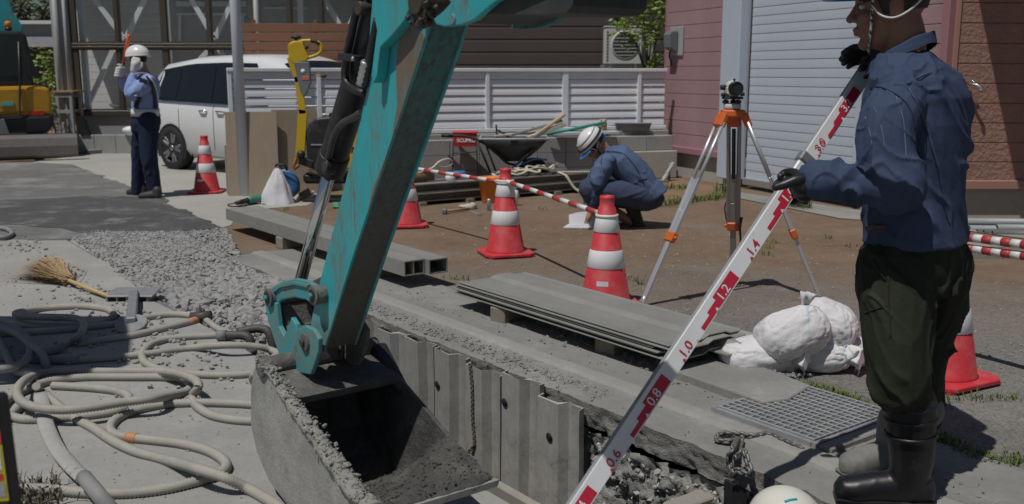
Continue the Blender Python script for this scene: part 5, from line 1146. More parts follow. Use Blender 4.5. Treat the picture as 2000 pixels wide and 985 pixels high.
hose('ribbed hose from the pipe elbow round a wide bend to the bucket', [(915, 331), (830, 335), (720, 341), (640, 351), (580, 372), (548, 405), (560, 442), (620, 470), (700, 481), (800, 488), (900, 488), (990, 481), (1060, 470)])
hose('ribbed hose crossing from the dark shade to the trench edge', [(300, 431), (450, 420), (600, 402), (740, 383), (860, 373), (985, 378), (1050, 396), (1090, 420)], lift={4: .045, 5: .03})
hose('short ribbed hose end curling beside the bucket', [(1080, 405), (1030, 440), (985, 480), (975, 510), (1010, 535), (1060, 545)], lift={0: .02, 1: .03, 2: .06})
hose('ribbed hose of the big double loop in front of the shade', [(1060, 668), (980, 665), (900, 660), (815, 643), (757, 608), (740, 570), (765, 532), (742, 503), (670, 481), (560, 475), (400, 475), (250, 472), (150, 485), (90, 515), (66, 556), (90, 594), (160, 615), (260, 620), (360, 610), (480, 591), (600, 576), (690, 560), (735, 535), (712, 509), (640, 498), (500, 497), (330, 497), (200, 510), (115, 540), (48, 572), (14, 606), (30, 640), (90, 658), (200, 655), (320, 645), (430, 630), (485, 614)], lift={13: .07, 14: .08, 15: .07, 16: .06, 17: .06, 18: .06, 19: .06, 20: .06, 6: .06, 7: .06, 8: .05})
hose('ribbed hose with orange tape making the front loop', [(1060, 608), (985, 603), (880, 597), (740, 595), (620, 603), (520, 625), (450, 655), (424, 690), (440, 715), (500, 729), (600, 740), (700, 753), (790, 776), (850, 808), (872, 840), (840, 872), (760, 897), (640, 925), (520, 940), (400, 944), (280, 938), (180, 930), (60, 928)], tape=.42)
hose('ribbed hose running diagonally to the bottom edge', [(140, 533), (160, 552), (205, 590), (285, 650), (360, 692), (430, 740), (520, 782), (640, 816), (760, 850), (860, 882), (960, 930), (1060, 990), (1130, 1050)], lift={0: .05, 8: .055, 9: .05})
hose('flattened pale lay-flat hose at the lower left', [(155, 560), (168, 620), (178, 680), (215, 765), (270, 835), (330, 892)], r=.032, m=flat_m, corr=False, asp=.35)
hose('grey pipe end lying over the front hose at the bottom edge', [(322, 880), (352, 915), (395, 965), (440, 1020), (480, 1080)], r=.026, m=hose_d, corr=False, lift={0: .06, 1: .06, 2: .05})
hose('grey hose end in the shade joining the ribbed crossing hose', [(305, 431), (190, 433), (80, 425), (-80, 415)], m=hose_d, corr=False, r=.022)
hose('dark grey hose end cuffed in the shade beside the coil', [(250, 375), (190, 398), (120, 408), (-60, 412)], m=hose_d, corr=False, r=.022, lift={0: .02})
hose('dark hose coil standing highest in the shade at the left edge', [(-80, 300), (0, 296), (60, 312), (105, 350), (118, 400), (90, 440), (40, 462), (-60, 470)], m=hose_d, corr=False, lift={i: .06 for i in range(8)})
hose('dark hose curving through the shade to the double loop', [(-60, 290), (50, 322), (120, 372), (165, 415), (178, 470)], m=hose_d, corr=False, lift={0: .09, 1: .09, 2: .09, 3: .06})
hose('dark hose lowest in the shade at the left edge', [(-60, 360), (40, 410), (85, 460), (120, 500), (142, 535)], m=hose_d, corr=False)
hose('dark hose sweeping along the left picture edge', [(-80, 330), (-10, 350), (30, 420), (60, 470), (130, 480)], m=hose_d, corr=False, lift={i: .03 for i in range(5)})
hose('ribbed hose tail emerging under the double loop', [(200, 530), (280, 534), (370, 540), (440, 549), (490, 566), (500, 590)])
hose('stub of beige hose at the far left under the loop', [(-40, 720), (15, 665), (60, 625), (90, 600)], corr=False)
q = G(*c6(0, 830)); hose('hose end lying far left on the pale paving', [(-70, 838), (-40, 830), (-8, 826)], corr=False)
single(MB().tube(spline([G(-10, 463, .03), G(10, 464, .03), G(24, 456, .03), G(10, 447, .03), G(-20, 446, .03)], .05), .022, 8), 'hose', hose_d, 'dark hose loop at the far left by the asphalt patch', 'hose', 'suction hoses on the paving')
# pipe elbows at the trench
e1 = G(460, 655, .035); el = thing('pipe_elbow', 'brown plastic pipe elbow turning down into the trench', 'pipe fitting', e1)
part(MB().tube(spline([e1 + Vector((-.08, .0, 0)), e1, e1 + Vector((.055, -.01, 0)), e1 + Vector((.085, -.02, -.03)), e1 + Vector((.09, -.02, -.22))], .02), .025, 12), 'elbow', cuff_m, el); part(MB().tube([e1 + Vector((-.10, 0, 0)), e1 + Vector((-.05, 0, 0))], .029, 14), 'collar', hose_d, el); part(MB().tube([e1 + Vector((.09, -.02, -.10)), e1 + Vector((.09, -.02, -.07))], .03, 14), 'collar', cuff_m, el)
e2 = G(520, 642, .06); el2 = thing('pipe_elbow', 'dark pipe elbow behind the bucket link at the trench rim', 'pipe fitting', e2); part(MB().tube(spline([e2 + Vector((-.16, .0, -.02)), e2 + Vector((-.03, 0, 0)), e2 + Vector((.03, -.02, -.05)), e2 + Vector((.06, -.05, -.3))], .02), .024, 12), 'elbow', cuff_m, el2)
e3 = G(396, 620, .03); cp_ = thing('hose_coupling', 'dark metal coupling joining two hoses beside the gravel', 'coupling', e3); part(MB().tube([e3 + Vector((-.07, -.0, 0)), e3 + Vector((.05, .0, .01))], .03, 12), 'sleeve', cuff_m, cp_); part(MB().tube([e3 + Vector((-.02, 0, -.05)), e3 + Vector((-.02, 0, .055))], .018, 8), 'bolt', cuff_m, cp_)
# steel jack base
j = G(250, 590, 0); jk = thing('jack_base', 'dusty steel jack base lying beside the coiled hoses', 'jack base', j); jm = mat('dusty_steel', (.30, .30, .31), .6, .4, var=.2, scale=20, bump=.3)
part(MB().box(j + Vector((.02, .06, .05)), (.30, .17, .012), Matrix.Rotation(.12, 3, 'X'), .004), 'top_plate', jm, jk); part(MB().beam(j + Vector((.03, .03, .05)), G(256, 628, .07), .055, .045, up=(0, 0, 1), ch=.006), 'spindle', jm, jk)
f = G(257, 634, .05); part(MB().lathe([(.085, -.012), (.09, -.006), (.09, .006), (.085, .012)], 18, Matrix.Translation(f) @ Matrix.Rotation(.35, 4, 'X')), 'foot_plate', jm, jk); part(MB().tube([G(245, 655, .01), G(260, 645, .02), G(288, 650, .01)], .006, 6), 'bent_rod', black_m, jk)
m = MB()
for k in range(5): part(MB().box(j + Vector((-.13 + .065 * k, .06, .02)), (.012, .15, .045)), 'rib', jm, jk)
# broom
b0, b1 = G(132, 547, .05), G(214, 580, .03); br_ = thing('broom', 'straw broom with bamboo handle lying on the pale paving', 'broom', b0)
part(MB().tube([b0 + (b0 - b1) * .15, b1], .014, 8), 'handle', mat('bamboo', (.50, .36, .16), .55, var=.12), br_)
straw = leafmat('straw', (.66, .50, .31), (.46, .34, .20)); m = MB(); ax = (b0 - b1).normalized()
for k in range(1500):
    s0 = b0 + Vector((random.gauss(0, .014), random.gauss(0, .014), random.gauss(0, .012))); a = random.gauss(0, .17); dd = (Matrix.Rotation(a, 3, 'Z') @ ax); L = random.uniform(.32, .72)
    tip = s0 + dd * L + Vector((0, 0, random.gauss(0, .03))); mid = s0.lerp(tip, .55) + Vector((0, 0, .04 + random.gauss(0, .02))); tip.z = max(.006, tip.z * .6); sd = dd.cross(Vector((0, 0, 1))) * .0022
    m.add([s0 - sd, s0 + sd, mid + sd, mid - sd, tip], [(0, 1, 2, 3), (3, 2, 4)])
o = part(m, 'bristles', straw, br_, fix=False); o['kind'] = 'stuff'
part(MB().tube([b0 + ax * .0, b0 + ax * .05], .03, 12), 'binding', rust_m, br_)
# black machine frame at the lower left with its warning stickers
c_ = [(-70, 800), (2, 800), (36, 985), (60, 1100), (-70, 1100)]
mf = thing('machine_post', 'black machine post with yellow and red warning stickers at the lower left edge', 'machine post', P(0, 985, 1.55))
Y0 = 1.62; A, B = P(-18, 770, Y0), P(22, 1080, Y0 - .02); part(MB().beam(A, B, .045, .04, up=(0, 1, 0), ch=.006), 'post', blackp_m, mf)
dd = (B - A).normalized(); sx_ = Vector((0, -1, 0)).cross(dd).normalized(); 
if sx_.x < 0: sx_ = -sx_
def stk(y0, y1, a, b, mm, name):
    L = (B - A).length; f = lambda y: (y - 770) / 310 * L; p = [A + dd * f(y) + sx_ * s_ + Vector((0, -.0215 - (.0012 if name != 'sticker' else 0), 0)) for y, s_ in ((y0, a), (y0, b), (y1, b), (y1, a))]; part(MB().poly(p), name, mm, mf, fix=False)
yel_m = mat('sticker_yellow', (.50, .42, .02), .5, var=.05); stw = mat('sticker_white', (.55, .55, .55), .5, var=.25, scale=150); str_ = mat('sticker_red', (.5, .03, .03), .5, var=.1)
stk(832, 858, -.004, .020, str_, 'sticker'); stk(860, 968, -.004, .020, yel_m, 'sticker'); stk(862, 908, .003, .016, stw, 'sticker_panel'); stk(915, 927, .003, .016, str_, 'sticker_panel'); stk(932, 960, .003, .017, mat('sticker_grey', (.3, .3, .3), .5, var=.3, scale=200), 'sticker_panel')
# made-up canopy, added just outside the picture to shade the coils
to = thing('added_shade_canopy', 'made-up grey canopy on posts added outside the left picture edge for shade', 'canopy', (-3.4, 4.7, 0)); tm_ = mat('shade_canopy_cloth', (.25, .32, .38), .6, var=.05)
part(MB().prism([(-4.9, 4.72), (-3.2, 4.72), (-2.84, 3.72), (-3.0, 3.45), (-4.9, 3.45)], lambda a, b, d: Vector((a, b, d)), 2.9, 2.94), 'roof', tm_, to)
for a, b in ((-3.4, 3.5), (-3.4, 4.6), (-4.8, 3.5), (-4.8, 4.6)): part(MB().cyl((a, b, 0), (a, b, 2.9), .03), 'post', steel_m, to)
# ================================================================ BACKGROUND THINGS
# ---- white van behind the fence
paintw = mat('van_white', (.70, .705, .70), .18, var=.015, bump=0); tint_m = mat('van_glass', (.012, .014, .018), .04, var=0, bump=0); tyre_m = mat('tyre', (.022, .022, .023), .75, var=.15, bump=.2); alloy_m = mat('alloy', (.42, .42, .43), .28, .85, var=.05, bump=0); seam_m = mat('panel_gap', (.12, .12, .12), .6, bump=0)
VO = Vector((-5.16, 14.86, 0)); VF = Vector((.80, -.60, 0)); VLf = Vector((.60, .80, 0))
def vb(x, y, z): return VO + VF * x + VLf * (y + .86) + Vector((0, 0, z))
van = thing('parked_van', 'white people carrier with tinted side glass behind the white fence', 'van', VO, 0)
sta = [(-.80, .60, .42, .85, 1.0, .30), (-.76, .78, .36, 1.02, 1.45, .46), (-.66, .84, .28, 1.03, 1.52, .56), (-.40, .87, .24, 1.02, 1.62, .63), (.4, .88, .22, 1.0, 1.70, .68), (1.2, .88, .22, .98, 1.715, .70), (1.9, .88, .22, .97, 1.70, .69), (2.35, .87, .22, .97, 1.60, .66), (2.7, .86, .22, .97, 1.35, .64), (3.0, .85, .22, .97, 1.10, .68), (3.35, .82, .25, .90, .98, .66), (3.62, .70, .32, .70, .82, .55), (3.70, .5, .4, .6, .72, .4)]
def vsec(s):
    x, w, zb, zl, zt, wt = s
    h = [(w * .9, zb), (w, zb + .10), (w + .005, zl * .72), (w, zl - .06), (w * .975, zl), (wt + (w * .975 - wt) * .45, zl + (zt - zl) * .5), (wt + .02, zt - .10), (wt - .05, zt - .04), (wt * .6, zt), (0, zt + .012)]
    return [vb(x, y, z) for y, z in h] + [vb(x, -y, z) for y, z in reversed(h[:-1])]
body = part(MB().rings([vsec(s) for s in sta]), 'body', paintw, van)
def ip(x, k): return float(np.interp(x, [s[0] for s in sta], [s[k] for s in sta]))
def sid(x, f, off=.006):
    """point on the camera-side glass band; f 0 at belt, 1 at roof edge"""
    w, zl, zt, wt = ip(x, 1), ip(x, 3), ip(x, 4), ip(x, 5); h = [(w * .975, zl), (wt + (w * .975 - wt) * .45, zl + (zt - zl) * .5), (wt + .02, zt - .10)]
    k = f * 2; i = min(int(k), 1); q = k - i; y = h[i][0] + (h[i + 1][0] - h[i][0]) * q; z = h[i][1] + (h[i + 1][1] - h[i][1]) * q
    return vb(x, -(y + off), z)
def gl(name, x0, x1, f0, f1, sl0=0, sl1=0, par=body, mm=tint_m, off=.006):
    m = MB().grid(lambda i, j: sid((x0 + sl0 * j) + ((x1 + sl1 * j) - (x0 + sl0 * j)) * i, f0 + (f1 - f0) * j, off), 10, 8); return part(m, name, mm, par, fix=False)
gl('window_band', -.52, 2.25, .04, .97, .10, -.35, mm=mat('window_surround', (.014, .014, .015), .2, bump=0))
gl('rear_window', -.40, .12, .10, .86, .08, 0, off=.012); gl('sliding_door_window', .20, 1.0, .08, .86, off=.012); gl('front_door_window', 1.10, 2.1, .08, .86, 0, -.28, off=.012)
part(MB().grid(lambda i, j: vb(2.33 + j * .62, (-.60 - .06 * j) * (1 - 2 * i), np.interp(2.33 + j * .62, [s[0] for s in sta], [s[4] for s in sta]) + .022 - .05 * abs(1 - 2 * i) ** 3), 10, 8), 'windscreen', tint_m, van)
part(MB().grid(lambda i, j: sid(-.5 + 2.7 * i, .0 + .03 * j, .016), 14, 1), 'belt_trim', chrome_m, body, fix=False)
def sl2(x, z, off=.004): return vb(x, -(np.interp(z, [.2, .32, .72, .94, 1.0], [ip(x, 1) * .9, ip(x, 1), ip(x, 1) + .005, ip(x, 1), ip(x, 1) * .975]) + off), z)
for x in (.22, 1.06): part(MB().tube([sl2(x, z) for z in (.34, .5, .7, .9, 1.0)], .004, 5), 'door_gap', seam_m, body)
for x in (.72, 1.12): part(MB().tube([sl2(x + .02, .90, .0), sl2(x + .05, .905, .03), sl2(x + .17, .905, .03), sl2(x + .20, .90, .0)], .014, 8), 'door_handle', chrome_m, body)
part(MB().beam(sl2(.4, .235, -.01), sl2(2.3, .235, -.01), .03, .05, ch=.008), 'sill_trim', chrome_m, body)
def wheel(x):
    c = vb(x, -.80, .33); Rw = basis(VF, (0, 0, 1), -VLf).to_4x4()   # local z outwards
    w = part(MB().lathe([(.20, -.12), (.30, -.12), (.328, -.10), (.335, -.05), (.335, .05), (.328, .085), (.30, .10), (.235, .10)], 36, Matrix.Translation(c) @ Rw, cap=False), 'wheel', tyre_m, van)
    part(MB().lathe([(.235, .095), (.24, .10), (.225, .095), (.215, .02), (.001, .02)], 32, Matrix.Translation(c) @ Rw, cap=False), 'rim', mat('rim_dark', (.05, .05, .05), .4, .5), w)
    for k in range(10):
        a = 2 * math.pi * (k // 2) / 5 + (.17 if k % 2 else -.17); m = Matrix.Translation(c) @ Rw; p0 = m @ Vector((.03 * math.cos(a), .03 * math.sin(a), .075)); p1 = m @ Vector((.225 * math.cos(a), .225 * math.sin(a), .09)); part(MB().beam(p0, p1, .042, .02, up=-VLf, ch=.004), 'spoke', alloy_m, w)
    part(MB().lathe([(.045, .07), (.045, .09), (.03, .097), (.001, .097)], 16, Matrix.Translation(c) @ Rw), 'hub_cap', alloy_m, w)
wheel(0); wheel(2.7)
for x in (0, 2.7):
    part(MB().prism([(.37 * math.cos(a), .37 * math.sin(a)) for a in [math.pi * k / 16 for k in range(-2, 19)]], lambda a, b, d: vb(x + a, -d, .33 + b), .60, .889), 'wheel_arch', black_m, van)
part(MB().box(vb(3.4, -.55, .72), (.3, .12, .14), rotz(math.atan2(VF.y, VF.x)), .03), 'headlight', tint_m, van); part(MB().box(vb(3.4, .55, .72), (.3, .12, .14), rotz(math.atan2(VF.y, VF.x)), .03), 'headlight', tint_m, van)
part(MB().beam(vb(-.77, -.7, .9), vb(-.77, -.7, 1.2), .1, .1, ch=.02), 'tail_light', mat('tail_red', (.35, .02, .02), .2), van); part(MB().box(vb(1.9, -.98, 1.05), (.16, .2, .14), None, .04), 'mirror', paintw, van)

# ---- steel pole, plywood
pb = G(478, 383); pole_m = mat('pole_grey', (.58, .61, .66), .45, 0, var=.05, bump=.02)
single(MB().cyl(pb, pb + Vector((0, 0, 4.6)), .062, 20), 'steel_pole', pole_m, 'plain grey steel pole in front of the plywood boards', 'pole')
ply_m = mat('plywood', (.36, .285, .205), .75, var=.12, scale=3, bump=.15, bscale=40, stretch=(6, 1, 1), dirt=(.22, .16, .11), dscale=1.6, damt=(.6, .8))
def ply(label, bl, br, h_, lean):
    bl, br = V3(bl), V3(br); ex = (br - bl).normalized(); n = Vector((-ex.y, ex.x, 0)); upv = (Vector((0, 0, 1)) * math.cos(lean) + n * math.sin(lean)); R = basis(ex, upv, ex.cross(upv))
    return single(MB().box((bl + br) / 2 + upv * h_ / 2, ((br - bl).length, h_, .014), R, .002), 'plywood_sheet', ply_m, label, 'plywood', 'plywood sheets leaning on the fence')
A = G(446, 384); B = A + Vector((.60, .06, 0)); ply('plywood sheet behind the steel pole leaning on the fence', A, B, 1.0, .05)
A2 = B + Vector((-.06, .05, 0)); ply('plywood sheet left of the yellow machine leaning on the fence', A2, A2 + Vector((.50, .22, 0)), 1.02, .05)
# ---- cord reel, bag, power tool
q = G(548, 398); blue_m = mat('reel_blue', (.05, .16, .36), .45, var=.1)
cr = thing('cord_reel', 'blue cable reel behind the white bag by the plywood', 'cable reel', q + Vector((0, .18, 0))); cc = q + Vector((0, .2, .19)); Mx = Matrix.Translation(cc) @ Matrix.Rotation(math.pi / 2, 4, 'X')
part(MB().lathe([(.12, -.06), (.17, -.06), (.175, -.05), (.17, -.04), (.12, -.035)], 28, Mx), 'flange', blue_m, cr); part(MB().lathe([(.12, .035), (.17, .04), (.175, .05), (.17, .06), (.08, .06), (.07, .05), (.001, .05)], 28, Mx), 'flange', blue_m, cr)
for k in range(4): part(MB().lathe([(.13, -.034 + k * .018), (.142, -.026 + k * .018), (.13, -.018 + k * .018)], 24, Mx, cap=False), 'cable', black_m, cr)
part(MB().tube([cc + Vector((-.09, -.03, .17)), cc + Vector((-.07, -.03, .235)), cc + Vector((.03, -.03, .235)), cc + Vector((.05, -.03, .17))], .014, 8), 'handle', black_m, cr)
part(MB().tube(spline([cc + Vector((.0, -.07, .16)), cc + Vector((.17, -.10, .10)), cc + Vector((.2, -.12, -.08)), cc + Vector((.15, -.2, -.17)), cc + Vector((.0, -.25, -.18)), cc + Vector((-.3, -.2, -.185)), cc + Vector((-.55, -.12, -.185))], .04), .006, 6), 'cord', black_m, cr)
def bag(i, j):
    a = i * 2 * math.pi; z = j; r = .16 * (1 - z) ** .75 + .012; r *= 1 + .22 * noise.noise(Vector((math.cos(a) * 1.6, math.sin(a) * 1.6, z * 2))) + .05 * math.sin(7 * a) * (1 - abs(z - .5))
    return q + Vector((-.02 + math.cos(a) * r * 1.15, math.sin(a) * r * .7 - .02, .005 + .40 * z ** .9 + .02 * noise.noise(Vector((math.cos(a) * 2, math.sin(a) * 2, 5)))))
single(MB().grid(bag, 40, 16), 'plastic_bag', mat('plastic_white', (.66, .65, .67), .5, var=.04, bump=.4, bscale=14, bdist=.02), 'white plastic bag gathered to a point before the blue reel', 'bag', fix=False)
a0, a1 = G(462, 397, .05), G(525, 383, .07); pw = thing('power_tool', 'green and black power tool lying by the steel pole', 'power tool', a0); gt_m = mat('tool_green', (.06, .22, .16), .45, var=.1)
dd = a1 - a0; part(MB().tube([a0 + dd * .33, a0 + dd * .45, a0 + dd * .8, a0 + dd * .9], [.035, .045, .045, .03], 12), 'motor_body', gt_m, pw); part(MB().tube([a0, a0 + dd * .15, a0 + dd * .34], [.022, .028, .032], 10), 'rear_handle', black_m, pw); part(MB().tube([a0 + dd * .88, a0 + dd * 1.12], [.035, .03], 10), 'gear_head', dgrey_m, pw)
part(MB().tube(spline([a0, G(445, 400, .01), G(455, 404, .01), G(500, 397, .01)], .04), .007, 6), 'cord', black_m, pw)
cone_bar('short red and white bar lying behind the blue reel', G(575, 392, .03), G(612, 376, .03), False, .02)
single(MB().grid(lambda i, j: G(650 + 50 * i, 405 - 10 * j, .012 + .03 * abs(noise.noise(Vector((i * 4, j * 3, 2))))), 12, 6), 'tarpaulin', mat('green_tarp', (.10, .33, .20), .5), 'green tarpaulin scrap lying under the yellow machine', 'tarpaulin', fix=False)

# ---- plate compactor with yellow handle
ry = mat('machine_yellow', (.56, .38, .015), .4, var=.08, bump=.04, dirt=(.2, .15, .06), dscale=6, damt=(.6, .8)); Y = 11.05
def rp(px, py, dy=0): return P(px, py, Y + dy)
rm = thing('plate_compactor', 'black and yellow plate compactor with tall bent yellow handle', 'compactor', G(632, 384))
part(MB().beam(rp(586, 305), rp(592, 215), .10, .05, up=(0, 1, 0)).beam(rp(592, 222), rp(582, 150), .075, .05, up=(0, 1, 0)).beam(rp(583, 160), rp(566, 112), .06, .05, up=(0, 1, 0)), 'handle_arm', ry, rm)['kind'] = 'stuff'
pl_ = [(563, 88), (575, 82), (592, 82), (598, 100), (604, 112), (596, 120), (574, 124), (565, 115)]; hd = [(rp(*p).x, rp(*p).z) for p in pl_]
hand = part(MB().prism(hd, lambda a, b, d: Vector((a, d, b)), Y - .03, Y + .03), 'handle_plate', ry, rm, bevel=.006)
part(MB().tube(spline([rp(565, 95), rp(568, 86), rp(585, 81), rp(612, 80), rp(625, 86), rp(628, 98), rp(620, 107), rp(600, 114), rp(580, 122)], .03), .019, 10), 'loop_handle', ry, rm); part(MB().tube(spline([rp(607, 80), rp(616, 81), rp(625, 87)], .02), .022, 10), 'grip', black_m, rm)
part(MB().blob(rp(578, 73), (.06, .03, .022)).tube([rp(578, 84), rp(578, 72)], .014, 8), 'throttle_lever', black_m, rm)
part(MB().tube([rp(583, 117), rp(597, 92)], .012, 8), 'stop_lever', steel_m, rm); part(MB().blob(rp(598, 93), (.028, .03, .022)), 'lever_knob', black_m, rm)
pn = [(577, 122), (607, 121), (610, 162), (602, 182), (597, 190), (590, 180)]; pnl = part(MB().prism([(rp(*p).x, rp(*p).z) for p in pn], lambda a, b, d: Vector((a, d, b)), Y - .10, Y - .032), 'instrument_panel', dgrey_m, rm, bevel=.008)
part(MB().lathe([(.03, 0), (.001, .004)], 14, Matrix.Translation(rp(592, 140, -.102)) @ Matrix.Rotation(math.pi / 2, 4, 'X')), 'gauge', mat('gauge_white', (.6, .6, .58), .3), pnl); part(MB().box(rp(597, 153, -.102), (.08, .006, .04), None, .002), 'red_label', mat('faded_red', (.55, .13, .10), .5, var=.2), pnl)
part(MB().tube([rp(603, 146), rp(628, 149)], .008, 6), 'side_lever', ry, rm); part(MB().blob(rp(632, 149), (.035, .03, .02)), 'side_knob', black_m, rm)
cv = [(597, 262), (603, 242), (618, 231), (645, 228), (656, 234), (658, 330), (610, 332), (600, 318)]; cov = part(MB().prism([(rp(*p).x, rp(*p).z) for p in cv], lambda a, b, d: Vector((a, d, b)), Y - .02, Y + .40), 'engine_cover', blackp_m, rm, bevel=.03, seg=3)
part(MB().box(rp(630, 283, -.025), (.26, .012, .012)), 'cover_seam', grey_m, cov); part(MB().beam(rp(646, 228), rp(646, 221), .03, .03), 'filler_cap', black_m, cov)
tk = [(655, 244), (676, 238), (700, 236), (706, 330), (662, 330)]; tank = part(MB().prism([(rp(*p).x, rp(*p).z) for p in tk], lambda a, b, d: Vector((a, d, b)), Y - .06, Y + .34), 'fuel_tank', ry, rm, bevel=.02)
m = MB(); text_mb(m, '67', .085, rp(677, 298, -.064), (1, 0, 0), (0, 0, 1), 0, bold=.003); part(m, 'lettering', black_m, tank, fix=False)['kind'] = 'stuff'
part(MB().tube(spline([rp(584, 300), rp(576, 318), rp(574, 330), rp(584, 322)], .03), .022, 8), 'pivot_bracket', rust_m, rm); part(MB().beam(rp(584, 312), rp(612, 322), .06, .09, ch=.01), 'pivot_arm', hyd_m, rm); part(MB().blob(rp(588, 302, -.03), (.05, .05, .05)), 'pivot_mount', hyd_m, rm)
part(MB().box(rp(640, 346, .18), (.5, .36, .12), None, .03), 'exciter', hyd_m, rm); part(MB().prism([(-.33, .10), (-.28, .012), (.32, .012), (.38, .11), (.36, .12), (.31, .03), (-.27, .03), (-.31, .115)], lambda a, b, d: Vector((rp(640, 350).x + a, d, b)), Y - .06, Y + .42), 'base_plate', hyd_m, rm)
part(MB().tube([rp(603, 335), rp(640, 345), rp(660, 338)], .03, 8), 'exhaust', grease_m, rm)

# ---- steel H beams with slings
hbm = mat('weathered_h_beam', (.20, .185, .16), .6, .3, var=.2, scale=4, bump=.2, dirt=(.15, .10, .06), dscale=2.5, damt=(.5, .7)); A, B = G(770, 405), G(1165, 372); ex = (B - A).normalized(); ny = Vector((-ex.y, ex.x, 0)); LB = (B - A).length
Hp = lambda w, h_, t_: [(-w / 2, 0), (w / 2, 0), (w / 2, t_), (t_ / 2, t_), (t_ / 2, h_ - t_), (w / 2, h_ - t_), (w / 2, h_), (-w / 2, h_), (-w / 2, h_ - t_), (-t_ / 2, h_ - t_), (-t_ / 2, t_), (-w / 2, t_)]
for k in range(5): p = A + ex * (.3 + k * .62); single(MB().beam(p - ny * .12 + Vector((0, 0, .02)), p + ny * .75 + Vector((0, 0, .02)), .09, .04), 'sleeper', timber_m, ['leftmost', 'second', 'third', 'fourth', 'rightmost'][k] + ' timber sleeper from the left under the steel beams', 'wood block', 'timber sleepers under the steel beams')
for (off, z, w, e0, lab) in ((.0, .043, .15, 0, 'front lower weathered steel H beam on sleepers behind the cone'), (.17, .043, .15, .1, 'middle lower weathered steel H beam on sleepers'), (.36, .043, .15, .2, 'rear lower weathered steel H beam on sleepers'), (.06, .136, .15, -.05, 'front upper steel H beam carrying the cream slings'), (.30, .136, .15, .15, 'rear upper steel H beam under the cream slings')):
    t = thing('steel_beam', lab, 'steel beam', A + ny * off + Vector((0, 0, z)), 0, 'steel H beams on sleepers'); part(MB().prism(Hp(w, .09, .01), lambda a, b, d: A + ex * d + ny * (off + a) + Vector((0, 0, z + b)), e0 - .1, LB + e0), 'beam', hbm, t)
    if z > .1: part(MB().box(A + ex * (e0 + .8) + ny * off + Vector((0, 0, z + .0935)), (1.4, .14, .006), rotz(math.atan2(ex.y, ex.x))), 'top_cover', alum_m, t)
sling_m = mat('cream_sling', (.50, .455, .36), .85, var=.12, bump=.3)
def sling(label, pts, r=.022, asp=.4): t = single(MB().tube(spline(pts, .04), r, 8, asp=asp), 'lifting_sling', sling_m, label, 'sling', 'cream lifting slings on the steel beams'); return t
bt = lambda d, o, z=.385: A + ex * d + ny * o + Vector((0, 0, z - .148 if z > .3 else z * .6))
for k in range(6): random.seed(30 + k); d0 = 1.55 + k * .14; sling(['cream sling coil nearest the orange bucket', 'second cream sling coil along the beams', 'third cream sling coil along the beams', 'fourth cream sling coil below the wheelbarrow wheel', 'fifth cream sling coil right of the wheelbarrow wheel', 'last cream sling coil near the crouching worker'][k], [bt(d0 + .18 * math.cos(a * .9 + k), .18 + .13 * math.sin(a * 1.1), .395 + .03 * (a % 2) + .012 * k) for a in range(0, 9)], .02)
sling('long cream sling trailing along the right end of the beams', [bt(2.3, .1, .40), bt(2.7, .02, .385), bt(3.0, .1, .385), bt(3.4, .05, .39)], .024)
sling('cream sling loop hanging over the front of the beams', [bt(2.3, .1, .40), bt(2.33, -.02, .37), bt(2.36, -.06, .25), bt(2.42, -.1, .09), bt(2.5, -.13, .03), bt(2.62, -.16, .02), bt(2.52, -.2, .02)], .026)
sling('cream sling with an eye lying on the burlap roll', [bt(-.1, .25, .45), bt(.3, .25, .46), bt(.6, .25, .52), bt(.72, .25, .60), bt(.85, .25, .62), bt(.88, .25, .56), bt(.78, .25, .53), bt(.68, .25, .55)], .022)
single(MB().tube([bt(-.1, .3, .42), bt(.1, .3, .43), bt(.5, .32, .43), bt(.66, .33, .42)], [.09, .105, .10, .06], 16), 'burlap_roll', mat('burlap', (.26, .17, .09), .9, var=.25, scale=20, bump=.6), 'brown burlap roll on the steel beams behind the excavator arm', 'burlap roll')
single(MB().blob(bt(1.0, .32, .42), (.13, .06, .05), jit=.5), 'cloth_bundle', blue_m, 'crumpled blue cloth on the steel beams', 'cloth'); single(MB().blob(bt(.75, .05, .42), (.06, .04, .05), jit=.3), 'cloth_bundle', white_m, 'small white bundle on the beams beside the burlap roll', 'cloth')
q = G(956, 398); single(MB().lathe([(.085, 0), (.09, .01), (.125, .27), (.132, .275), (.134, .29), (.122, .29), (.085, .02)], 24, Matrix.Translation(q + Vector((0, .1, 0)))), 'plastic_bucket', mat('bucket_orange', (.72, .22, .02), .4, var=.06), 'orange plastic bucket behind the middle traffic cone', 'bucket')
def can(px, py, r, h_, m_, lab): q = G(px, py); t = thing('spray_can', lab, 'spray can', q); part(MB().lathe([(r, 0), (r, h_ * .8), (r * .6, h_ * .88)], 14, Matrix.Translation(q)), 'can', m_, t); part(MB().lathe([(r * .5, h_ * .86), (r * .5, h_), (r * .4, h_)], 12, Matrix.Translation(q)), 'cap', black_m if r < .03 else teal_m, t)
can(955, 412, .022, .15, steel_m, 'small steel spray can with black top before the orange bucket'); can(1006, 402, .036, .20, white_m, 'white spray can with a teal cap right of the middle cone')
h0, h1 = G(868, 413, .03), G(915, 408, .02); hm = thing('hammer', 'hammer with steel head and wooden handle on the brown earth', 'hammer', h0); part(MB().beam(h0 + Vector((0, -.03, 0)), h0 + Vector((0, .06, 0)), .05, .05, ch=.008), 'head', dgrey_m, hm); part(MB().tube([h0, h1], .014, 8), 'handle', mat('handle_wood', (.36, .25, .15), .6), hm)
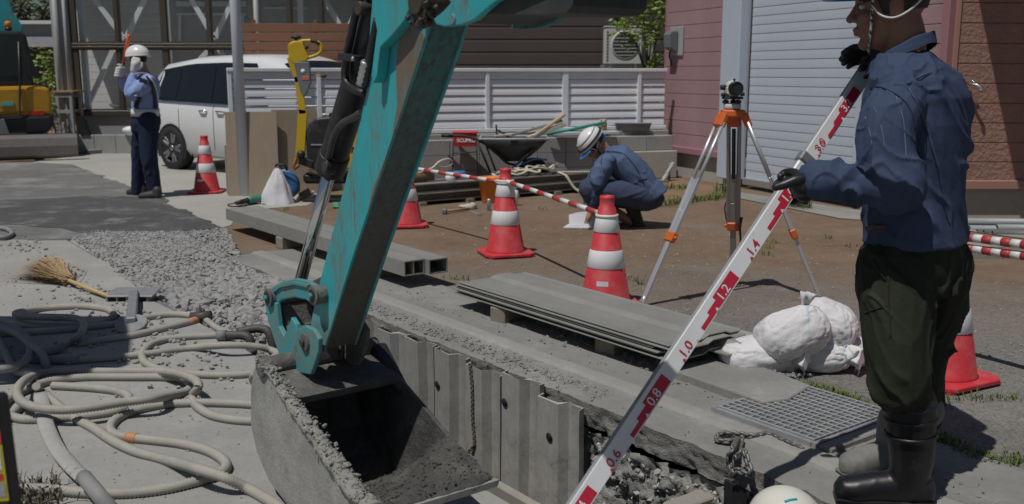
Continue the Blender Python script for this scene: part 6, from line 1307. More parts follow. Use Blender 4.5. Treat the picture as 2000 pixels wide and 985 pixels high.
single(MB().blob(G(916, 404, .025), (.1, .07, .035), jit=.6).blob(G(922, 402, .03), (.06, .07, .03), jit=.6, seed=4), 'work_glove', sling_m, 'cream work glove lying at the hammer handle end', 'glove'); single(MB().beam(G(920, 415, .01), G(938, 420, .01), .06, .02), 'metal_bracket', steel_m, 'small steel bracket on the earth by the hammer', 'bracket')
# ---- wheelbarrow with lumber, basket on stand
Yw = 12.25
def wp(px, py, dy=0): return P(px, py, Yw + dy)
wb = thing('wheelbarrow', 'black steel wheelbarrow loaded with lumber against the block wall', 'wheelbarrow', Vector((wp(1000, 330).x, Yw, 0)))
top_ = [(940, 268), (1069, 266)]; tr = []
for f in (0, 1):
    pass
def trayring(k):   # k 0 rim .. 1 bottom
    x0, x1 = np.interp(k, [0, .5, 1], [938, 958, 985]), np.interp(k, [0, .5, 1], [1069, 1050, 1022]); y = np.interp(k, [0, 1], [269, 313]); w = np.interp(k, [0, 1], [.30, .17]); o = []
    for x, s_ in ((x0, -1), ((x0 + x1) / 2, -1), (x1, -1), (x1, 1), ((x0 + x1) / 2, 1), (x0, 1)): p = wp(x, y); p.y = Yw + s_ * w; o.append(p)
    return o
part(MB().rings([trayring(k) for k in (0, .35, .7, .9, 1)], True, True), 'tray', mat('tray_black', (.045, .047, .05), .4, .2, var=.15), wb); r0 = trayring(0); part(MB().tube([r0[i] for i in range(6)], .014, 8, loop=True), 'tray_rim', grey_m, wb)
for s_ in (-.24, .24): 
    part(MB().tube(spline([wp(868, 266, s_), wp(905, 266, s_), wp(935, 275, s_), wp(960, 290, s_), wp(990, 318, s_ * .8), wp(1015, 322, s_ * .5), wp(1040, 318, s_ * .35)], .05), .016, 8), 'frame_tube', black_m, wb); part(MB().tube([wp(862, 265, s_), wp(885, 266, s_)], .022, 8), 'grip', black_m, wb)
    part(MB().tube([wp(932, 275, s_), wp(958, 338, s_)], .014, 8), 'leg', black_m, wb); part(MB().tube([wp(948, 280, s_), wp(968, 334, s_)], .012, 8), 'leg', black_m, wb); part(MB().tube([wp(1066, 270, s_), wp(1000, 330, s_)], .014, 8), 'brace', black_m, wb)
wc = wp(1042, 320); wc.z = .20; wh = part(MB().lathe([(.08, -.04), (.15, -.05), (.195, -.035), (.205, 0), (.195, .035), (.15, .05), (.08, .04)], 28, Matrix.Translation(wc) @ Matrix.Rotation(math.pi / 2, 4, 'X')), 'wheel', tyre_m, wb); part(MB().lathe([(.10, .046), (.09, .052), (.02, .055), (.001, .055)], 20, Matrix.Translation(wc) @ Matrix.Rotation(math.pi / 2, 4, 'X'), cap=False), 'rim', black_m, wh)
part(MB().tube(spline([wp(1000, 330, -.2), wp(1040, 312, -.2), wp(1062, 312, -.1), wp(1066, 312, .1), wp(1040, 312, .2)], .05), .013, 8), 'front_guard', blue_m, wb)
lum = mat('fresh_lumber', (.46, .36, .23), .7, var=.15, scale=5, stretch=(1, 6, 6), bump=.1); lum2 = mat('pale_lumber', (.52, .47, .40), .75, var=.12, scale=5)
for (a, b, w, h_, mm, lab) in (((1040, 268), (1102, 224), .09, .03, lum, 'yellowish plank sticking up highest from the wheelbarrow'), ((1030, 270), (1103, 243), .10, .045, lum2, 'pale thick plank resting low in the wheelbarrow'), ((1000, 264), (1098, 236), .05, .03, gtimber_m, 'thin grey batten between two planks in the wheelbarrow'), ((965, 266), (1050, 258), .08, .02, lum2, 'pale board lying flat in the wheelbarrow tray')):
    single(MB().beam(wp(*a, -.05), wp(*b, .1), w, h_, ch=.003), 'plank', mm, lab, 'plank', 'lumber in the wheelbarrow')
cf = thing('folded_frame', 'dark folding metal frame lying on the wheelbarrow', 'metal frame', wp(970, 265)); part(MB().beam(wp(969, 244), wp(971, 270), .05, .02), 'upright', black_m, cf); part(MB().beam(wp(972, 254), wp(995, 268), .02, .02), 'strut', black_m, cf); part(MB().beam(wp(960, 270), wp(1000, 268), .06, .012), 'foot_bar', black_m, cf)
bs = thing('wire_basket', 'red plastic basket with white lettering on a thin black stand', 'basket', Vector((wp(905, 330).x, Yw + .15, 0))); rb = mat('basket_red', (.55, .03, .035), .4, var=.06)
x0, x1 = wp(885, 275, .1).x, wp(931, 275, .1).x; z0_, z1_ = wp(900, 286, .1).z, wp(900, 259, .1).z
bk2 = part(MB().rings([[Vector((a, b, z)) for a, b in ((x0 + k, Yw + .05 + k), (x1 - k, Yw + .05 + k), (x1 - k, Yw + .32 - k), (x0 + k, Yw + .32 - k))] for z, k in ((z0_, .012), (z1_, 0))], True, False), 'basket', rb, bs, bevel=.006); part(MB().box(((x0 + x1) / 2, Yw + .185, z1_), (x1 - x0 + .02, .29, .02), None, .004), 'rim', rb, bs)
m = MB(); text_mb(m, 'SCUPRO', .062, Vector((x0 + .05, Yw + .052, (z0_ + z1_) / 2 - .03)), (1, 0, .0), (0, .05, 1), .002, bold=.002); part(m, 'lettering', white_m, bk2, fix=False)['kind'] = 'stuff'
for (a, b) in ((886, 882), (930, 934)):
    for dy in (.06, .3): part(MB().tube([P(a, 262, Yw + dy), Vector((P(b, 340, Yw + dy).x, Yw + dy, 0))], .008, 6), 'leg', black_m, bs)
part(MB().tube([P(884, 300, Yw + .06), P(932, 297, Yw + .06)], .007, 6), 'stretcher', black_m, bs)
gp_ = fp(3.85 + .6, .19, .70); single(MB().tube([P(1068, 262, 12.95), P(1182, 240, 13.1)], .022, 10), 'plastic_pole', mat('pole_green', (.03, .30, .20), .4), 'green plastic pole leaning on the block wall behind the worker', 'pole')
single(MB().beam(P(1085, 262, 13.05), P(1205, 258, 13.2), .22, .03), 'board', mat('pale_blue_board', (.52, .55, .60), .6, var=.08), 'pale blue board on the block wall behind the crouching worker', 'board')

# ---- far excavator at the left edge
Ye = 16.6; yl_m = mat('machine_ochre', (.46, .24, .015), .4, var=.08, bump=.03); cabg = mat('cab_glass', (.02, .03, .035), .06, bump=0); blk = mat('cab_black', (.02, .021, .022), .4, var=.15); blade_m = mat('blade_steel', (.23, .21, .20), .6, .2, var=.2, scale=3, dirt=(.12, .085, .065), dscale=1.5)
def ep(px, py, dy=0): return P(px, py, Ye + dy)
fx_ = thing('excavator', 'teal and ochre small excavator with dark cab at the left edge', 'excavator', (ep(0, 300).x - .3, Ye + 1, 0))
def eprism(pts, d0, d1, name, mm, bevel=.02, par=None): return part(MB().prism([(ep(*p).x, ep(*p).z) for p in pts], lambda a, b, d: Vector((a, d, b)), Ye + d0, Ye + d1), name, mm, par or fx_, bevel=bevel)
eprism([(-170, 172), (60, 168), (84, 172), (90, 190), (91, 224), (66, 228), (-170, 228)], .25, 1.75, 'body', yl_m, .05)
eprism([(-170, 230), (91, 226), (92, 248), (82, 262), (40, 266), (-170, 268)], .2, 1.8, 'counterweight', blk, .05)
eprism([(48, 218), (76, 217), (76, 226), (48, 227)], .235, .26, 'reflector', mat('refl_red', (.5, .03, .02), .3), .004)
eprism([(-60, 238), (6, 232), (16, 262), (8, 268), (-60, 268)], .15, .22, 'skirt', teal_m, .006)
eprism([(-170, 60), (30, 60), (42, 66), (52, 110), (54, 150), (60, 170), (-170, 172)], .3, 1.5, 'cab', blk, .05)
eprism([(-120, 76), (14, 74), (30, 82), (34, 148), (-120, 152)], .285, .305, 'cab_window', cabg, .008); eprism([(-120, 176), (40, 174), (44, 218), (-120, 222)], .22, .26, 'door_panel', yl_m, .01)
eprism([(40, 92), (48, 104), (52, 148), (44, 150)], .29, .32, 'rear_pillar_glass', cabg, .004)
part(MB().tube([ep(41, 82, .2), ep(44, 168, .2), ep(43, 225, .18), ep(5, 228, .18)], .018, 8), 'handrail', blk, fx_)
eprism([(-170, -60), (0, -60), (20, 20), (38, 48), (38, 62), (-170, 62)], .9, 1.3, 'boom', teal_m, .03)
bq = ep(46, 58, .6); part(MB().lathe([(.05, 0), (.055, .02), (.055, .05)], 14, Matrix.Translation(bq - Vector((0, 0, .03)))), 'beacon_base', blk, fx_); part(MB().lathe([(.055, .02), (.052, .10), (.04, .125), (.01, .13)], 14, Matrix.Translation(bq)), 'beacon', mat('beacon_amber', (.75, .25, .02), .15), fx_)
m = MB(); eprism([(0, 200), (22, 199), (22, 206), (0, 207)], .205, .222, 'sticker', mat('sticker_teal', (.1, .45, .45), .4), .001)
part(MB().box((ep(0, 300).x - .5, Ye + 1, .25), (1.9, 1.3, .5), None, .1), 'track_frame', blk, fx_)
for dy in (.25, 1.75): part(MB().rings([[Vector((ep(-10, 300).x + c_ * (1.0 if abs(c_) < .9 else 1), Ye + dy + w, .25 + s_)) for c_, s_ in ((-1.3, -.12), (-1.2, -.24), (.5, -.24), (.62, -.12), (.62, .1), (.5, .2), (-1.2, .2), (-1.3, .1))] for w in (-.16, .16)], True, False), 'track', black_m, fx_, bevel=.02)
bl = part(MB().prism([(0, .06), (-.06, .10), (-.075, .25), (-.05, .38), (-.02, .44), (.02, .44), (-.02, .30), (-.03, .2), (.01, .1), (.05, .06)], lambda a, b, d: Vector((d, Ye - .25 + a, b)), ep(-170, 300).x, ep(122, 300, -.25).x), 'dozer_blade', blade_m, fx_); part(MB().box(((ep(-170, 300).x + ep(122, 300, -.25).x) / 2, Ye - .2, .40), (ep(122, 300, -.25).x - ep(-170, 300).x - .01, .05, .10)), 'blade_top', mat('blade_dark', (.06, .05, .045), .6, var=.2), bl)
part(MB().beam((ep(60, 300).x, Ye - .2, .2), (ep(40, 300).x, Ye + .6, .3), .1, .12), 'blade_arm', blk, fx_)

# the machine stands turned a little, its flank along the line of sight
pv_ = Vector((ep(91, 200, .2).x, Ye + .2, 0)); Rz = Matrix.Rotation(math.radians(27), 4, 'Z'); fx_.location = pv_ + Rz.to_3x3() @ (fx_.location - pv_); fx_.rotation_euler.z = math.radians(27)
# ================================================================ PEOPLE
def clothm(name, col, rough=.85, var=.10, fold=.25, weave=350):
    t = NT(name); c = t.mix(t.ramp(t.noise(5, 6, .65), .3, .7), sc(col, 1 - var), sc(col, 1 + var)); c = t.mix(t.math('MULTIPLY', t.ramp(t.noise(26, 5, .7), .55, .8), .35), c, sc(col, 1.7))
    rn = t.n('ShaderNodeTexNoise', noise_type='RIDGED_MULTIFRACTAL'); rn.inputs['Scale'].default_value = 7; rn.inputs['Detail'].default_value = 3; t.l(t.co, rn.inputs['Vector']); h = t.math('ADD', t.math('ADD', t.math('MULTIPLY', t.noise(18, 6, .65), .6), t.math('MULTIPLY', rn.outputs[0], -.35)), t.math('MULTIPLY', t.noise(weave, 2), .10)); t.b.inputs['Specular IOR Level'].default_value = .25
    return t.fin(c, rough, 0, t.bump(h, fold, .012))
denim = clothm('blue_workwear', (.043, .062, .116), fold=.5); denim2 = clothm('blue_workwear_far', (.085, .125, .215)); olive = clothm('black_green_trousers', (.021, .024, .015), .75, .15, .5); navy = clothm('navy_trousers', (.020, .026, .055)); shirt = clothm('light_blue_shirt', (.24, .32, .56))
skin = mat('skin_tan', (.23, .115, .07), .5, var=.08, scale=10, bump=.1, bscale=150); skin2 = mat('skin', (.40, .22, .15), .5, var=.08); hair_m = mat('black_hair', (.012, .011, .010), .5, var=.3, scale=60, bump=.6, bscale=200, stretch=(1, 1, .2)); glove_m = mat('black_glove', (.016, .016, .018), .42, var=.2, scale=12, bump=.3, bscale=40, bdist=.004)
rubber = mat('rubber_boot', (.012, .012, .014), .42, var=.3, scale=6, bump=.12, bscale=30, dirt=(.10, .095, .08), dscale=5, damt=(.56, .78)); rubber_d = mat('dusty_boot', (.19, .185, .17), .7, var=.25, scale=6, bump=.15, dirt=(.2, .19, .17), dscale=5); helm_w = mat('helmet_white', (.72, .72, .70), .25, var=.03, bump=0); visor_m = mat('visor_blue', (.03, .22, .62), .12, var=.05, bump=0); glove_w = mat('white_glove', (.62, .61, .58), .85, var=.08, bump=.2); strap_w = mat('strap_white', (.6, .6, .58), .6); thread_m = mat('seam_thread', (.16, .21, .31), .8, bump=0)
t = NT('patterned_strap'); strap_p = t.fin(t.mix(t.ramp(t.noise(95, 3, .6), .46, .54), (.55, .55, .53), (.015, .015, .016)), .6)
def ridge(p, k=1.0): return 1 - abs(noise.noise(p)) * 2.4
def folds(amp, along=(0, 0, 1), spots=(), fl=2.6, fs=13, sharp=.9):
    """cloth relief: long soft creases running roughly the given way, tighter round the given spots"""
    e1 = V3(along).normalized(); e2 = e1.orthogonal().normalized(); e3 = e1.cross(e2)
    def fn(p):
        w = Vector((noise.noise(p * 3.1), noise.noise(p * 3.1 + Vector((9, 0, 0))), noise.noise(p * 3.1 + Vector((0, 7, 0)))))
        q = Vector((p.dot(e1) * fl, p.dot(e2) * fs, p.dot(e3) * fs)) + w * .9
        cr = lambda x, k: max(0.0, 1 - abs(noise.noise(x)) * k) ** 1.5
        msk = .2 + .8 * max(0, min(1, .5 + 1.6 * noise.noise(p * 4.3 + Vector((3, 3, 1)))))
        k = 1.0
        for c, r, a in spots: k += a * math.exp(-((p - c).length / r) ** 2)
        d = .45 * noise.noise(q * .5) + sharp * msk * cr(q * .5 + Vector((5, 2, 1)), 4.2) + .65 * sharp * msk * cr(q * 1.1 + Vector((1, 8, 3)), 5) - .25
        return amp * k * (d + .25)
    return fn
def cloth(name, shapes, voxel, fn, m, parent, label=None, smooth=3):
    mb = MB()
    for f in shapes: f(mb)
    me = fuse(mb, voxel, smooth); 
    if fn: displace(me, fn)
    return put_world(me, name, m, parent, label)
def tb(pts, r, n=16, asp=1): return lambda mb: (mb.tube(spline3(pts, r)[0], spline3(pts, r)[1], n, asp=asp), mb.blob(pts[0], r[0], 12, 8), mb.blob(pts[-1], r[-1], 12, 8))
def spline3(pts, r):
    """smooth path with smoothly varying radius"""
    p = [V3(q) for q in pts]; A = [(*q, rr) for q, rr in zip(p, r)]; B = [[2 * A[0][i] - A[1][i] for i in range(4)]] + [list(a) for a in A] + [[2 * A[-1][i] - A[-2][i] for i in range(4)]]; out = []
    for k in range(1, len(B) - 2):
        for s in range(5):
            t = s / 5; out.append([.5 * (2 * B[k][i] + (B[k + 1][i] - B[k - 1][i]) * t + (2 * B[k - 1][i] - 5 * B[k][i] + 4 * B[k + 1][i] - B[k + 2][i]) * t * t + (3 * B[k][i] - B[k - 1][i] - 3 * B[k + 1][i] + B[k + 2][i]) * t ** 3) for i in range(4)])
    out.append(list(A[-1])); return [Vector(o[:3]) for o in out], [max(.003, o[3]) for o in out]
def bl(c, r, R=None): return lambda mb: mb.blob(c, r, 18, 12, R)
def lofts(rows, n=26, e=.86):
    """rows: (centre, axis a vector, axis b vector)"""
    def f(mb):
        pw = lambda x: math.copysign(abs(x) ** e, x)
        mb.rings([[V3(c) + V3(a) * pw(math.cos(t)) + V3(b) * pw(math.sin(t)) for t in (2 * math.pi * j / n for j in range(n))] for c, a, b in rows])
    return f
def headshape(o, fw, k=1.0, pitch=0.0, neck=None):
    """head as fused forms; o eye-level centre, fw facing"""
    fw = V3(fw).normalized(); lf = Vector((-fw.y, fw.x, 0)).normalized(); upv = lf.cross(fw) * -1 if False else fw.cross(lf)
    R = basis(fw, lf, upv); q = lambda a, b, c: V3(o) + R @ Vector((a * k, b * k, c * k)); r = lambda a, b, c: (a * k, b * k, c * k)
    S_ = [bl(q(-.004, 0, .035), r(.100, .077, .103), R), bl(q(.026, 0, -.04), r(.072, .062, .088), R), bl(q(.032, 0, -.086), r(.054, .050, .036), R), bl(q(.072, 0, -.106), r(.022, .026, .02), R), bl(q(.088, 0, .022), r(.014, .05, .013), R),
          tb([q(.094, 0, .012), q(.106, 0, -.012), q(.116, 0, -.03)], [.008 * k, .010 * k, .013 * k], 10), bl(q(.104, .012, -.034), r(.010, .009, .008), R), bl(q(.104, -.012, -.034), r(.010, .009, .008), R), bl(q(.100, 0, -.062), r(.010, .024, .0065), R), bl(q(.097, 0, -.075), r(.010, .021, .0075), R), bl(q(.07, .04, -.03), r(.025, .022, .02), R), bl(q(.07, -.04, -.03), r(.025, .022, .02), R)]
    for s in (-1, 1): S_ += [bl(q(-.012, s * .078, -.008), r(.022, .010, .034), R), bl(q(-.004, s * .076, -.03), r(.012, .009, .014), R)]
    return S_, q, R
def eyes(q, R, k, par, m_):
    for s in (-1, 1):
        e = part(MB().blob(q(.082, s * .031, .002), (.012 * k, .013 * k, .008 * k), 10, 7, R), 'eye', mat('eye_white', (.5, .48, .45), .2, bump=0) if 'eye_white' not in MATS else MATS['eye_white'], par); part(MB().blob(q(.0925, s * .031, .002), (.003 * k, .006 * k, .006 * k), 8, 6, R), 'iris', hair_m, e)
        part(MB().tube([q(.093, s * .014, .022), q(.096, s * .03, .027), q(.085, s * .05, .022)], .004 * k, 6), 'eyebrow', hair_m, par)
def helmet(par, q, R, k, name='helmet', tilt=0, r=(.142, .118, .125), z=.045, visor=True, m_=None):
    m = MB(); rs = []
    for i in range(13):
        ph = math.pi / 2 * (1 - i / 12); rs.append([q(*(Vector((r[0] * math.cos(ph * .995) * math.cos(t), r[1] * math.cos(ph * .995) * math.sin(t), z + r[2] * (1 - math.cos(math.pi / 2 - ph)) if False else z + r[2] * math.sin(math.pi / 2 - math.pi / 2 + ph)))) ) for t in (2 * math.pi * j / 36 for j in range(36))])
    rs = rs[::-1]
    lip = [q(*(Vector((r[0] * 1.06 * math.cos(t), r[1] * 1.06 * math.sin(t), z - .012)))) for t in (2 * math.pi * j / 36 for j in range(36))]; inn = [q(*(Vector((r[0] * .96 * math.cos(t), r[1] * .96 * math.sin(t), z - .010)))) for t in (2 * math.pi * j / 36 for j in range(36))]
    h = part(m.rings([inn, lip] + rs, True), name, m_ or helm_w, par)
    if visor:
        vs = lambda i, j: q(*(Vector(((r[0] * 1.0 + .055 * j * math.cos((i - .5) * 2.2)) * math.cos((i - .5) * 2.0), (r[1] * 1.02 + .02 * j) * math.sin((i - .5) * 2.0), z - .006 - .022 * j))))
        v = MB().grid(vs, 16, 4); v2 = MB().grid(lambda i, j: vs(i, j) - R @ Vector((0, 0, .004)), 16, 4); v.add(v2.v, v2.f, True); part(v, 'visor', visor_m, h)
    return h
# ---------------------------------------------------------------- standing worker with the staff
Yw0 = 3.25; f_ = Vector((-.75, .66, 0)); l_ = Vector((-.66, -.75, 0))
W1 = thing('person', 'worker in blue jacket, dark trousers and black rubber boots holding the levelling staff', 'person', Vector((1.30, 3.2, .02)))
def C(px, py, dy=0): return P(px, py, Yw0 + dy)
rows = [(C(1788, 470), .200, .158), (C(1786, 440), .192, .155), (C(1784, 380), .182, .150), (C(1784, 310), .188, .152), (C(1786, 240), .200, .156), (C(1788, 190), .200, .148), (C(1788, 158), .188, .125), (C(1780, 132), .150, .105), (C(1768, 106), .088, .08)]
rows = [(c, l_ * a, f_ * b) for c, a, b in rows]
LSh, LEl, LWr = P(1742, 200, 3.10), P(1752, 364, 3.01), P(1600, 351, 3.12)
RSh, REl, RWr = P(1836, 182, 3.40), P(1762, 235, 3.70), P(1716, 124, 3.50)
body_sh = [lofts([(c, a * .86, b * .82) for c, a, b in rows]), tb([LSh, P(1738, 285, 3.04), LEl, P(1680, 355, 3.06), LWr], [.055, .05, .045, .04, .032]), tb([RSh, REl, RWr], [.055, .045, .032]),
           tb([P(1760, 480, 3.2), P(1753, 600, 3.12), P(1755, 700, 3.08), P(1775, 860, 3.08), P(1778, 960, 3.08)], [.09, .075, .06, .05, .045]), tb([P(1830, 480, 3.3), P(1836, 600, 3.36), P(1812, 700, 3.38), P(1800, 860, 3.37), P(1800, 930, 3.37)], [.09, .07, .058, .05, .045])]
hk = 1.10; HO = P(1741, 12, 3.27); fh = Vector((-.945, .325, -.06)); hs, hq, hR = headshape(HO, fh, hk)
neck = tb([hq(-.02, 0, -.03), hq(-.04, 0, -.10), P(1764, 118, 3.27), P(1776, 170, 3.26)], [.066, .064, .075, .09])
b1 = cloth('body', body_sh + hs + [neck], .0052, None, skin, W1, smooth=3)
eyes(hq, hR, hk, W1, skin)
# hair: cap from the temple round to the nape
def hairf(i, j):
    a = 0.62 + i * (2 * math.pi - 1.24); ph = -.52 + j * 1.35; rr = (.1055, .083, .108); lo = -.55 if 1.2 < a < 5.1 else -.1
    ph = (lo - .12 * math.cos(a)) + j * (1.5 - lo); return hq(-.004 + rr[0] * math.cos(ph) * math.cos(a), rr[1] * math.cos(ph) * math.sin(a), .033 + rr[2] * math.sin(ph)) 
part(MB().grid(hairf, 40, 16), 'hair', hair_m, W1, fix=False)
hm_ = helmet(W1, hq, hR, hk, z=.062)
part(MB().tube(spline([hq(.052, .088, .06), hq(.055, .08, 0), hq(.058, .064, -.06), hq(.062, .045, -.10), hq(.064, .012, -.126), hq(.06, -.03, -.12), hq(.05, -.07, -.04), hq(.045, -.088, .06)], .01), .009, 8, asp=.4), 'chin_strap', strap_p, hm_)
part(MB().tube(spline([hq(.054, .084, -.002), hq(.03, .088, -.03), hq(-.01, .092, -.038), hq(-.06, .088, -.01), hq(-.11, .06, .045)], .01), .0035, 8), 'ear_cord', strap_w, hm_)
part(MB().tube([hq(.054, .084, .05), hq(.053, .088, .035), hq(.053, .087, .02)], [.010, .012, .009], 8), 'buckle', grey_m, hm_)
# jacket
fl = folds(.0150, l_ * .75 + Vector((0, 0, .65)), ((LEl, .11, 1.6), (P(1700, 360, 3.02), .08, 1.2), (P(1790, 450, 3.1), .10, 1.0), (P(1700, 230, 3.05), .06, .8)))
cuff = [tb([P(1626, 352, 3.09), P(1597, 350, 3.125)], [.054, .060])]
jk_ = cloth('jacket', [lofts(rows), tb([LSh + Vector((.03, .02, 0)), P(1733, 240, 3.06), P(1732, 300, 3.03), LEl, P(1698, 358, 3.04), P(1640, 352, 3.09), P(1600, 351, 3.12)], [.090, .088, .083, .070, .061, .055, .054]), tb([RSh, REl, P(1722, 140, 3.53)], [.078, .066, .05])] + cuff,   .0048, fl, denim, W1, smooth=3)
# stand-up collar: flared double band round the neck
def col(i, j):
    a = i * 2 * math.pi; c = P(1757, 120, 3.265); k = j if j < .5 else 1 - j; out = .0 if j < .5 else .014
    r = .086 - .008 * k * 2 + out; gap = max(0, math.cos(a)) ** 6
    return c + f_ * (math.cos(a) * r * 1.12) + l_ * math.sin(a) * r * .98 + Vector((0, 0, -.058 * math.cos(a) + .075 * k - .05 * gap * k + .004 * noise.noise(Vector((a * 2, j * 4, 0)))))
part(MB().grid(col, 56, 14), 'collar', denim, W1, fix=False)
def on_torso(px, py, pull=0.0):
    """point on the jacket's near surface behind a picture point"""
    d = ray(px, py).normalized(); ok, loc, nr_, _ = jk_.ray_cast(root_matrix(W1).inverted() @ Vector((0, 0, H)), d); 
    return (root_matrix(W1) @ loc + nr_ * .0015) if ok else None
def seam(name, px, r=.0022, m_=None, off=0):
    pts = [on_torso(*q) for q in px]; pts = [p for p in pts if p is not None]
    if len(pts) > 1: return part(MB().tube(spline(pts, .012), r, 6), name, m_ or thread_m, jk_)
dline = lambda a, b, n: [(a[0] + (b[0] - a[0]) * i / n, a[1] + (b[1] - a[1]) * i / n) for i in range(n + 1)]
seam_d = mat('seam_shadow', (.02, .028, .055), .9, bump=0)
seam('yoke_seam', [(1770, 166), (1790, 156), (1815, 145), (1840, 134), (1862, 127), (1884, 121)], .0018, seam_d); seam('back_seam', [(1772, 172), (1785, 195), (1798, 225), (1810, 260), (1820, 295), (1830, 330), (1838, 370), (1845, 410), (1855, 440)], .0018, seam_d); seam('armhole_seam', [(1682, 176), (1700, 170), (1720, 171), (1745, 182), (1768, 200), (1782, 225), (1787, 255)], .002, seam_d)
seam('stitching', [(1775, 172), (1789, 196), (1802, 226), (1814, 260), (1824, 296), (1834, 332)], .0010); seam('stitching', [(1750, 188), (1763, 230), (1767, 270), (1770, 310)], .0010); seam('stitching', [(1770, 162), (1790, 152), (1815, 141), (1862, 123)], .0009); seam('stitching', [(1708, 210), (1722, 250), (1728, 290)], .0009); seam('stitching', [(1690, 228), (1700, 260), (1704, 285)], .0009)
# trousers
rt = [(C(1785, 425), .168, .135), (C(1784, 470), .185, .145), (C(1784, 520), .182, .145), (C(1786, 560), .165, .135)]
tf = folds(.0165, f_ * .6 + Vector((0, 0, .8)), ((P(1735, 735, 3.05), .10, 1.6), (P(1760, 560, 3.1), .12, .6)))
trs = cloth('trousers', [lofts([(c, l_ * a, f_ * b) for c, a, b in rt]), tb([P(1752, 520, 3.18), P(1750, 590, 3.13), P(1750, 680, 3.08), P(1755, 742, 3.06), P(1774, 782, 3.08), P(1778, 815, 3.08)], [.128, .116, .105, .097, .078, .07]), tb([P(1826, 520, 3.33), P(1832, 590, 3.37), P(1812, 680, 3.38), P(1800, 742, 3.37), P(1798, 790, 3.37), P(1798, 815, 3.37)], [.118, .098, .082, .078, .07, .068])], .0048, tf, olive, W1, smooth=3)
def on_tr(px, py):
    ok, loc, nr_, _ = trs.ray_cast(root_matrix(W1).inverted() @ Vector((0, 0, H)), ray(px, py).normalized()); return (root_matrix(W1) @ loc + nr_ * .0012) if ok else None
for nm, pp_ in (('pocket_seam', [(1697, 485), (1708, 512), (1720, 533), (1730, 550)]), ('thigh_seam', [(1690, 612), (1710, 604), (1733, 597)]), ('side_seam', [(1735, 540), (1736, 580), (1738, 620), (1740, 660)])):
    q_ = [on_tr(*p) for p in pp_]; part(MB().tube(spline([p for p in q_ if p], .012), .0022, 6), nm, mat(nm, (.012, .014, .011), .8, bump=0), trs)
part(MB().tube([P(1693, 446, 3.06), P(1712, 442, 3.04), P(1728, 441, 3.03)], .016, 8, asp=.4), 'belt', mat('belt_brown', (.10, .035, .025), .5), W1)
def boot(name, top, ank, toe, m_, r=.083):
    top, ank, toe = V3(top), V3(ank), V3(toe); d = (toe - ank); d.z = 0; L = d.length; d.normalize(); s_ = Vector((-d.y, d.x, 0)); z0_ = toe.z
    g = lambda t, z: Vector((ank.x, ank.y, z0_ + z)) + d * t
    foot = lofts([(g(-.085, .05), s_ * .025, Vector((0, 0, .035))), (g(-.07, .055), s_ * .042, Vector((0, 0, .05))), (g(0, .06), s_ * .050, Vector((0, 0, .06))), (g(L * .45, .052), s_ * .05, Vector((0, 0, .052))), (g(L * .72, .045), s_ * .055, Vector((0, 0, .045))), (g(L * .92, .04), s_ * .045, Vector((0, 0, .038))), (g(L, .034), s_ * .02, Vector((0, 0, .02)))])
    b = cloth(name, [foot, tb([top, top.lerp(g(0, .2), .5), g(-.005, .18), g(.0, .07)], [r, r * .96, r * .86, .062], 22)], .0062, folds(.0016), m_, W1, smooth=3)
    part(MB().prism([(-.09, 0), (-.088, .026), (L * .4, .022), (L * .6, .018), (L * .98, .018), (L * 1.0, .004), (L * .55, .0), (L * .5, .008), (L * .36, .008), (L * .33, 0)], lambda a, b_, k: g(a, b_ - .0) + s_ * k * (1 - .5 * max(0, (a / L - .75)) ** 1), -.05, .05), 'sole', m_, b, bevel=.006)
    for z in (0, -.045, -.10): c = top + (g(0, .2) - top).normalized() * (.004 - z); part(MB().lathe([(r + .000, -.006), (r + .0035, -.003), (r + .0035, .003), (r, .006)], 30, Matrix.Translation(c) @ (g(0, .2) - top).to_track_quat('Z', 'Y').to_matrix().to_4x4(), cap=False), 'rubber_band', m_, b)
    return b
boot('boot', P(1778, 788, 3.08), (P(1778, 788, 3.08).x + .012, 3.08, .018), (1.10, 3.12, .018), rubber); boot('boot', P(1800, 800, 3.37), (1.40, 3.375, .018), (1.19, 3.31, .018), rubber_d, .08)
# gloves
def hand(name, palm, fingers, m_, par, vox=.0026, extra=()): return cloth(name, list(palm) + [tb(p, r, 12) for p, r in fingers] + list(extra), vox, folds(.0012, (0, 0, 1), (), 14, 40), m_, par, smooth=2)
q = lambda px, py, y: P(px, py, y)
fr = lambda *a: list(a)
hand('glove', [tb([q(1606, 351, 3.12), q(1586, 354, 3.125), q(1566, 362, 3.13)], [.034, .038, .038]), bl(q(1572, 375, 3.145), (.036, .025, .034)), bl(q(1562, 356, 3.128), (.034, .022, .026))],
     [([q(1578, 350, 3.115), q(1556, 352, 3.105), q(1532, 361, 3.105), q(1515, 366, 3.11)], [.021, .0175, .0155, .0125]),
      ([q(1566, 352, 3.15), q(1552, 338, 3.20), q(1534, 338, 3.245), q(1524, 345, 3.235)], [.016, .015, .014, .011]),
      ([q(1560, 366, 3.16), q(1545, 354, 3.21), q(1526, 354, 3.25), q(1515, 362, 3.235)], [.016, .015, .014, .011]),
      ([q(1564, 382, 3.165), q(1548, 374, 3.22), q(1527, 375, 3.255), q(1517, 382, 3.24)], [.0155, .0145, .0135, .0105]),
      ([q(1572, 392, 3.165), q(1558, 394, 3.21), q(1538, 394, 3.24), q(1528, 398, 3.225)], [.014, .013, .012, .0095])], glove_m, W1)
